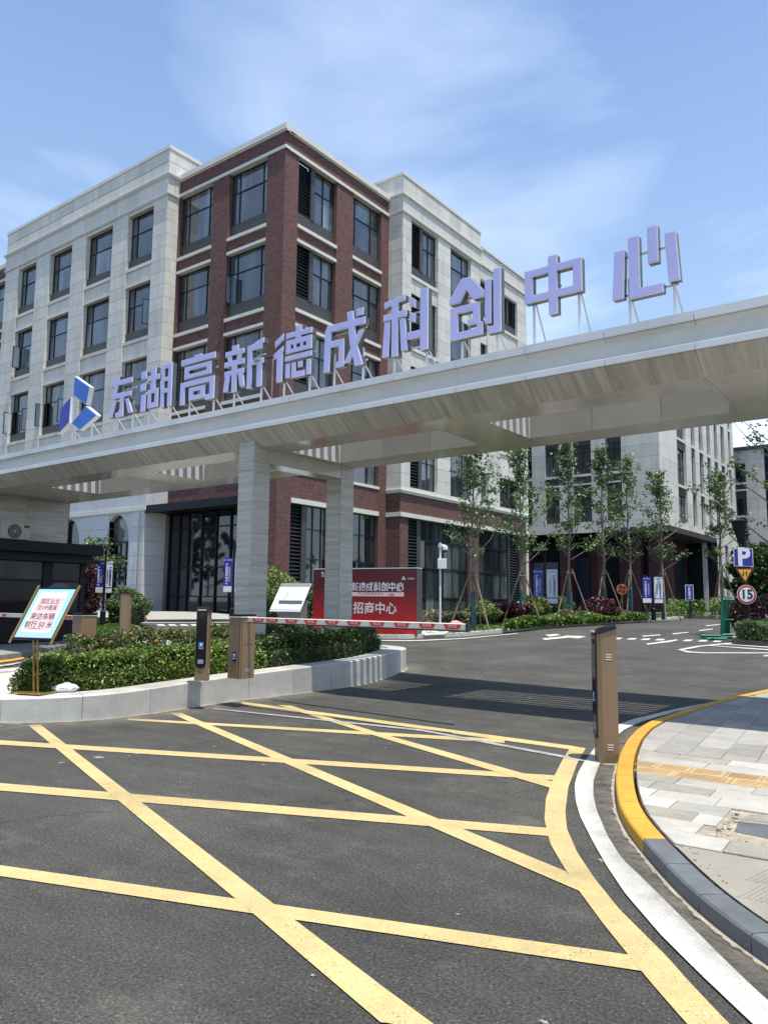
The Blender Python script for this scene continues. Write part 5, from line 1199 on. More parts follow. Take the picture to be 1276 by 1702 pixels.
# ================================================================== LAWNS AND PLANTING BEDS
def bed(front, back, stone=.9, m='kerb_white', grass='grass', kh=.13, closed_front=False):
    """front: world points of the kerb line seen; back: world points closing the bed"""
    fl_ = smooth_line(resample(front, .3), 2); poly = fl_ + back
    inn = fl_; A = sum((poly[i].x*poly[(i+1) % len(poly)].y-poly[(i+1) % len(poly)].x*poly[i].y for i in range(len(poly)))); s = 1 if A > 0 else -1
    il = offs(fl_, .16*s)
    k_ = empty('kerb', (fl_[0].x, fl_[0].y, 0), None, None); tag(k_, kind='structure')
    i = 0; st = max(1, round(stone/.3))
    while i < len(fl_)-1:
        j = min(len(fl_)-1, i+st); a = fl_[i:j+1]; b = il[i:j+1]; a = [p.copy() for p in a]; b = [p.copy() for p in b]
        a[-1] = a[-1].lerp(a[-2], .04); b[-1] = b[-1].lerp(b[-2], .04); m_ = len(a)
        vs = [(p.x, p.y, T(p.x, p.y)-.05) for p in a] + [(p.x, p.y, T(p.x, p.y)+kh) for p in a] + [(p.x, p.y, T(p.x, p.y)+kh) for p in b] + [(p.x, p.y, T(p.x, p.y)-.05) for p in b]
        fs = [(r*m_+q, r*m_+q+1, (r+1)*m_+q+1, (r+1)*m_+q) for r in range(3) for q in range(m_-1)] + [tuple(r*m_ for r in range(4)), tuple(r*m_+m_-1 for r in range(4))]
        mb = MB(); mb.add(vs, fs); mb.build('kerb_stone', M[m], k_); i = j
    return drape([p for p in offs(fl_, .15*s)] + back, 'lawn', M[grass], kh-.03, skirt=.1), poly
V = lambda *a: Vector(a)
bed1, bp1 = bed(gp([(388, 1037), (415, 1039), (441, 1042.5), (500, 1049.5), (545, 1056), (600, 1061), (650, 1062), (700, 1061), (770, 1057.5), (830, 1052), (880, 1046.5), (930, 1042), (1000, 1037.5), (1060, 1034), (1110, 1030.5), (1136, 1027.5)]),
    [G(1134, 1025.8).xy, G(1118, 1024.6).xy, V(-17.5, 50), V(-21, 58), V(-26.8, 60), V(-26.8, 37.3), V(-27.9, 37.3), V(-27.9, 28), V(-28.5, 27.9)])
# left lawn with its pavement and painted nose
bed2, bp2 = bed(gp([(100, 1071), (160, 1067.5), (205, 1063.5), (245, 1061.5), (254, 1060), (252, 1055), (240, 1049), (215, 1042.5), (190, 1038), (150, 1033.5), (110, 1031)]), [G(60, 1030).xy, G(60, 1065).xy])
def walkway(px, name='footpath', m='paver_pale', h=.1, step=1.2):
    return drape(gp(px), name, M[m], h, skirt=.14)
walkway([(60, 1078), (160, 1074), (258, 1075.5), (270, 1073), (262, 1065), (257, 1061.4), (246, 1063), (205, 1065), (160, 1069), (60, 1074)])
drape(gp([(250, 1075), (262, 1075), (268, 1072), (264, 1064), (256, 1058), (252, 1060), (256, 1064)]), 'kerb_nose', M['kerb_yellow'], .135, skirt=.14)
walkway([(60, 1024.5), (170, 1029), (235, 1034.5), (300, 1033.8), (345, 1033.5), (390, 1033.5), (391, 1026), (330, 1020.6), (240, 1021), (150, 1018.5), (60, 1018)], 'forecourt', 'paver_pale', .12)
line_px([(115, 1027), (180, 1030.5), (235, 1035.6), (300, 1034.9), (390, 1034.8)], [(115, 1028), (180, 1031.6), (235, 1036.6), (300, 1035.9), (390, 1035.6)])
line_px([(0, 1099), (20, 1097), (40, 1093.5)], [(0, 1103), (20, 1100.5), (40, 1096.5)], m='kerb_yellow')
line_px([(0, 1107), (20, 1104.5), (34, 1102)], [(0, 1109.5), (20, 1106.8), (34, 1103.6)])
for x in (64, 74, 84, 94, 104): marking([(x, 1086), (x+2.5, 1085.7), (x+22, 1081), (x+20, 1080.8)], 'white_paint', 'lane_stripe')
# booth pavement
drape(gp([(-60, 1100), (0, 1097), (45, 1091.5), (112, 1079), (112, 1064), (0, 1075), (-60, 1079)]), 'booth_pavement', M['paver'], .12, skirt=.15)
# strips beyond the road on the right
bed3, bp3 = bed(gp([(1100, 1022.5), (1140, 1026), (1180, 1027.2), (1240, 1028.5), (1300, 1030)]), [V(-3, 60), V(-12, 72), V(-20, 72)])
bed4, bp4 = bed(gp([(1330, 1078), (1276, 1073.5), (1240, 1070.5), (1220, 1068.8), (1215, 1066.5), (1219, 1062), (1228, 1057), (1240, 1050)]), [V(-3.5, 36), V(4, 36), V(8, 28)], m='concrete')
gpts = []
for poly, cnt in ((bp1, 26000), (bp2, 9000)):
    xs_ = [p.x for p in poly]; ys_ = [p.y for p in poly]; k = 0
    while k < cnt:
        x, y = rng.uniform(min(xs_), max(xs_)), rng.uniform(min(ys_), max(ys_))
        if in_poly((x, y), poly): gpts.append((x, y, T(x, y)+.10+.03)); k += 1
tag(leaves('lawn_grass', gpts, .045, M['grass_blade'], None, up=.0, elong=2.2), 'short green lawn grass on the planting beds behind the kerbs', 'grass', kind='stuff')

# ================================================================== SHRUBS
def shrub(px, py, rx, rz, m, label, seed_h=.0, n=2600, size=.06, name='shrub', group=None, cat='shrub', squash=1.0, dz=.1):
    P = G(px, py, dz); u = rng.normal(size=(n, 3)); u /= np.linalg.norm(u, axis=1)[:, None]; r_ = rng.random(n)**.22
    lump = 1+.10*np.sin(u[:, 0]*5+px)+.09*np.sin(u[:, 1]*6+py)+.08*np.sin(u[:, 2]*7+px*.3)
    pts = u*(r_*lump)[:, None]*np.array([rx, rx*squash, rz]) + np.array([P.x, P.y, P.z+rz*.92]); pts = pts[pts[:, 2] > P.z+.01]
    o = tag(leaves(name, pts, size, M[m], None), label, cat, group)
    mb = MB()
    for k in range(5):
        a = k*1.26+px; mb.tube((P.x, P.y, P.z-.05), (P.x+math.cos(a)*rx*.6, P.y+math.sin(a)*rx*.6, P.z+rz*1.1), .02, .008, 5)
    mb.build('stems', M['bark'], o); return o
shrub(211, 1040, .82, .80, 'leaf_tree', 'round clipped bush on the left lawn behind the tan pillar', n=5200, size=.07, dz=.0)
shrub(462, 1040, 1.15, 1.15, 'leaf_bright', 'large yellow-green round bush behind the tilted map board', n=5200, size=.075)
shrub(536, 1043, .7, .85, 'leaf_dark', 'dark bush squeezed between the map board and the red board', n=2400)
for i_, (x, y, r_, h_, m_, l_) in enumerate(((800, 1037, .95, .62, 'leaf_bright', 'round green bush right of the camera pole at the first staked tree'), (823, 1033, .8, .5, 'leaf_bright', 'small round green bush between the first two staked trees'),
        (853, 1036, .95, .62, 'leaf_purple', 'round purple-leaved bush before the second staked tree'), (884, 1031, 1.0, .72, 'leaf_bright', 'yellow-green round bush at the foot of the left pair of banners'), (922, 1029, 1.0, .75, 'leaf_tree', 'dark green round bush behind the left pair of banners'),
        (994, 1031, 1.15, .72, 'leaf_purple', 'round purple-leaved bush between the third and fourth staked trees'), (945, 1034, .8, .35, 'leaf_flower', 'low reddish shrub patch under the third staked tree'), (1020, 1030, .9, .35, 'leaf_flower', 'low reddish shrub patch right of the purple bush'))):
    shrub(x, y, r_*.82, h_*.8, m_, l_, n=2600, size=.085)
shrub(1262, 1056, 1.05, .75, 'leaf_purple', 'purple-leaved bush at the right edge behind the parking sign', n=4200, size=.07)
def ground_cover(front_px, back_px, h, m, n, label, size=.07):
    poly = gp(front_px, .1) + gp(back_px, .1)
    xs_ = [p.x for p in poly]; ys_ = [p.y for p in poly]; pts = []
    while len(pts) < n:
        x, y = rng.uniform(min(xs_), max(xs_)), rng.uniform(min(ys_), max(ys_))
        if in_poly((x, y), poly): pts.append((x, y, T(x, y)+.1+h*(rng.random()**.5)*(1+.25*math.sin(x*3)+.2*math.sin(y*2.3+x))))
    return tag(leaves('ground_cover', pts, size, M[m], None), label, 'ground cover', kind='stuff')
ground_cover([(838, 1049.5), (870, 1046), (900, 1042.5), (960, 1038), (1020, 1034.5), (1078, 1031)], [(1070, 1028), (1000, 1030), (940, 1033), (880, 1038), (840, 1043)], .34, 'leaf_cover', 15000, 'low bright green ground cover along the kerb under the staked trees', .08)
ground_cover([(700, 1043), (740, 1043), (790, 1040)], [(785, 1034), (740, 1034), (704, 1035)], .42, 'leaf_flower', 5500, 'low flowering shrubs with pinkish tips in front of the ground-floor glass', .08)
ground_cover([(1112, 1024), (1150, 1025.5), (1172, 1025.5)], [(1170, 1019.5), (1140, 1018.5), (1108, 1019)], .7, 'leaf_cover', 3500, 'clipped green hedge strip in front of the dark portal', .11)
ground_cover([(1180, 1026.5), (1215, 1027), (1276, 1028)], [(1276, 1020), (1225, 1020), (1182, 1020)], .8, 'leaf_cover', 4200, 'green hedge strip beyond the road behind the green rack', .11)
ground_cover([(1222, 1066), (1250, 1068), (1300, 1072)], [(1300, 1062), (1250, 1058), (1228, 1059)], .5, 'leaf_tree', 5000, 'green ground cover round the foot of the parking sign', .07)

# ================================================================== TREES
def tree(px, py, ytop, seed, label, lean=0., n_br=30, spread=1.5, leafm='leaf_tree', name='ginkgo_tree', first=.33, dens=1., wrap=True, group='young staked ginkgo trees in the planting bed', rad=.085, lsize=.105, cat='tree', dz=.1, hgt=None):
    P = G(px, py, dz); H = hgt or (topz(px, ytop, P) - P.z); R_ = random.Random(seed); rg = np.random.default_rng(seed)
    root = empty(name, (P.x, P.y, P.z), label, cat, group)
    tr = MB(); pts = []; K_ = 9; x = y = 0; ax = []
    for k in range(K_+1):
        t = k/K_; ax.append(Vector((P.x + lean*t*t*H + R_.uniform(-.05, .05)*(k > 0), P.y + R_.uniform(-.05, .05)*(k > 0), P.z + H*t)))
    def axp(t): k = min(K_-1, int(t*K_)); return ax[k].lerp(ax[k+1], t*K_-k)
    for k in range(K_): tr.tube(ax[k], ax[k+1], rad*(1-.86*k/K_), rad*(1-.86*(k+1)/K_), 8, cap=False)
    tr.build('trunk', M['bark'], root, smooth=True)
    br = MB(); cl = []
    for b in range(n_br):
        t = first + (1-first)*(b+R_.random()*.6)/n_br; t = min(t, .985); q = axp(t); a = b*2.4+R_.uniform(-.5, .5)
        ln = spread*1.55*(1.05-t)**.62*R_.uniform(.3, 1.4)*(.8 if t < .42 else 1); el = R_.uniform(.15, .55)+t*.55
        d = Vector((math.cos(a)*math.cos(el), math.sin(a)*math.cos(el), math.sin(el))); p = q.copy(); r0 = rad*.33*(1.1-t)+.006
        ns = 5
        for s_ in range(ns):
            nd = (d + Vector((R_.uniform(-.25, .25), R_.uniform(-.25, .25), R_.uniform(-.05, .22)))).normalized(); e = p + nd*ln/ns
            br.tube(p, e, r0*(1-s_/ns)+.004, r0*(1-(s_+1)/ns)+.003, 5, cap=False)
            if s_ >= 2 or t > .75:
                for _ in range(int(R_.choice([0, 1, 2, 3])*dens+.4)): cl.append((p.lerp(e, R_.random()) + Vector((R_.uniform(-.12, .12), R_.uniform(-.12, .12), R_.uniform(-.06, .12))), R_.uniform(.09, .20)))
            p = e; d = nd
        if R_.random() < .5:
            m_ = q.lerp(p, .5); e = m_ + Vector((R_.uniform(-.4, .4), R_.uniform(-.4, .4), R_.uniform(.1, .4))); br.tube(m_, e, .008, .004, 4, cap=False); cl.append((e, .16)); cl.append((m_.lerp(e, .6), .13))
    o = br.build('branches', M['bark'], root); o['kind'] = 'stuff'
    for c, r in cl:
        n = int(11*dens) if leafm == 'leaf_tree' else int(26*dens)
        pts += [(c.x+v[0]*r, c.y+v[1]*r, c.z+v[2]*r*.8) for v in rg.normal(size=(n, 3))*.8]
    leaves('crown', pts, lsize, M[leafm], root, elong=1.15, up=.15)
    if wrap:
        mb = MB(); mb.tube(P, P.lerp(ax[2], .6) if H < 1 else axp(min(.3, 1.45/H)), rad*1.35, rad*1.2, 10); mb.build('trunk_wrap', M['teal'], root)
    return root, P, axp, H
def stakes(P, h, group, label, rot=0.):
    r = empty('tree_support', (P.x, P.y, P.z), label, 'tree stakes', 'wooden tripod stakes round the young trees')
    for k in range(3):
        a = rot + k*2.094; f = Vector((P.x+math.cos(a)*.95, P.y+math.sin(a)*.95, T(P.x, P.y)+.05)); t = Vector((P.x+math.cos(a)*.13, P.y+math.sin(a)*.13, P.z+h))
        mb = MB(); mb.tube(f, t + (t-f)*.05, .035, .03, 7); mb.build('stake', M['pole_wood'], r)
        b = Vector((P.x+math.cos(a+2.094)*.16, P.y+math.sin(a+2.094)*.16, P.z+h-.08)); mb = MB(); mb.tube(t - Vector((0, 0, .08)) - (b-t)*.25, b + (b-t)*.25, .025, .025, 6); mb.build('tie', M['pole_wood'], r)
specs = [(786, 1046, 742, 11, 'first staked ginkgo from the left, beside the white camera pole', .008, 30, 1.75, 'first tree from the camera pole'),
         (868, 1037, 752, 12, 'second staked ginkgo, rising at the brick end corner of the wing', -.006, 30, 1.7, 'second tree, at the brick corner'),
         (948, 1033, 741, 13, 'third staked ginkgo, just right of the left pair of banners', -.004, 34, 1.6, 'third tree, beside the left banners'),
         (1005, 1030, 750, 14, 'fourth staked ginkgo, between the purple bush and the orange disc', -.010, 30, 1.5, 'fourth tree, by the purple bush'),
         (1048, 1028.5, 768, 15, 'fifth staked ginkgo, left of the right pair of banners', -.008, 28, 1.6, 'fifth tree, left of the right banners'),
         (1103, 1030, 790, 16, 'sixth staked ginkgo, right of the right pair of banners', -.006, 26, 1.6, 'sixth tree, right of the right banners')]
for px_, py_, yt, sd, lab, ln, nb, sp, sl in specs:
    r, P, axp, H = tree(px_, py_, yt, sd, lab, ln, nb, sp)
    stakes(P, 2.15 if sd < 13 else 2.3, '', 'three leaning wooden stakes tied round the ' + sl, rot=-1.0+sd*.25)
r, P, axp, H = tree(1201, 1026, 785, 17, 'slender ginkgo beyond the road behind the green rack', 0, 26, 1.9, rad=.1, lsize=.13, wrap=False); stakes(P, 2.6, '', 'three leaning wooden stakes tied round the ginkgo behind the green rack', .4)
r, P, axp, H = tree(1330, 1062, 560, 18, 'larger ginkgo reaching in from the right edge over the parking sign', 0, 44, 3.9, rad=.13, dens=1.15, wrap=False, group=None, first=.22, lsize=.10)
tree(1262, 1022, 925, 21, 'leafy green tree far behind the parking sign', 0, 30, 2.4, 'leaf_dark', 'broadleaf_tree', dens=1.6, wrap=False, group='far green trees behind the right lane', lsize=.2, first=.2)
tree(1246, 1022, 950, 22, 'smaller green tree just right of the parking sign pole', 0, 24, 1.8, 'leaf_dark', 'broadleaf_tree', dens=1.6, wrap=False, group='far green trees behind the right lane', lsize=.2, first=.2)
tree(1320, 1025, 925, 23, 'leafy green tree at the right edge behind the blue bins', 0, 30, 3, 'leaf_dark', 'broadleaf_tree', dens=1.6, wrap=False, group='far green trees behind the right lane', lsize=.2, first=.2)
tree(150, 1034, 908, 24, 'small green tree before the arches, beside the booth and the banners', 0, 22, 1.2, 'leaf_tree', 'small_tree', dens=1.5, wrap=False, group=None, rad=.06, lsize=.10)
tree(138, 1038, 962, 25, 'dark purple-leaved maple beside the guard booth', 0, 34, .8, 'leaf_purple', 'maple_tree', dens=1.6, wrap=False, group=None, rad=.05, lsize=.085, first=.12)
tree(122, 1041, 955, 26, 'dark purple-leaved maple seen through the booth window side', 0, 30, 1.0, 'leaf_purple', 'maple_tree', dens=1.6, wrap=False, group=None, rad=.05, lsize=.085, first=.12)

# ================================================================== GUARD BOOTH
XB = -21.7
bt = empty('guard_booth', (XB-1.2, 12, .3), 'black metal guard booth with a flat overhanging roof at the left edge', 'guard booth')
def bz(px, py): return PX(px, py, XB)
zr1, zr0 = bz(120, 905).z, bz(120, 925).z; yr = bz(140, 1000).y; zf = T(XB, 11.5)+.12
yb0 = 8.3
mb = MB(); mb.box(XB-2.2, XB+.35, yb0-.4, yr+.35, zr0+.05, zr1); mb.build('roof', M['black'], bt, bevel=.01)
mb = MB(); mb.box(XB-2.2, XB+.36, yb0-.4, bz(157, 940).y, zr0-.20, zr0-.10); mb.box(XB-2.1, XB+.12, yb0-.2, yr+.12, zr0-.1, zr0+.05); mb.build('eave', M['black'], bt)
zsill = bz(60, 1020).z; zhead = bz(60, 931).z; ymid = bz(84, 980).y
for a, b in ((yb0, yb0+.12), (ymid-.25, ymid+.05), (yr-.16, yr)): mb = MB(); mb.box(XB-.12, XB, a, b, zf, zr0-.1); mb.build('post', M['black'], bt)
mb = MB(); mb.box(XB-.1, XB-.01, yb0, yr, zf, zsill); mb.box(XB-2.1, XB-2.0, yb0, yr, zf, zr0); mb.box(XB-2.1, XB, yb0, yb0+.1, zf, zr0); mb.build('wall', M['black'], bt)
zz = zf+.05
while zz < zsill-.05: mb = MB(); mb.box(XB-.012, XB+.012, yb0+.05, yr-.02, zz, zz+.09); mb.build('plank', M['black'], bt); zz += .115
for za, zb in ((zsill, zsill+.06), (zhead-.62, zhead-.56), (zhead-.04, zhead+.03)): mb = MB(); mb.box(XB-.08, XB+.015, yb0+.1, yr-.16, za, zb); mb.build('window_rail', M['black'], bt)
mb = MB(); mb.box(XB-.04, XB+.03, yb0+.6, ymid-.2, zhead+.0, zhead+.03); mb.build('blind_rail', M['grey_metal'], bt)
for a, b in ((yb0+.12, yb0+1.2), (yb0+1.25, ymid-.25), (ymid+.05, yr-.16)):
    for za, zb in ((zsill+.06, zhead-.62), (zhead-.56, zhead-.04)):
        mb = MB(); mb.box(XB-.05, XB-.04, a+.01, b-.01, za, zb); o = mb.build('pane', M['booth_glass'], bt)
mb = MB(); mb.box(XB-2.2, XB+.25, yb0-.2, yr+.1, T(XB, 11)-.1, zf-.0); mb.build('plinth', M['concrete'], bt)
# air conditioner on the stone wall above the booth roof
XA = -22.5+.32
A0 = PX(3, 868, XA); A1 = PX(51, 897, XA)
ac = empty('air_conditioner', (XA-.15, (A0.y+A1.y)/2, A1.z), 'cream outdoor air conditioning unit with round fan grille on the wall above the booth roof', 'air conditioner')
ya, yb_, zb_, zt_ = A0.y, A1.y, A1.z, PX(3, 868, XA).z
zt_ = PX(30, 868.5, XA).z; zb_ = PX(30, 896.5, XA).z
mb = MB(); mb.box(XA-.3, XA, ya, yb_, zb_, zt_); mb.build('casing', M['ac_white'], ac, bevel=.02)
fy, fz, fr_ = PX(25, 883, XA).y, PX(25, 883, XA).z, (zt_-zb_)*.41
mb = MB(); mb.tube((XA+.002, fy, fz), (XA+.012, fy, fz), fr_, n=28); mb.build('fan_recess', M['metal_dark'], ac)
mb = MB()
for k in range(1, 8):
    r_ = fr_*k/8; 
    for q in range(20):
        a, b = 2*math.pi*q/20, 2*math.pi*(q+1)/20; mb.tube((XA+.016, fy+math.cos(a)*r_, fz+math.sin(a)*r_), (XA+.016, fy+math.cos(b)*r_, fz+math.sin(b)*r_), .003, n=4, cap=False)
for q in range(12): a = 2*math.pi*q/12; mb.tube((XA+.018, fy, fz), (XA+.018, fy+math.cos(a)*fr_, fz+math.sin(a)*fr_), .003, n=4)
mb.tube((XA+.014, fy, fz), (XA+.026, fy, fz), .03, n=12); mb.build('fan_grille', M['ac_white'], ac)
L0 = PX(41, 873, XA); L1 = PX(49.5, 878, XA); mb = MB(); mb.box(XA, XA+.004, L0.y, L1.y, L1.z, L0.z); lb = mb.build('maker_badge', M['dark_red'], ac)
text('TCL', .075, frame_mat((XA+.006, (L0.y+L1.y)/2, (L0.z+L1.z)/2), (0, 1, 0), (0, 0, 1)), M['red_print'], lb)
mb = MB(); mb.box(XA-.28, XA-.02, ya-.07, ya-.01, zb_, zt_-.05); mb.build('side_vent', M['grey_metal'], ac)

# ================================================================== GATE MACHINES
BOOM_Y = None
bxp = GZ(398, 1129, IZ(9.3)); cx_, cy_ = bxp.x, bxp.y          # near vertical edge of the barrier cabinet
ztop_ = topz(398, 1021, bxp)
bw, bdp = .27, .30
bx = empty('barrier_cabinet', (cx_-bw/2, cy_+bdp/2, bxp.z), 'tan barrier cabinet with black lid and boom on the traffic island kerb', 'barrier gate')
mb = MB(); mb.box(cx_-bw, cx_, cy_, cy_+bdp, bxp.z, ztop_-.05); mb.build('cabinet', M['bronze'], bx, bevel=.006)
mb = MB(); mb.box(cx_-bw-.008, cx_+.008, cy_-.008, cy_+bdp+.008, ztop_-.05, ztop_-.035); mb.build('lid_seam', M['white_metal'], bx)
mb = MB(); mb.box(cx_-bw-.004, cx_+.004, cy_-.004, cy_+bdp+.004, ztop_-.035, ztop_); mb.build('lid', M['black_gloss'], bx, bevel=.004)
mb = MB(); mb.box(cx_-.0005, cx_+.004, cy_+.02, cy_+.028, bxp.z+.02, ztop_-.06); mb.box(cx_-.022, cx_-.014, cy_-.003, cy_+.001, bxp.z+.02, ztop_-.06); mb.build('door_seam', M['bronze_dark'], bx)
hz = ztop_-bxp.z
def front_label(root, x, y, z, s, n=(0, -1, 0), white_under=True):
    u = Vector((-n[1], n[0], 0)); u = Vector((1, 0, 0)) if n == (0, -1, 0) else u
    mb = MB(); c = Vector((x, y, z))
    return c
# blue location badge with white pin on the front
def badge(root, c, u, s, black=False):
    c = Vector(c); u = Vector(u).normalized(); w = u.cross(Vector((0, 0, 1)))
    def slab_(hw, hh, off, th, m, name, par=root, cz=0.):
        mb = MB(); P = [c+u*a+Vector((0, 0, b+cz)) for a, b in ((-hw, -hh), (hw, -hh), (hw, hh), (-hw, hh))]
        mb.add([p+w*off for p in P]+[p+w*(off+th) for p in P], [(3, 2, 1, 0), (4, 5, 6, 7), (0, 1, 5, 4), (1, 2, 6, 5), (2, 3, 7, 6), (3, 0, 4, 7)]); return mb.build(name, m, par)
    if black: slab_(s*.72, s*1.25, .0005, .002, M['black_gloss'], 'badge_plate', cz=-s*.35)
    o = slab_(s*.6, s*.6, .003, .002, M['sky_blue'], 'badge')
    mb = MB(); ring_ = [(math.cos(t)*s*.3, s*.1+math.sin(t)*s*.3) for t in np.linspace(-.5, math.pi+.5, 12)] + [(0, -s*.42)]
    mb.prism(ring_, lambda a, b, t: tuple(c+u*a+Vector((0, 0, b))+w*t), .0055, .0065); mb.build('pin_symbol', M['white_print'], o)
    text('停车场', s*.42, frame_mat(c+w*.0065+Vector((0, 0, -s*.95)), u, (0, 0, 1)), M['white_print'], root)
badge(bx, (cx_-bw*.45, cy_-.003, bxp.z+hz*.36), (1, 0, 0), .055, True)
mb = MB(); mb.box(cx_+.001, cx_+.003, cy_+.1, cy_+.2, bxp.z+.10, bxp.z+.15); mb.build('serial_plate', M['grey_metal'], bx)
mb = MB(); mb.box(cx_+.001, cx_+.003, cy_+.07, cy_+.24, bxp.z+.50, bxp.z+.505); mb.build('door_seam', M['bronze_dark'], bx)
mb = MB(); zc_ = bxp.z+.24; xx = cx_-bw*.45
mb.prism([(-.02, .012), (0, .004), (.02, .012), (.006, -.002), (.002, -.014), (-.002, -.014), (-.006, -.002)], lambda a, b, t: (xx+a, t, zc_+b), cy_-.004, cy_-.002); mb.build('maker_emblem', M['metal_dark'], bx)
# boom arm
yb = cy_+bdp*.5
p0 = PY(427, 1030.5, yb); p1 = PY(775, 1042.5, yb)
bo = empty('boom_arm', (cx_, yb, p0.z), 'long white barrier boom with red reflective patches, lowered across the right lane', 'boom arm')
hz0 = (PY(427, 1025.5, yb).z-PY(427, 1034.5, yb).z)/2; hz1 = (PY(775, 1036, yb).z-PY(775, 1050, yb).z)/2
mb = MB(); vs = []
for x, zc, h in ((cx_+.0, p0.z, hz0), (p1.x, p1.z, hz1*.86)):
    for yy_, dz_ in ((yb-.022, -h*.8), (yb-.022, h*.8), (yb-.012, h), (yb+.012, h), (yb+.022, h*.8), (yb+.022, -h*.8), (yb+.012, -h), (yb-.012, -h)): vs.append((x, yy_, zc+dz_))
mb.add(vs, [(i, (i+1) % 8, 8+(i+1) % 8, 8+i) for i in range(8)] + [tuple(range(8)), tuple(range(8, 16))]); mb.build('boom', M['boom_white'], bo)
def bz_at(x): t = (x-cx_)/(p1.x-cx_); return p0.z+(p1.z-p0.z)*t
mb = MB(); mb.add([(cx_+.02, yb-.02, bz_at(cx_)-hz0*1.25), (p1.x, yb-.02, p1.z-hz1*1.15), (p1.x, yb+.02, p1.z-hz1*1.15), (cx_+.02, yb+.02, bz_at(cx_)-hz0*1.25), (cx_+.02, yb-.02, bz_at(cx_)-hz0*.98), (p1.x, yb-.02, p1.z-hz1*.84), (p1.x, yb+.02, p1.z-hz1*.84), (cx_+.02, yb+.02, bz_at(cx_)-hz0*.98)],
    [(3, 2, 1, 0), (4, 5, 6, 7), (0, 1, 5, 4), (1, 2, 6, 5), (2, 3, 7, 6), (3, 0, 4, 7)]); mb.build('rubber_edge', M['metal_dark'], bo)
mb = MB(); mb.box(p1.x, p1.x+.03, yb-.026, yb+.026, p1.z-hz1*1.15, p1.z+hz1*.9); mb.build('end_cap', M['metal_dark'], bo)
for i_, px_ in enumerate((431, 454, 486, 518, 553, 590, 628, 669, 711, 753)):
    c = PY(px_, 1031, yb).x; z = bz_at(c); h = hz0*.72; w_ = .11
    mb = MB(); mb.prism([(c-w_-.02, z+h), (c+w_+.02, z+h), (c+w_-.02, z-h), (c-w_+.02, z-h)], lambda a, b, t: (a, t, b), yb-.0245, yb-.0225); rp = mb.build('reflective_patch', M['red_print'], bo)
    text('停车场', h*1.5, frame_mat((c, yb-.0252, z), (1, 0, 0), (0, 0, 1)), M['pink_print'], rp)

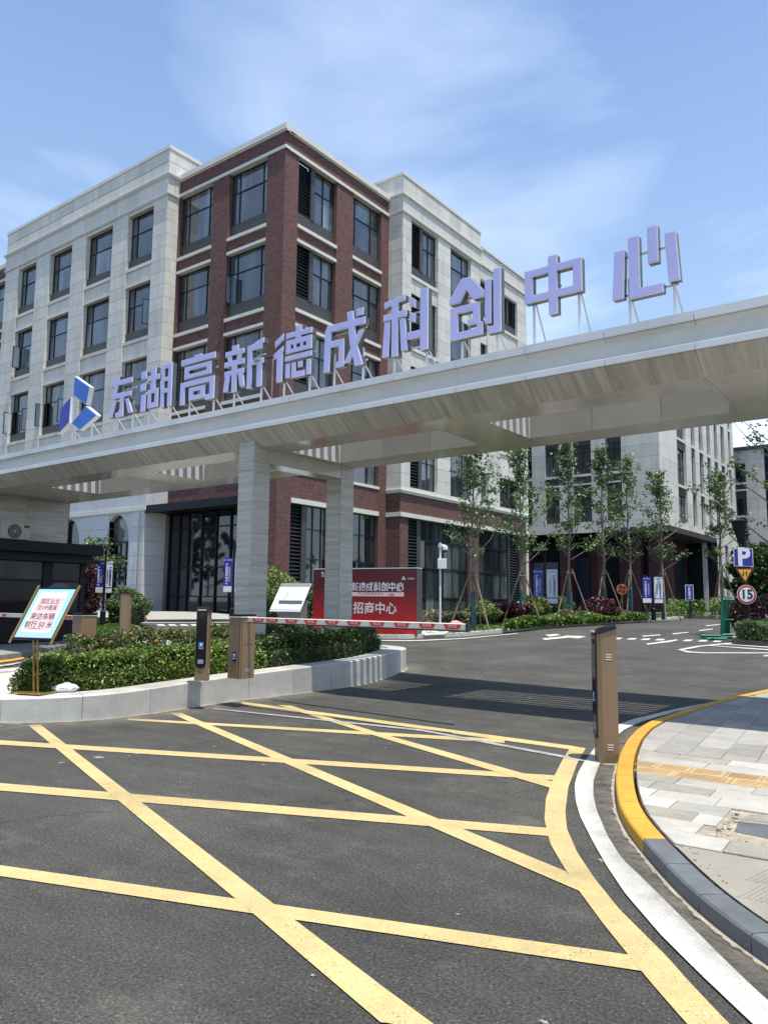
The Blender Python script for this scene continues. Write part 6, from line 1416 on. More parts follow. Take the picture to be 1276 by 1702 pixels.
def pillar(base, n_dir, w, dpt, h, label, back=False, rounded=True, name='plate_camera_pillar'):
    """number-plate camera pillar; n_dir: direction its black front faces"""
    n = Vector((n_dir[0], n_dir[1], 0)).normalized(); u = Vector((0, 0, 1)).cross(n); u.normalize(); B0 = Vector(base)
    root = empty(name, B0, label, 'camera pillar', 'plate camera pillars')
    def P(a, b, z): return B0 + u*a + n*b + Vector((0, 0, z))
    mb = MB(); hw, hd = w/2, dpt/2
    prof = [(-hw, -hd), (hw, -hd), (hw, hd*.55), (hw*.8, hd), (-hw*.8, hd), (-hw, hd*.55)] if not back else [(-hw*.6, -hd), (hw*.6, -hd), (hw*.95, -hd*.5), (hw, hd*.55), (hw*.8, hd), (-hw*.8, hd), (-hw, hd*.55), (-hw*.95, -hd*.5)]
    m_ = len(prof); slope = -.09*dpt/.2
    vs = [tuple(P(a, b, 0)) for a, b in prof] + [tuple(P(a, b, h-.05 + slope*(b/hd)*.35)) for a, b in prof]
    mb.add(vs, [(i, (i+1) % m_, m_+(i+1) % m_, m_+i) for i in range(m_)] + [tuple(range(m_)), tuple(range(m_, 2*m_))]); mb.build('casing', M['bronze'], root, bevel=.004)
    vs = [tuple(P(a*1.03, b*1.04, h-.05 + slope*(b/hd)*.35+.001)) for a, b in prof] + [tuple(P(a*.93, b*.93, h-.01 + slope*(b/hd)*.35)) for a, b in prof]
    mb = MB(); mb.add(vs, [(i, (i+1) % m_, m_+(i+1) % m_, m_+i) for i in range(m_)] + [tuple(range(m_)), tuple(range(m_, 2*m_))]); mb.build('cap', M['black_gloss'], root, bevel=.008)
    # black glass front with rounded lower end
    zb_ = h*.17; pts = [(hw*.78, h-.06), (hw*.78, zb_+hw*.7)] + [(hw*.78*math.cos(t), zb_+hw*.7-hw*.7*math.sin(t)) for t in np.linspace(0.2, math.pi-.2, 9)] + [(-hw*.78, zb_+hw*.7), (-hw*.78, h-.06)]
    mb = MB(); mb.prism(pts, lambda a, z, t: tuple(P(a, hd+t, z)), .0, .014); fr = mb.build('black_front', M['black_gloss'], root)
    mb = MB(); mb.tube(P(0, hd+.012, h*.885), P(0, hd+.024, h*.885), .04, .03, 16); mb.build('lens', M['metal_dark'], fr)
    mb = MB(); mb.prism([(-hw*.6, h*.955), (hw*.6, h*.955), (hw*.6, h*.968), (-hw*.6, h*.968)], lambda a, z, t: tuple(P(a, hd+t, z)), .012, .03); mb.build('light_bar', M['white_metal'], fr)
    q = P(0, hd+.014, h*.49); badge(root, q, -u if False else u.cross(Vector((0, 0, 1))).cross(Vector((0, 0, 1)))*-1 if False else u, .058)
    mb = MB(); mb.prism([(-hw*.42, h*.235), (hw*.42, h*.235), (hw*.42, h*.29), (-hw*.42, h*.29)], lambda a, z, t: tuple(P(a, hd+t, z)), .014, .017); mb.build('speaker_window', M['grey_print'], fr)
    mb = MB(); mb.prism([(-.022, .012+h*.115), (0, .004+h*.115), (.022, .012+h*.115), (.006, -.002+h*.115), (.002, -.014+h*.115), (-.002, -.014+h*.115), (-.006, -.002+h*.115)], lambda a, z, t: tuple(P(a, hd+t, z)), .001, .003); mb.build('maker_emblem', M['metal_dark'], root)
    for sd in (1, -1):
        for z0 in (h*.755, h*.10):
            for k in range(3):
                mb = MB(); mb.prism([(-.015-.03, z0+k*.024), (-.015+.03, z0+k*.024), (-.015+.03, z0+k*.024+.008), (-.015-.03, z0+k*.024+.008)], lambda a, z, t: tuple(P(sd*(hw+t), a, z)), .0005, .004); mb.build('vent_slot', M['white_metal'], root)
    return root
d_ = lambda a: (math.cos(a), math.sin(a))
B1 = GZ(1006, 1267, 0); B1 = Vector((B1.x-.0, B1.y+.03, 0))
pillar(B1, d_(math.radians(180+33)), .245, .20, topz(1003, 1041, B1), 'tan camera pillar standing on the road beside the yellow kerb at the right')
B2p = GZ(335, 1131, IZ(9.0)); h2 = topz(335, 1009, B2p)-B2p.z
pillar(B2p, d_(math.radians(-54)), .195, .17, h2, 'tan camera pillar with black front on the traffic island, left of the barrier cabinet')
B3p = GZ(205, 1092, .42); h3 = topz(205, 985, B3p)-B3p.z
pillar(B3p, d_(math.radians(-54+180)), .22, .2, h3, 'tan camera pillar seen from behind, beyond the hedge left of the island', back=True)
# left cabinet and its boom
C4 = GZ(138, 1094, .40); zt4 = topz(138, 1019, C4)
lb_ = empty('barrier_cabinet', C4, 'tan barrier cabinet at the left lane in front of the black booth', 'barrier gate')
mb = MB(); mb.box(C4.x-.17, C4.x+.17, C4.y-.17, C4.y+.17, C4.z-.3, zt4-.06); mb.build('cabinet', M['bronze'], lb_, bevel=.008)
mb = MB(); mb.box(C4.x-.18, C4.x+.18, C4.y-.18, C4.y+.18, zt4-.055, zt4-.045); mb.build('lid_seam', M['white_metal'], lb_)
mb = MB(); mb.box(C4.x-.175, C4.x+.175, C4.y-.175, C4.y+.175, zt4-.045, zt4); mb.build('lid', M['black_gloss'], lb_, bevel=.006)
yb4 = C4.y-.02; q0 = PY(122, 1026.5, yb4); q1 = PY(0, 1023.5, yb4)
lbo = empty('boom_arm', (q0.x, yb4, q0.z), 'white barrier boom with red patches lowered across the left lane before the booth', 'boom arm')
mb = MB(); mb.box(q1.x-1.5, q0.x-.02, yb4-.02, yb4+.02, q0.z-.045, q0.z+.045); mb.build('boom', M['boom_white'], lbo, bevel=.004)
mb = MB(); mb.box(q0.x-.02, C4.x-.17, yb4-.035, yb4+.035, q0.z-.05, q0.z+.05); mb.build('boom_socket', M['grey_metal'], lbo, bevel=.01)
for px_ in (9, 118, 110):
    c = PY(px_, 1025, yb4).x; mb = MB(); mb.prism([(c-.09, q0.z+.032), (c+.09, q0.z+.032), (c+.07, q0.z-.032), (c-.07, q0.z-.032)], lambda a, b, t: (a, t, b), yb4-.0235, yb4-.021); mb.build('reflective_patch', M['red_print'], lbo)

# ================================================================== DISPLAY STAND WITH POSTER
bs = GZ(60, 1152, IZ(6)); RV = Vector((math.cos(YAW), math.sin(YAW), 0)); FV = Vector((FX, FY, 0))
ph = math.radians(20); U = RV*math.cos(ph) - FV*math.sin(ph); NB = RV*math.sin(ph) + FV*math.cos(ph)     # along the board, and away from the reader
st = empty('display_stand', bs, 'brass display stand with a tilted poster in a black frame on the island', 'display stand')
zl = topz(53, 1063, bs); zu = topz(80, 976, bs)
Wd = .70
Bc = Vector((bs.x, bs.y, zl)) - U*.0 - NB*.10 - U*.03; Tc = Vector((bs.x, bs.y, zu)) + NB*.20 + U*.09
upv = (Tc-Bc); Hh = upv.length; upv.normalize(); nrm = U.cross(upv).normalized(); nrm = -nrm if nrm.dot(NB) > 0 else nrm
def bp(a, b, t=0): return Bc + U*a + upv*b + nrm*t
def bslab(root, a0, a1, b0, b1, t0_, t1_, m, name, bevel=0):
    mb = MB(); P = [bp(a0, b0), bp(a1, b0), bp(a1, b1), bp(a0, b1)]
    mb.add([p+nrm*t0_ for p in P]+[p+nrm*t1_ for p in P], [(3, 2, 1, 0), (4, 5, 6, 7), (0, 1, 5, 4), (1, 2, 6, 5), (2, 3, 7, 6), (3, 0, 4, 7)]); return mb.build(name, m, root, bevel=bevel)
hw = Wd/2
bslab(st, -hw, hw, .0, Hh, -.015, .0, M['black'], 'frame_board')
for s_ in (-1, 1):
    mb = MB(); mb.tube(bp(s_*hw, -.05, .0), bp(s_*hw, Hh+.03, .0), .017, n=10); rl = mb.build('side_rail', M['brass'], st)
    for b_ in (.02, .05, .08, Hh-.08, Hh-.05, Hh-.02): mb = MB(); mb.tube(bp(s_*hw, b_, 0), bp(s_*hw, b_+.008, 0), .021, n=10); mb.build('rail_ring', M['brass'], rl)
# arched top
mb = MB(); arc_ = [(-hw*.55+hw*1.1*k/10, Hh+.07*math.sin(math.pi*k/10)) for k in range(11)]; mb.prism([(-hw*.55, Hh-.02)]+arc_+[(hw*.55, Hh-.02)], lambda a, b, t: tuple(bp(a, b, t)), -.014, -.004); mb.build('arched_top', M['metal_dark'], st)
po = bslab(st, -hw+.035, hw-.035, .03, Hh-.03, .0005, .003, M['cyan_print'], 'poster')
bslab(po, -hw+.09, hw-.11, .10, Hh-.07, .0032, .0042, M['white_print'], 'poster_white')
bslab(po, -hw+.14, hw-.14, .53*Hh, .80*Hh, .0044, .005, M['pink_print'], 'paper_upper')
bslab(po, -hw+.12, hw-.15, .18*Hh, .515*Hh, .0044, .005, M['pink_print'], 'paper_lower')
M['ink'] = mat('faded_ink', (.16, .10, .14), .6, var=.1)
Hs = Hh
for s_, b_, sz, bold in (('园区业主', Hs*.72, Hs*.105, 0), ('及VIP通道', Hs*.60, Hs*.10, 0), ('来访车辆', Hs*.43, Hs*.135, .001), ('前行 50 米', Hs*.275, Hs*.135, .001)):
    text(s_, sz, frame_mat(bp(-.01, b_, .0065), U, (upv-U*upv.dot(U)).normalized()), M['ink'], po, depth=.0006, bold=bold)
bslab(po, -.13, .06, .20*Hh, .21*Hh, .0052, .0058, M['ink'], 'underline')
for dx in (-.035, .035):
    mb = MB(); mb.tube((bs.x+U.x*dx, bs.y+U.y*dx, bs.z+.02), bp(dx, .06, -.03), .0135, n=8); mb.build('post', M['brass'], st)
for z_ in (.42, .56): mb = MB(); mb.tube((bs.x-U.x*.035, bs.y-U.y*.035, bs.z+z_), (bs.x+U.x*.035, bs.y+U.y*.035, bs.z+z_), .008, n=6); mb.build('cross_bar', M['brass'], st)
for z_ in (.46, .52): mb = MB(); c = Vector((bs.x, bs.y, bs.z+z_)); mb.tube(c-NB*.012, c+NB*.012, .026, n=14); mb.build('round_ornament', M['white_metal'], st)
def obox(c, u, v, hu, hv, z0, z1, m, par, name, bevel=0):
    c = Vector((c[0], c[1], 0)); P = [c+u*a*hu+v*b*hv for a, b in ((-1, -1), (1, -1), (1, 1), (-1, 1))]; mb = MB()
    mb.add([(p.x, p.y, z0) for p in P]+[(p.x, p.y, z1) for p in P], [(3, 2, 1, 0), (4, 5, 6, 7), (0, 1, 5, 4), (1, 2, 6, 5), (2, 3, 7, 6), (3, 0, 4, 7)]); return mb.build(name, m, par, bevel=bevel)
obox(bs.xy, U, NB, .22, .17, bs.z+.001, bs.z+.022, M['brass'], st, 'base_plate', .005)
# crumpled white stone beside it
rk = GZ(110, 1150, IZ(6)); bm = bmesh.new(); bmesh.ops.create_icosphere(bm, subdivisions=3, radius=1)
for v in bm.verts: k = 1+.22*math.sin(v.co.x*5+1)*math.cos(v.co.y*4)+.14*rng.normal()*.5; v.co = Vector((v.co.x*.155*k, v.co.y*.09*k, max(-.05, v.co.z*.07*k)))
me = bpy.data.meshes.new('white_rock'); bm.to_mesh(me); bm.free(); me.materials.append(M['plastic_white']); o = bpy.data.objects.new('white_rock', me); COL.objects.link(o); o.location = (rk.x, rk.y, rk.z+.05); o.rotation_euler = (0, 0, YAW+.1)
tag(o, 'rough white stone lying on the island kerb right of the display stand', 'stone')

# ================================================================== MAP BOARD
mbp = G(486, 1046, .1); Um = RV*math.cos(.42) - FV*math.sin(.42); Nm = RV*math.sin(.42)+FV*math.cos(.42)
mp_ = empty('map_board', mbp, 'tilted white site map board on a dark pedestal, left of the red board', 'map board')
zt_m = topz(500, 969, mbp); zb_m = topz(470, 1016, mbp)
Bc = Vector((mbp.x, mbp.y, zb_m)) - Um*.12 - Nm*.42; Tc = Vector((mbp.x, mbp.y, zt_m)) + Um*.0 + Nm*.40
upv = (Tc-Bc); upv = upv - Um*upv.dot(Um); Hh = upv.length; upv.normalize(); U = Um; nrm = U.cross(upv); nrm = -nrm if nrm.dot(Nm) > 0 else nrm
hw = .66
bslab(mp_, -hw, hw, 0, Hh, -.06, .0, M['white_metal'], 'panel', .006)
bslab(mp_, -hw+.01, hw-.01, .055, .075, .0, .004, M['metal_dark'], 'lower_slot'); bslab(mp_, -hw+.01, hw-.01, .085, Hh-.18, .001, .003, M['map_face'], 'map_sheet')
bslab(mp_, -hw+.01, hw-.01, Hh-.175, Hh-.165, .0, .004, M['metal_dark'], 'upper_slot'); bslab(mp_, -hw+.01, hw-.01, Hh-.16, Hh-.01, .001, .003, M['grey_metal'], 'header_strip')
def mslab(poly, t0_, t1_, m, name):
    mb = MB(); n_ = len(poly); mb.add([bp(a, b*Hh, t0_) for a, b in poly]+[bp(a, b*Hh, t1_) for a, b in poly], [tuple(range(n_))[::-1], tuple(range(n_, 2*n_))] + [(q, (q+1) % n_, n_+(q+1) % n_, n_+q) for q in range(n_)]); return mb.build(name, m, mp_)
def mq(u, v): return (-.30+u*.62+v*.10, .66-u*.30+v*-.0+(v-1)*.0 - (1-v)*.26+.02)
mslab([mq(-.04, -.06), mq(1.04, -.06), mq(1.04, 1.06), mq(-.04, 1.06)], .0031, .0036, M['map_road'], 'map_roads')
for k in range(3):
    for j in range(5):
        u0, v0 = j/5+.015, k/3+.03; mslab([mq(u0, v0), mq(u0+.16, v0), mq(u0+.16, v0+.26), mq(u0, v0+.26)], .004, .0048, M['map_green'] if (j == 0 or (k == 0 and j == 3)) else M['white_print'], 'map_block')
obox(mbp.xy+Vector((0, 0)), Um, Nm, .5, .22, T(mbp.x, mbp.y)+.05, (zb_m+zt_m)/2-.12, M['grey_metal'], mp_, 'pedestal', .01)

# ================================================================== RED BOARD
pl = G(519, 1047.5, .1); pr_ = G(692, 1056.5, .1)
dv = Vector((pr_.x-pl.x, pr_.y-pl.y, 0)); Lr = dv.length; Ur = dv.normalized(); Nr = Vector((Ur.y, -Ur.x, 0))      # Nr towards the camera
rbz = min(pl.z, pr_.z)
ztl = topz(525, 942, pl); ztr = topz(695, 949.5, pr_)
rbd = empty('red_sign_board', ((pl.x+pr_.x)/2, (pl.y+pr_.y)/2, rbz), 'large red sign board with white lettering standing on the lawn behind the canopy column', 'sign board', rz=math.atan2(Ur.y, Ur.x))
Hr = (ztl+ztr)/2 - rbz
def RBp(a, b, t): p = Vector((pl.x, pl.y, 0)) + Ur*a + Nr*t; return (p.x, p.y, rbz+b)
def rslab(a0, a1, b0, b1, t0_, t1_, m, name, par=rbd, bevel=0):
    mb = MB(); mb.add([RBp(a, b, t) for t in (t0_, t1_) for a, b in ((a0, b0), (a1, b0), (a1, b1), (a0, b1))], [(3, 2, 1, 0), (4, 5, 6, 7), (0, 1, 5, 4), (1, 2, 6, 5), (2, 3, 7, 6), (3, 0, 4, 7)]); return mb.build(name, m, par, bevel=bevel)
body = rslab(0, Lr, 0, Hr, -.45, -.01, M['sign_side'], 'cabinet')
face = rslab(0, Lr, 0, Hr, -.009, 0, M['board_red'], 'printed_face')
rslab(-.005, Lr+.005, Hr, Hr+.03, -.46, .005, M['white_metal'], 'top_trim')
def rb_at(px_, py_):
    d = ray(px_, py_); n = Nr; o_ = Vector((pl.x, pl.y, 0)); D = Vector(d); t = (o_-Vector((0, 0, 0))).dot(Vector((n.x, n.y, 0)))/ (D.x*n.x+D.y*n.y); P = Vector((0, 0, EYE)) + D*t
    return (P-o_).dot(Ur), P.z-rbz
def rtext(s, x0, x1, y, hpx, bold, m='white_print', sx=1., al='CENTER'):
    a0, z0 = rb_at(x0, y); a1, _ = rb_at(x1, y); z1 = rb_at(x0, y-hpx/2)[1]; z2 = rb_at(x0, y+hpx/2)[1]; size = (z1-z2)*1.12
    ac_ = (a0+a1)/2; o = text(s, size, frame_mat(RBp(ac_, (rb_at((x0+x1)/2, y)[1]), .002), (Ur.x, Ur.y, 0), (0, 0, 1)), M[m], face, bold=bold)
    return o
# title in the same block characters as on the canopy
chars = '东湖高新德成科创中心'
a_r, z_c = rb_at(672, 975); a_l, _ = rb_at(584.5, 972.5); cw = (a_r-a_l)/7; zh = rb_at(640, 966.5)[1]-rb_at(640, 981.5)[1]
for k, ch in enumerate(chars):
    a = a_r - cw*(10-k); g_ = glyph_mb(GL[ch], cw*.88, zh, 0, .0005, .004, 0)
    g_.v = [RBp(a+v[0], z_c-zh/2+v[2], .001+v[1]+.004) for v in g_.v]; g_.build('title_character', M['white_print'], face)
a0, z0 = rb_at(572, 985.2); a1, z1 = rb_at(671, 991.5); rslab(a_r-cw*10, a1, z1, rb_at(671, 984.5)[1], .001, .003, M['pink_print'], 'pale_strip', face)
rtext('产业招商\\研发办公', 594, 637, 987.3, 5.2, 0, 'dark_red'); rtext('12#', 644, 655, 988.3, 6, .002, 'dark_red')
rtext('— 招商中心', 562, 662, 1012, 18, .006)
rtext('东湖高新', 678, 688, 962, 3, .0, sx=1.); 
ga, gz = rb_at(670.5, 961)
for pts_ in (((-.075, -.06), (0, .085), (.02, .03), (-.03, -.06)), ((-.02, -.06), (.085, -.06), (.035, .03), (.015, .0), (.035, -.03))):
    mb = MB(); mb.prism([(ga+p[0], gz+p[1]) for p in pts_], lambda a, b, t: RBp(a, b, t), .001, .003); mb.build('logo_mark', M['white_print'], face)
rtext('招商热线', 575, 629, 1041, 6, .003); rtext('e', 534.5, 538, 952, 8, .004); rtext('东湖', 534, 539, 957.5, 3, 0)

# ================================================================== CAMERA POLE
cp_ = G(731, 1054.5, .1); zc = topz(731, 902, cp_)
cpo = empty('camera_pole', cp_, 'white pole with dome camera and control box on the lawn right of the red board', 'camera pole')
mb = MB(); mb.lathe([(.13, 0), (.13, .04), (.06, .06), (.045, .35), (.038, .5), (.036, zc-cp_.z)], c=tuple(cp_)); mb.build('pole', M['white_metal'], cpo, smooth=False)
bzt, bzb = topz(731, 929, cp_), topz(731, 945.5, cp_)
obox(Vector((cp_.x, cp_.y))+RV.xy*.06 - FV.xy*.08, RV, FV, .16, .07, bzb, bzt, M['white_metal'], cpo, 'control_box', .01)
mb = MB(); za = topz(731, 907, cp_); mb.box(cp_.x-.05, cp_.x+.05, cp_.y-.05, cp_.y+.05, za-.06, za+.07); q = cp_ + RV*.17; mb.tube((cp_.x, cp_.y, za), (q.x, q.y, za+.02), .03, n=8); mb.build('bracket', M['white_metal'], cpo)
mb = MB(); mb.lathe([(.02, .0), (.085, -.03), (.10, -.09), (.10, -.17), (.085, -.18)], c=(q.x, q.y, za+.02)); dm = mb.build('camera_housing', M['white_metal'], cpo)
mb = MB(); mb.lathe([(.083, -.181), (.075, -.23), (.04, -.265), (.005, -.275)], c=(q.x, q.y, za+.02)); mb.build('dome', M['black_gloss'], dm)
sl = drape(gp([(693, 1053), (705, 1056.5), (738, 1055), (747, 1052), (737, 1050), (700, 1050)], .1), 'paving_slab', M['stone2'], .14, skirt=.04, kind=None); tag(sl, 'pale paving slab at the foot of the white camera pole', 'paving slab')
pk = G(757, 1046.5, .1); bm = bmesh.new(); bmesh.ops.create_icosphere(bm, subdivisions=2, radius=1)
for v in bm.verts: v.co = Vector((v.co.x*.30, v.co.y*.25, v.co.z*.2))*(1+.06*math.sin(v.co.x*20))
me = bpy.data.meshes.new('pink_boulder'); bm.to_mesh(me); bm.free(); me.materials.append(M['rock']); me.polygons.foreach_set('use_smooth', [True]*len(me.polygons)); o = bpy.data.objects.new('pink_boulder', me); COL.objects.link(o); o.location = (pk.x, pk.y, pk.z+.16)
tag(o, 'rounded pinkish boulder on the lawn just above the tip of the boom', 'boulder')

# ================================================================== BANNER POSTS
def banner_post(pxp, pyb, b_px, w_px, ytb, label, ytop=None, arm=True):
    P = G(pxp, pyb, .1); R_ = RV; root = empty('banner_post', P, label, 'banner post', 'lamp posts carrying a blue and a white banner')
    zt_ = topz(pxp, ytop, P); mb = MB(); mb.lathe([(.11, 0), (.11, .55), (.05, .6), (.045, zt_-P.z)], c=tuple(P), n=10); mb.build('post', M['black'], root)
    if arm: q = Vector((P.x, P.y, zt_)); mb = MB(); mb.tube(q, q+R_*-.45+Vector((0, 0, .18)), .025, n=6); mb.tube(q, q+R_*.1+Vector((0, 0, .18)), .025, n=6); mb.build('arm', M['black'], root); mb = MB(); c = q+R_*-.2+Vector((0, 0, .2)); mb.box(c.x-.35, c.x+.35, c.y-.08, c.y+.08, c.z-.02, c.z+.05); mb.build('lamp_head', M['grey_metal'], root)
    z1, z0 = topz(pxp, ytb[0], P), topz(pxp, ytb[1], P); sc = math.hypot(P.x, P.y)*math.cos(0)/FPX
    dep = P.x*FX+P.y*FY; k = dep/FPX
    for (xa, xb), kind in ((b_px, 'b'), (w_px, 'w')):
        a0, a1 = (xa-pxp)*k, (xb-pxp)*k; fm = frame_mat((P.x+RV.x*a0, P.y+RV.y*a0, z0), RV, (0, 0, 1))
        def bs_(u0, u1, v0, v1, t0, t1, m, name, par):
            mb = MB(); mb.add([tuple(fm @ Vector((u, v, t))) for t in (t0, t1) for u, v in ((u0, v0), (u1, v0), (u1, v1), (u0, v1))], [(3, 2, 1, 0), (4, 5, 6, 7), (0, 1, 5, 4), (1, 2, 6, 5), (2, 3, 7, 6), (3, 0, 4, 7)]); return mb.build(name, m, par)
        Wb, Hb = a1-a0, z1-z0
        bn = bs_(0, Wb, 0, Hb, -.02, .0, M['blue_sign'] if kind == 'b' else M['white_print'], 'banner', root)
        if kind == 'b':
            bs_(.0, Wb, .0, Hb*.17, .001, .004, M['map_face'], 'footer', bn)
            tcol = 'white_print'; cols = (('产业招商科创中心', .36), ('东湖高新德成科创', .70))
        else: bs_(.0, Wb, Hb*.15, Hb*.18, .001, .004, M['blue_sign'], 'rule', bn); tcol = 'blue_sign'; cols = (('东湖高新德成科创', .33), ('产业招商研发办公', .72))
        for s_, fu in cols:
            sz = Hb*.062*(1.25 if fu == (.36 if kind == 'b' else .72) else .9)
            text('\n'.join(s_), sz, fm @ Matrix.Translation((Wb*fu, Hb*.52, .003)), M[tcol], bn, bold=.004 if fu in (.36, .72) else 0)
        text('▲ 东湖高新', Hb*.05, fm @ Matrix.Translation((Wb*.5, Hb*.93, .003)), M[tcol], bn)
        mb = MB(); e = fm @ Vector((Wb/2, Hb, -.01)); mb.tube((P.x, P.y, z1+.02), (e.x, e.y, z1+.02), .015, n=5); mb.tube((P.x, P.y, z0-.02), (e.x, e.y, z0-.02), .015, n=5); mb.build('bracket', M['black'], root)
banner_post(906, 1031, (887, 902.5), (909, 926.5), (946.5, 1003), 'dark post with blue and white banners between the second and third young trees', 921)
banner_post(1086, 1031, (1069, 1083), (1088, 1102), (959, 1002), 'dark post with blue and white banners between the fifth and sixth young trees', 955, False)
banner_post(170.5, 1040, (156, 168), (171, 182.5), (933, 985), 'dark post with blue and white banners before the arched windows', 912)
banner_post(385.5, 1034, (369.5, 383), (388, 401), (927, 984), 'dark post with blue and white banners partly hidden by the front canopy column', 900, False)

# ================================================================== ROAD SIGNS ON THE RIGHT
sp_ = G(1242.5, 1063, .1); kS = (sp_.x*FX+sp_.y*FY)/FPX
ps = empty('lamp_post', sp_, 'black lantern post at the right edge carrying the parking, two-way and 15 speed signs', 'lamp post')
zS = lambda y: topz(1240, y, sp_)
mb = MB(); mb.lathe([(.14, 0), (.14, zS(1030)-sp_.z), (.09, zS(1028)-sp_.z), (.07, zS(890)-sp_.z)], c=tuple(sp_), n=12); mb.build('post', M['black'], ps)
mb = MB(); c = Vector((sp_.x, sp_.y, 0)) - RV*.14; zl0 = zS(893); mb.lathe([(.08, zS(900)), (.12, zS(893)), (.26, zS(868)), (.28, zS(866)), (.06, zS(862))], c=(c.x, c.y, 0), n=8); mb.build('lantern', M['black'], ps)
mb = MB()
for s_ in (-1, 1): mb.tube(c+Vector((0, 0, zS(905))), c+RV*.36*s_+Vector((0, 0, zS(888))), .02, n=5)
mb.tube(c-RV*.38+Vector((0, 0, zS(887))), c+RV*.38+Vector((0, 0, zS(887))), .02, n=5); mb.build('lantern_bracket', M['black'], ps)
def sgn(px, py, t=-.16): o = Vector((sp_.x, sp_.y, 0)) + FV*t + RV*((px-1242.5)*kS); return Vector((o.x, o.y, zS(py)))
def splate(poly_px, t, m, name, par, th=.006):
    mb = MB(); a = [sgn(x, y, t) for x, y in poly_px]; b = [sgn(x, y, t+th) for x, y in poly_px]; n = len(a)
    mb.add(a+b, [tuple(range(n)), tuple(range(n, 2*n))[::-1]] + [(i, (i+1) % n, n+(i+1) % n, n+i) for i in range(n)]); return mb.build(name, m, par)
pg = empty('parking_sign', sgn(1237, 942), 'square blue parking sign with a white P, topmost on the lantern post', 'parking sign')
splate([(1221, 912), (1253, 912), (1253, 942), (1221, 942)], -.16, M['white_print'], 'rim', pg); splate([(1222, 913), (1252, 913), (1252, 941), (1222, 941)], -.164, M['blue_sign'], 'plate', pg, .003)
text('P', .86, frame_mat(sgn(1237, 927.5, -.168), RV, (0, 0, 1)), M['white_print'], pg, bold=.03)
tg = empty('warning_sign', sgn(1238, 970), 'inverted yellow triangle sign with two opposite arrows under the parking sign', 'warning sign')
splate([(1222, 944), (1254.5, 944), (1238.5, 971)], -.15, M['dark_red'], 'rim', tg); splate([(1227, 947), (1249.5, 947), (1238.4, 965.5)], -.154, M['sign_yellow'], 'plate', tg, .003)
for x0, dn in ((1235.8, True), (1241, False)):
    f = (lambda y: y) if dn else (lambda y: 949.5+958-y)
    splate([(x0-.8, f(949.5)), (x0+.8, f(949.5)), (x0+.8, f(955)), (x0-.8, f(955))], -.158, M['metal_dark'], 'arrow', tg, .003); splate([(x0-2.2, f(954.6)), (x0+2.2, f(954.6)), (x0, f(958.2))], -.1585, M['metal_dark'], 'arrow', tg, .003)
sg = empty('speed_sign', sgn(1240, 1004), 'round speed limit sign reading 15 with a dark red rim, lowest on the lantern post', 'speed sign')
def circ(cx, cy, r, n=40): return [(cx+r*math.cos(2*math.pi*k/n), cy+r*math.sin(2*math.pi*k/n)) for k in range(n)]
splate(circ(1240, 988.4, 16), -.15, M['white_print'], 'rim', sg); splate(circ(1240, 988.4, 15.2), -.154, M['sign_red'], 'red_ring', sg, .003); splate(circ(1240, 988.4, 12), -.158, M['white_print'], 'plate', sg, .003)
text('15', .44, frame_mat(sgn(1240, 988.6, -.162), RV, (0, 0, 1)), M['metal_dark'], sg, bold=.012)
# small direction sign
s2 = G(1147, 1027, .1); k2 = (s2.x*FX+s2.y*FY)/FPX; ds_ = empty('direction_sign', s2, 'small vertical blue direction sign on a thin post in front of the dark portal', 'direction sign')
z1, z0 = topz(1145, 972, s2), topz(1145, 998, s2)
mb = MB(); mb.tube(s2, (s2.x, s2.y, z1), .05, n=8); mb.build('post', M['black'], ds_)
fm = frame_mat((s2.x-FX*.08-RV.x*8.5*k2, s2.y-FY*.08-RV.y*8.5*k2, z0), RV, (0, 0, 1)); Ws, Hs = 13.5*k2, z1-z0
for (i0, mm, t) in ((0, 'white_print', 0), (.03, 'blue_sign', .012)):
    mb = MB(); mb.add([tuple(fm @ Vector((u, v, tt))) for tt in (t, t+.01) for u, v in ((i0, i0), (Ws-i0, i0), (Ws-i0, Hs-i0), (i0, Hs-i0))], [(3, 2, 1, 0), (4, 5, 6, 7), (0, 1, 5, 4), (1, 2, 6, 5), (2, 3, 7, 6), (3, 0, 4, 7)]); mb.build('rim' if i0 == 0 else 'plate', M[mm], ds_)
text('←\n招\n商\n中\n心', Hs*.165, fm @ Matrix.Translation((Ws/2, Hs/2, .024)), M['white_print'], ds_, bold=.006)

# ================================================================== GREEN RACK, DISC, BINS
gr = G(1200, 1062); kG = (gr.x*FX+gr.y*FY)/FPX
rk_ = empty('barrier_rack', gr, 'stack of green steel fence frames upright on a flat base', 'fence frames')
def gpnt(px, py, t=0): o = Vector((gr.x, gr.y, 0)) + FV*t + RV*((px-1200)*kG); return Vector((o.x, o.y, topz(px, py, gr)))
def gtube(a, b, r, name='frame_bar', t=(0, 0)): mb = MB(); mb.tube(gpnt(*a, t[0]), gpnt(*b, t[1]), r, n=6); mb.build(name, M['green_steel'], rk_)
for i_, x in enumerate((1201, 1205, 1210, 1214, 1220)):
    gtube((x+1, 995+i_*.3), (x-1.5 if i_ else x-3, 1060), .045, t=(i_*.1, i_*.1))
gtube((1201, 997), (1222, 998), .05); gtube((1203, 1001), (1221, 1002), .03, t=(.2, .2)); gtube((1202, 1030), (1221, 1031), .035, t=(.1, .1)); gtube((1200, 1056), (1222, 1056), .06)
gtube((1206.5, 1000), (1205, 1028), .03, t=(.3, .3)); gtube((1212.5, 1000), (1211, 1058), .03, t=(.3, .3)); gtube((1217, 1000), (1217, 1058), .03, t=(.3, .3))
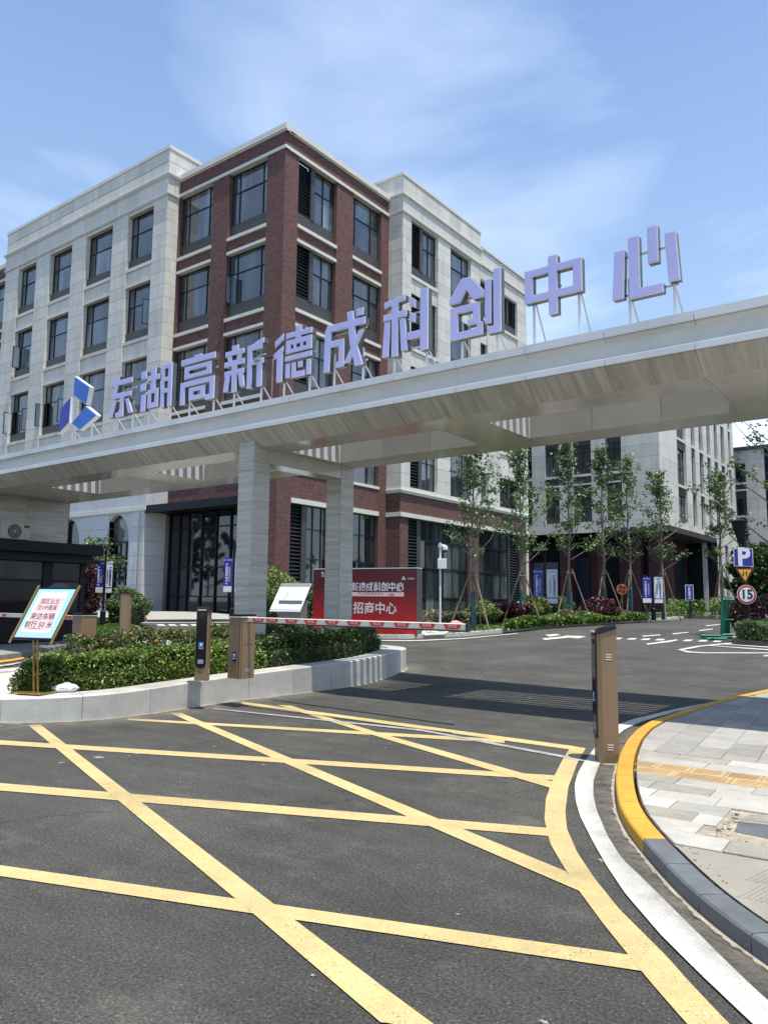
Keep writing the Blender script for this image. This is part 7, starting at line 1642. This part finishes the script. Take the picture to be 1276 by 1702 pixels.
gtube((1165, 1056.5), (1200, 1057.5), .055, 'base_bar'); gtube((1168, 1061), (1201, 1061.5), .055, 'base_bar', t=(-.3, -.3)); gtube((1165, 1056), (1169, 1061.5), .05, 'base_bar'); gtube((1183, 1058), (1184, 1062), .04, 'base_bar'); gtube((1197, 1060), (1222, 1059.5), .07, 'base_bar')
oc = G(960, 1030, .1); og = empty('round_disc', oc, 'orange-brown round disc propped on a thin stick between the third and fourth young trees', 'disc')
ko = (oc.x*FX+oc.y*FY)/FPX; zc = topz(1033, 979, oc)
odc = G(1034, 1028.5, .1); zc = topz(1034, 979.5, odc); ko = (odc.x*FX+odc.y*FY)/FPX; og.location = odc; og['label'] = 'orange-brown round disc on a thin stick between the fourth and fifth young trees'
mb = MB(); c = Vector((odc.x, odc.y, zc)); mb.tube(c-FV*.03, c+FV*.03, 9*ko, n=24); dd = mb.build('disc', M['orange'], og)
for k in range(4):
    a = .6+k*1.57; q = c + (RV*math.cos(a)+Vector((0, 0, 1))*math.sin(a))*4.6*ko; mb = MB(); mb.tube(q-FV*.04, q-FV*.031, 2.6*ko, n=12); mb.build('hollow', M['dark_red'], dd)
mb = MB(); mb.tube(odc, c-Vector((0, 0, 7*ko)), .03, n=6); mb.build('stick', M['pole_wood'], og)
for i_, px_ in enumerate((1251, 1262, 1274)):
    b_ = G(px_, 1024, .1); kb = (b_.x*FX+b_.y*FY)/FPX; r = empty('waste_bin', b_, ('leftmost', 'middle', 'rightmost')[i_]+' blue wheeled bin in the row behind the parking sign', 'waste bin', 'blue wheeled bins behind the parking sign')
    zt_ = topz(px_, 1000, b_); obox(b_.xy, RV, FV, 5*kb, 5*kb, b_.z, zt_-.15, M['bin_blue'], r, 'tub', .05); obox(b_.xy, RV, FV, 5.4*kb, 5.4*kb, zt_-.14, zt_, M['bin_blue'], r, 'lid', .04)

# trees across the street on the left, mirrored in the entrance glass
for i_, (x, y, h_) in enumerate(((-62, -4, 11), (-70, -12, 13), (-79, -6, 12), (-88, -18, 14), (-97, -10, 13), (-60, -24, 13))):
    def G(px, py, dz=0, _p=Vector((x, y, 0))): return _p.copy()
    tree(0, 0, 0, 40+i_, 'broadleaf street tree left of the picture, mirrored in the dark entrance glass', 0, 34, 4.2, 'leaf_dark', 'broadleaf_tree', dens=1.7, wrap=False, group='street trees across the road to the left', rad=.2, lsize=.38, first=.2, hgt=h_)

# pale splashes and a darker patch on the asphalt near the island
def splash(px, py, rx, ry, m, z, seed):
    r_ = random.Random(seed); c = G_ground(px, py); pts = []
    for k in range(16):
        t = 2*math.pi*k/16; q = r_.uniform(.55, 1.25); pts.append(Vector((c.x+math.cos(t)*rx*q, c.y+math.sin(t)*ry*q)))
    o = drape(pts, 'road_stain', m, z); return o
def G_ground(x, y): return GZ(x, y, 0)
M['splash'] = mat('pale_splash', (.22, .21, .19), .9, var=.4, scale=20, fine=.4)
for k, (x, y, a, b) in enumerate(((165, 1259, .06, .045), (228, 1253, .035, .02), (215, 1257, .02, .015), (103, 1268, .035, .03), (356, 1241, .02, .03), (437, 1271, .02, .02), (1005, 1431, .05, .035), (985, 1318, .025, .025), (640, 1243, .015, .02), (880, 1160, .04, .03), (562, 1304, .01, .06), (1218, 1153, .06, .02), (300, 1300, .012, .012), (760, 1520, .012, .010), (520, 1622, .012, .012), (905, 1700, .02, .015))):
    splash(x, y, a, b, M['splash'], .0025+k*.00003, k)
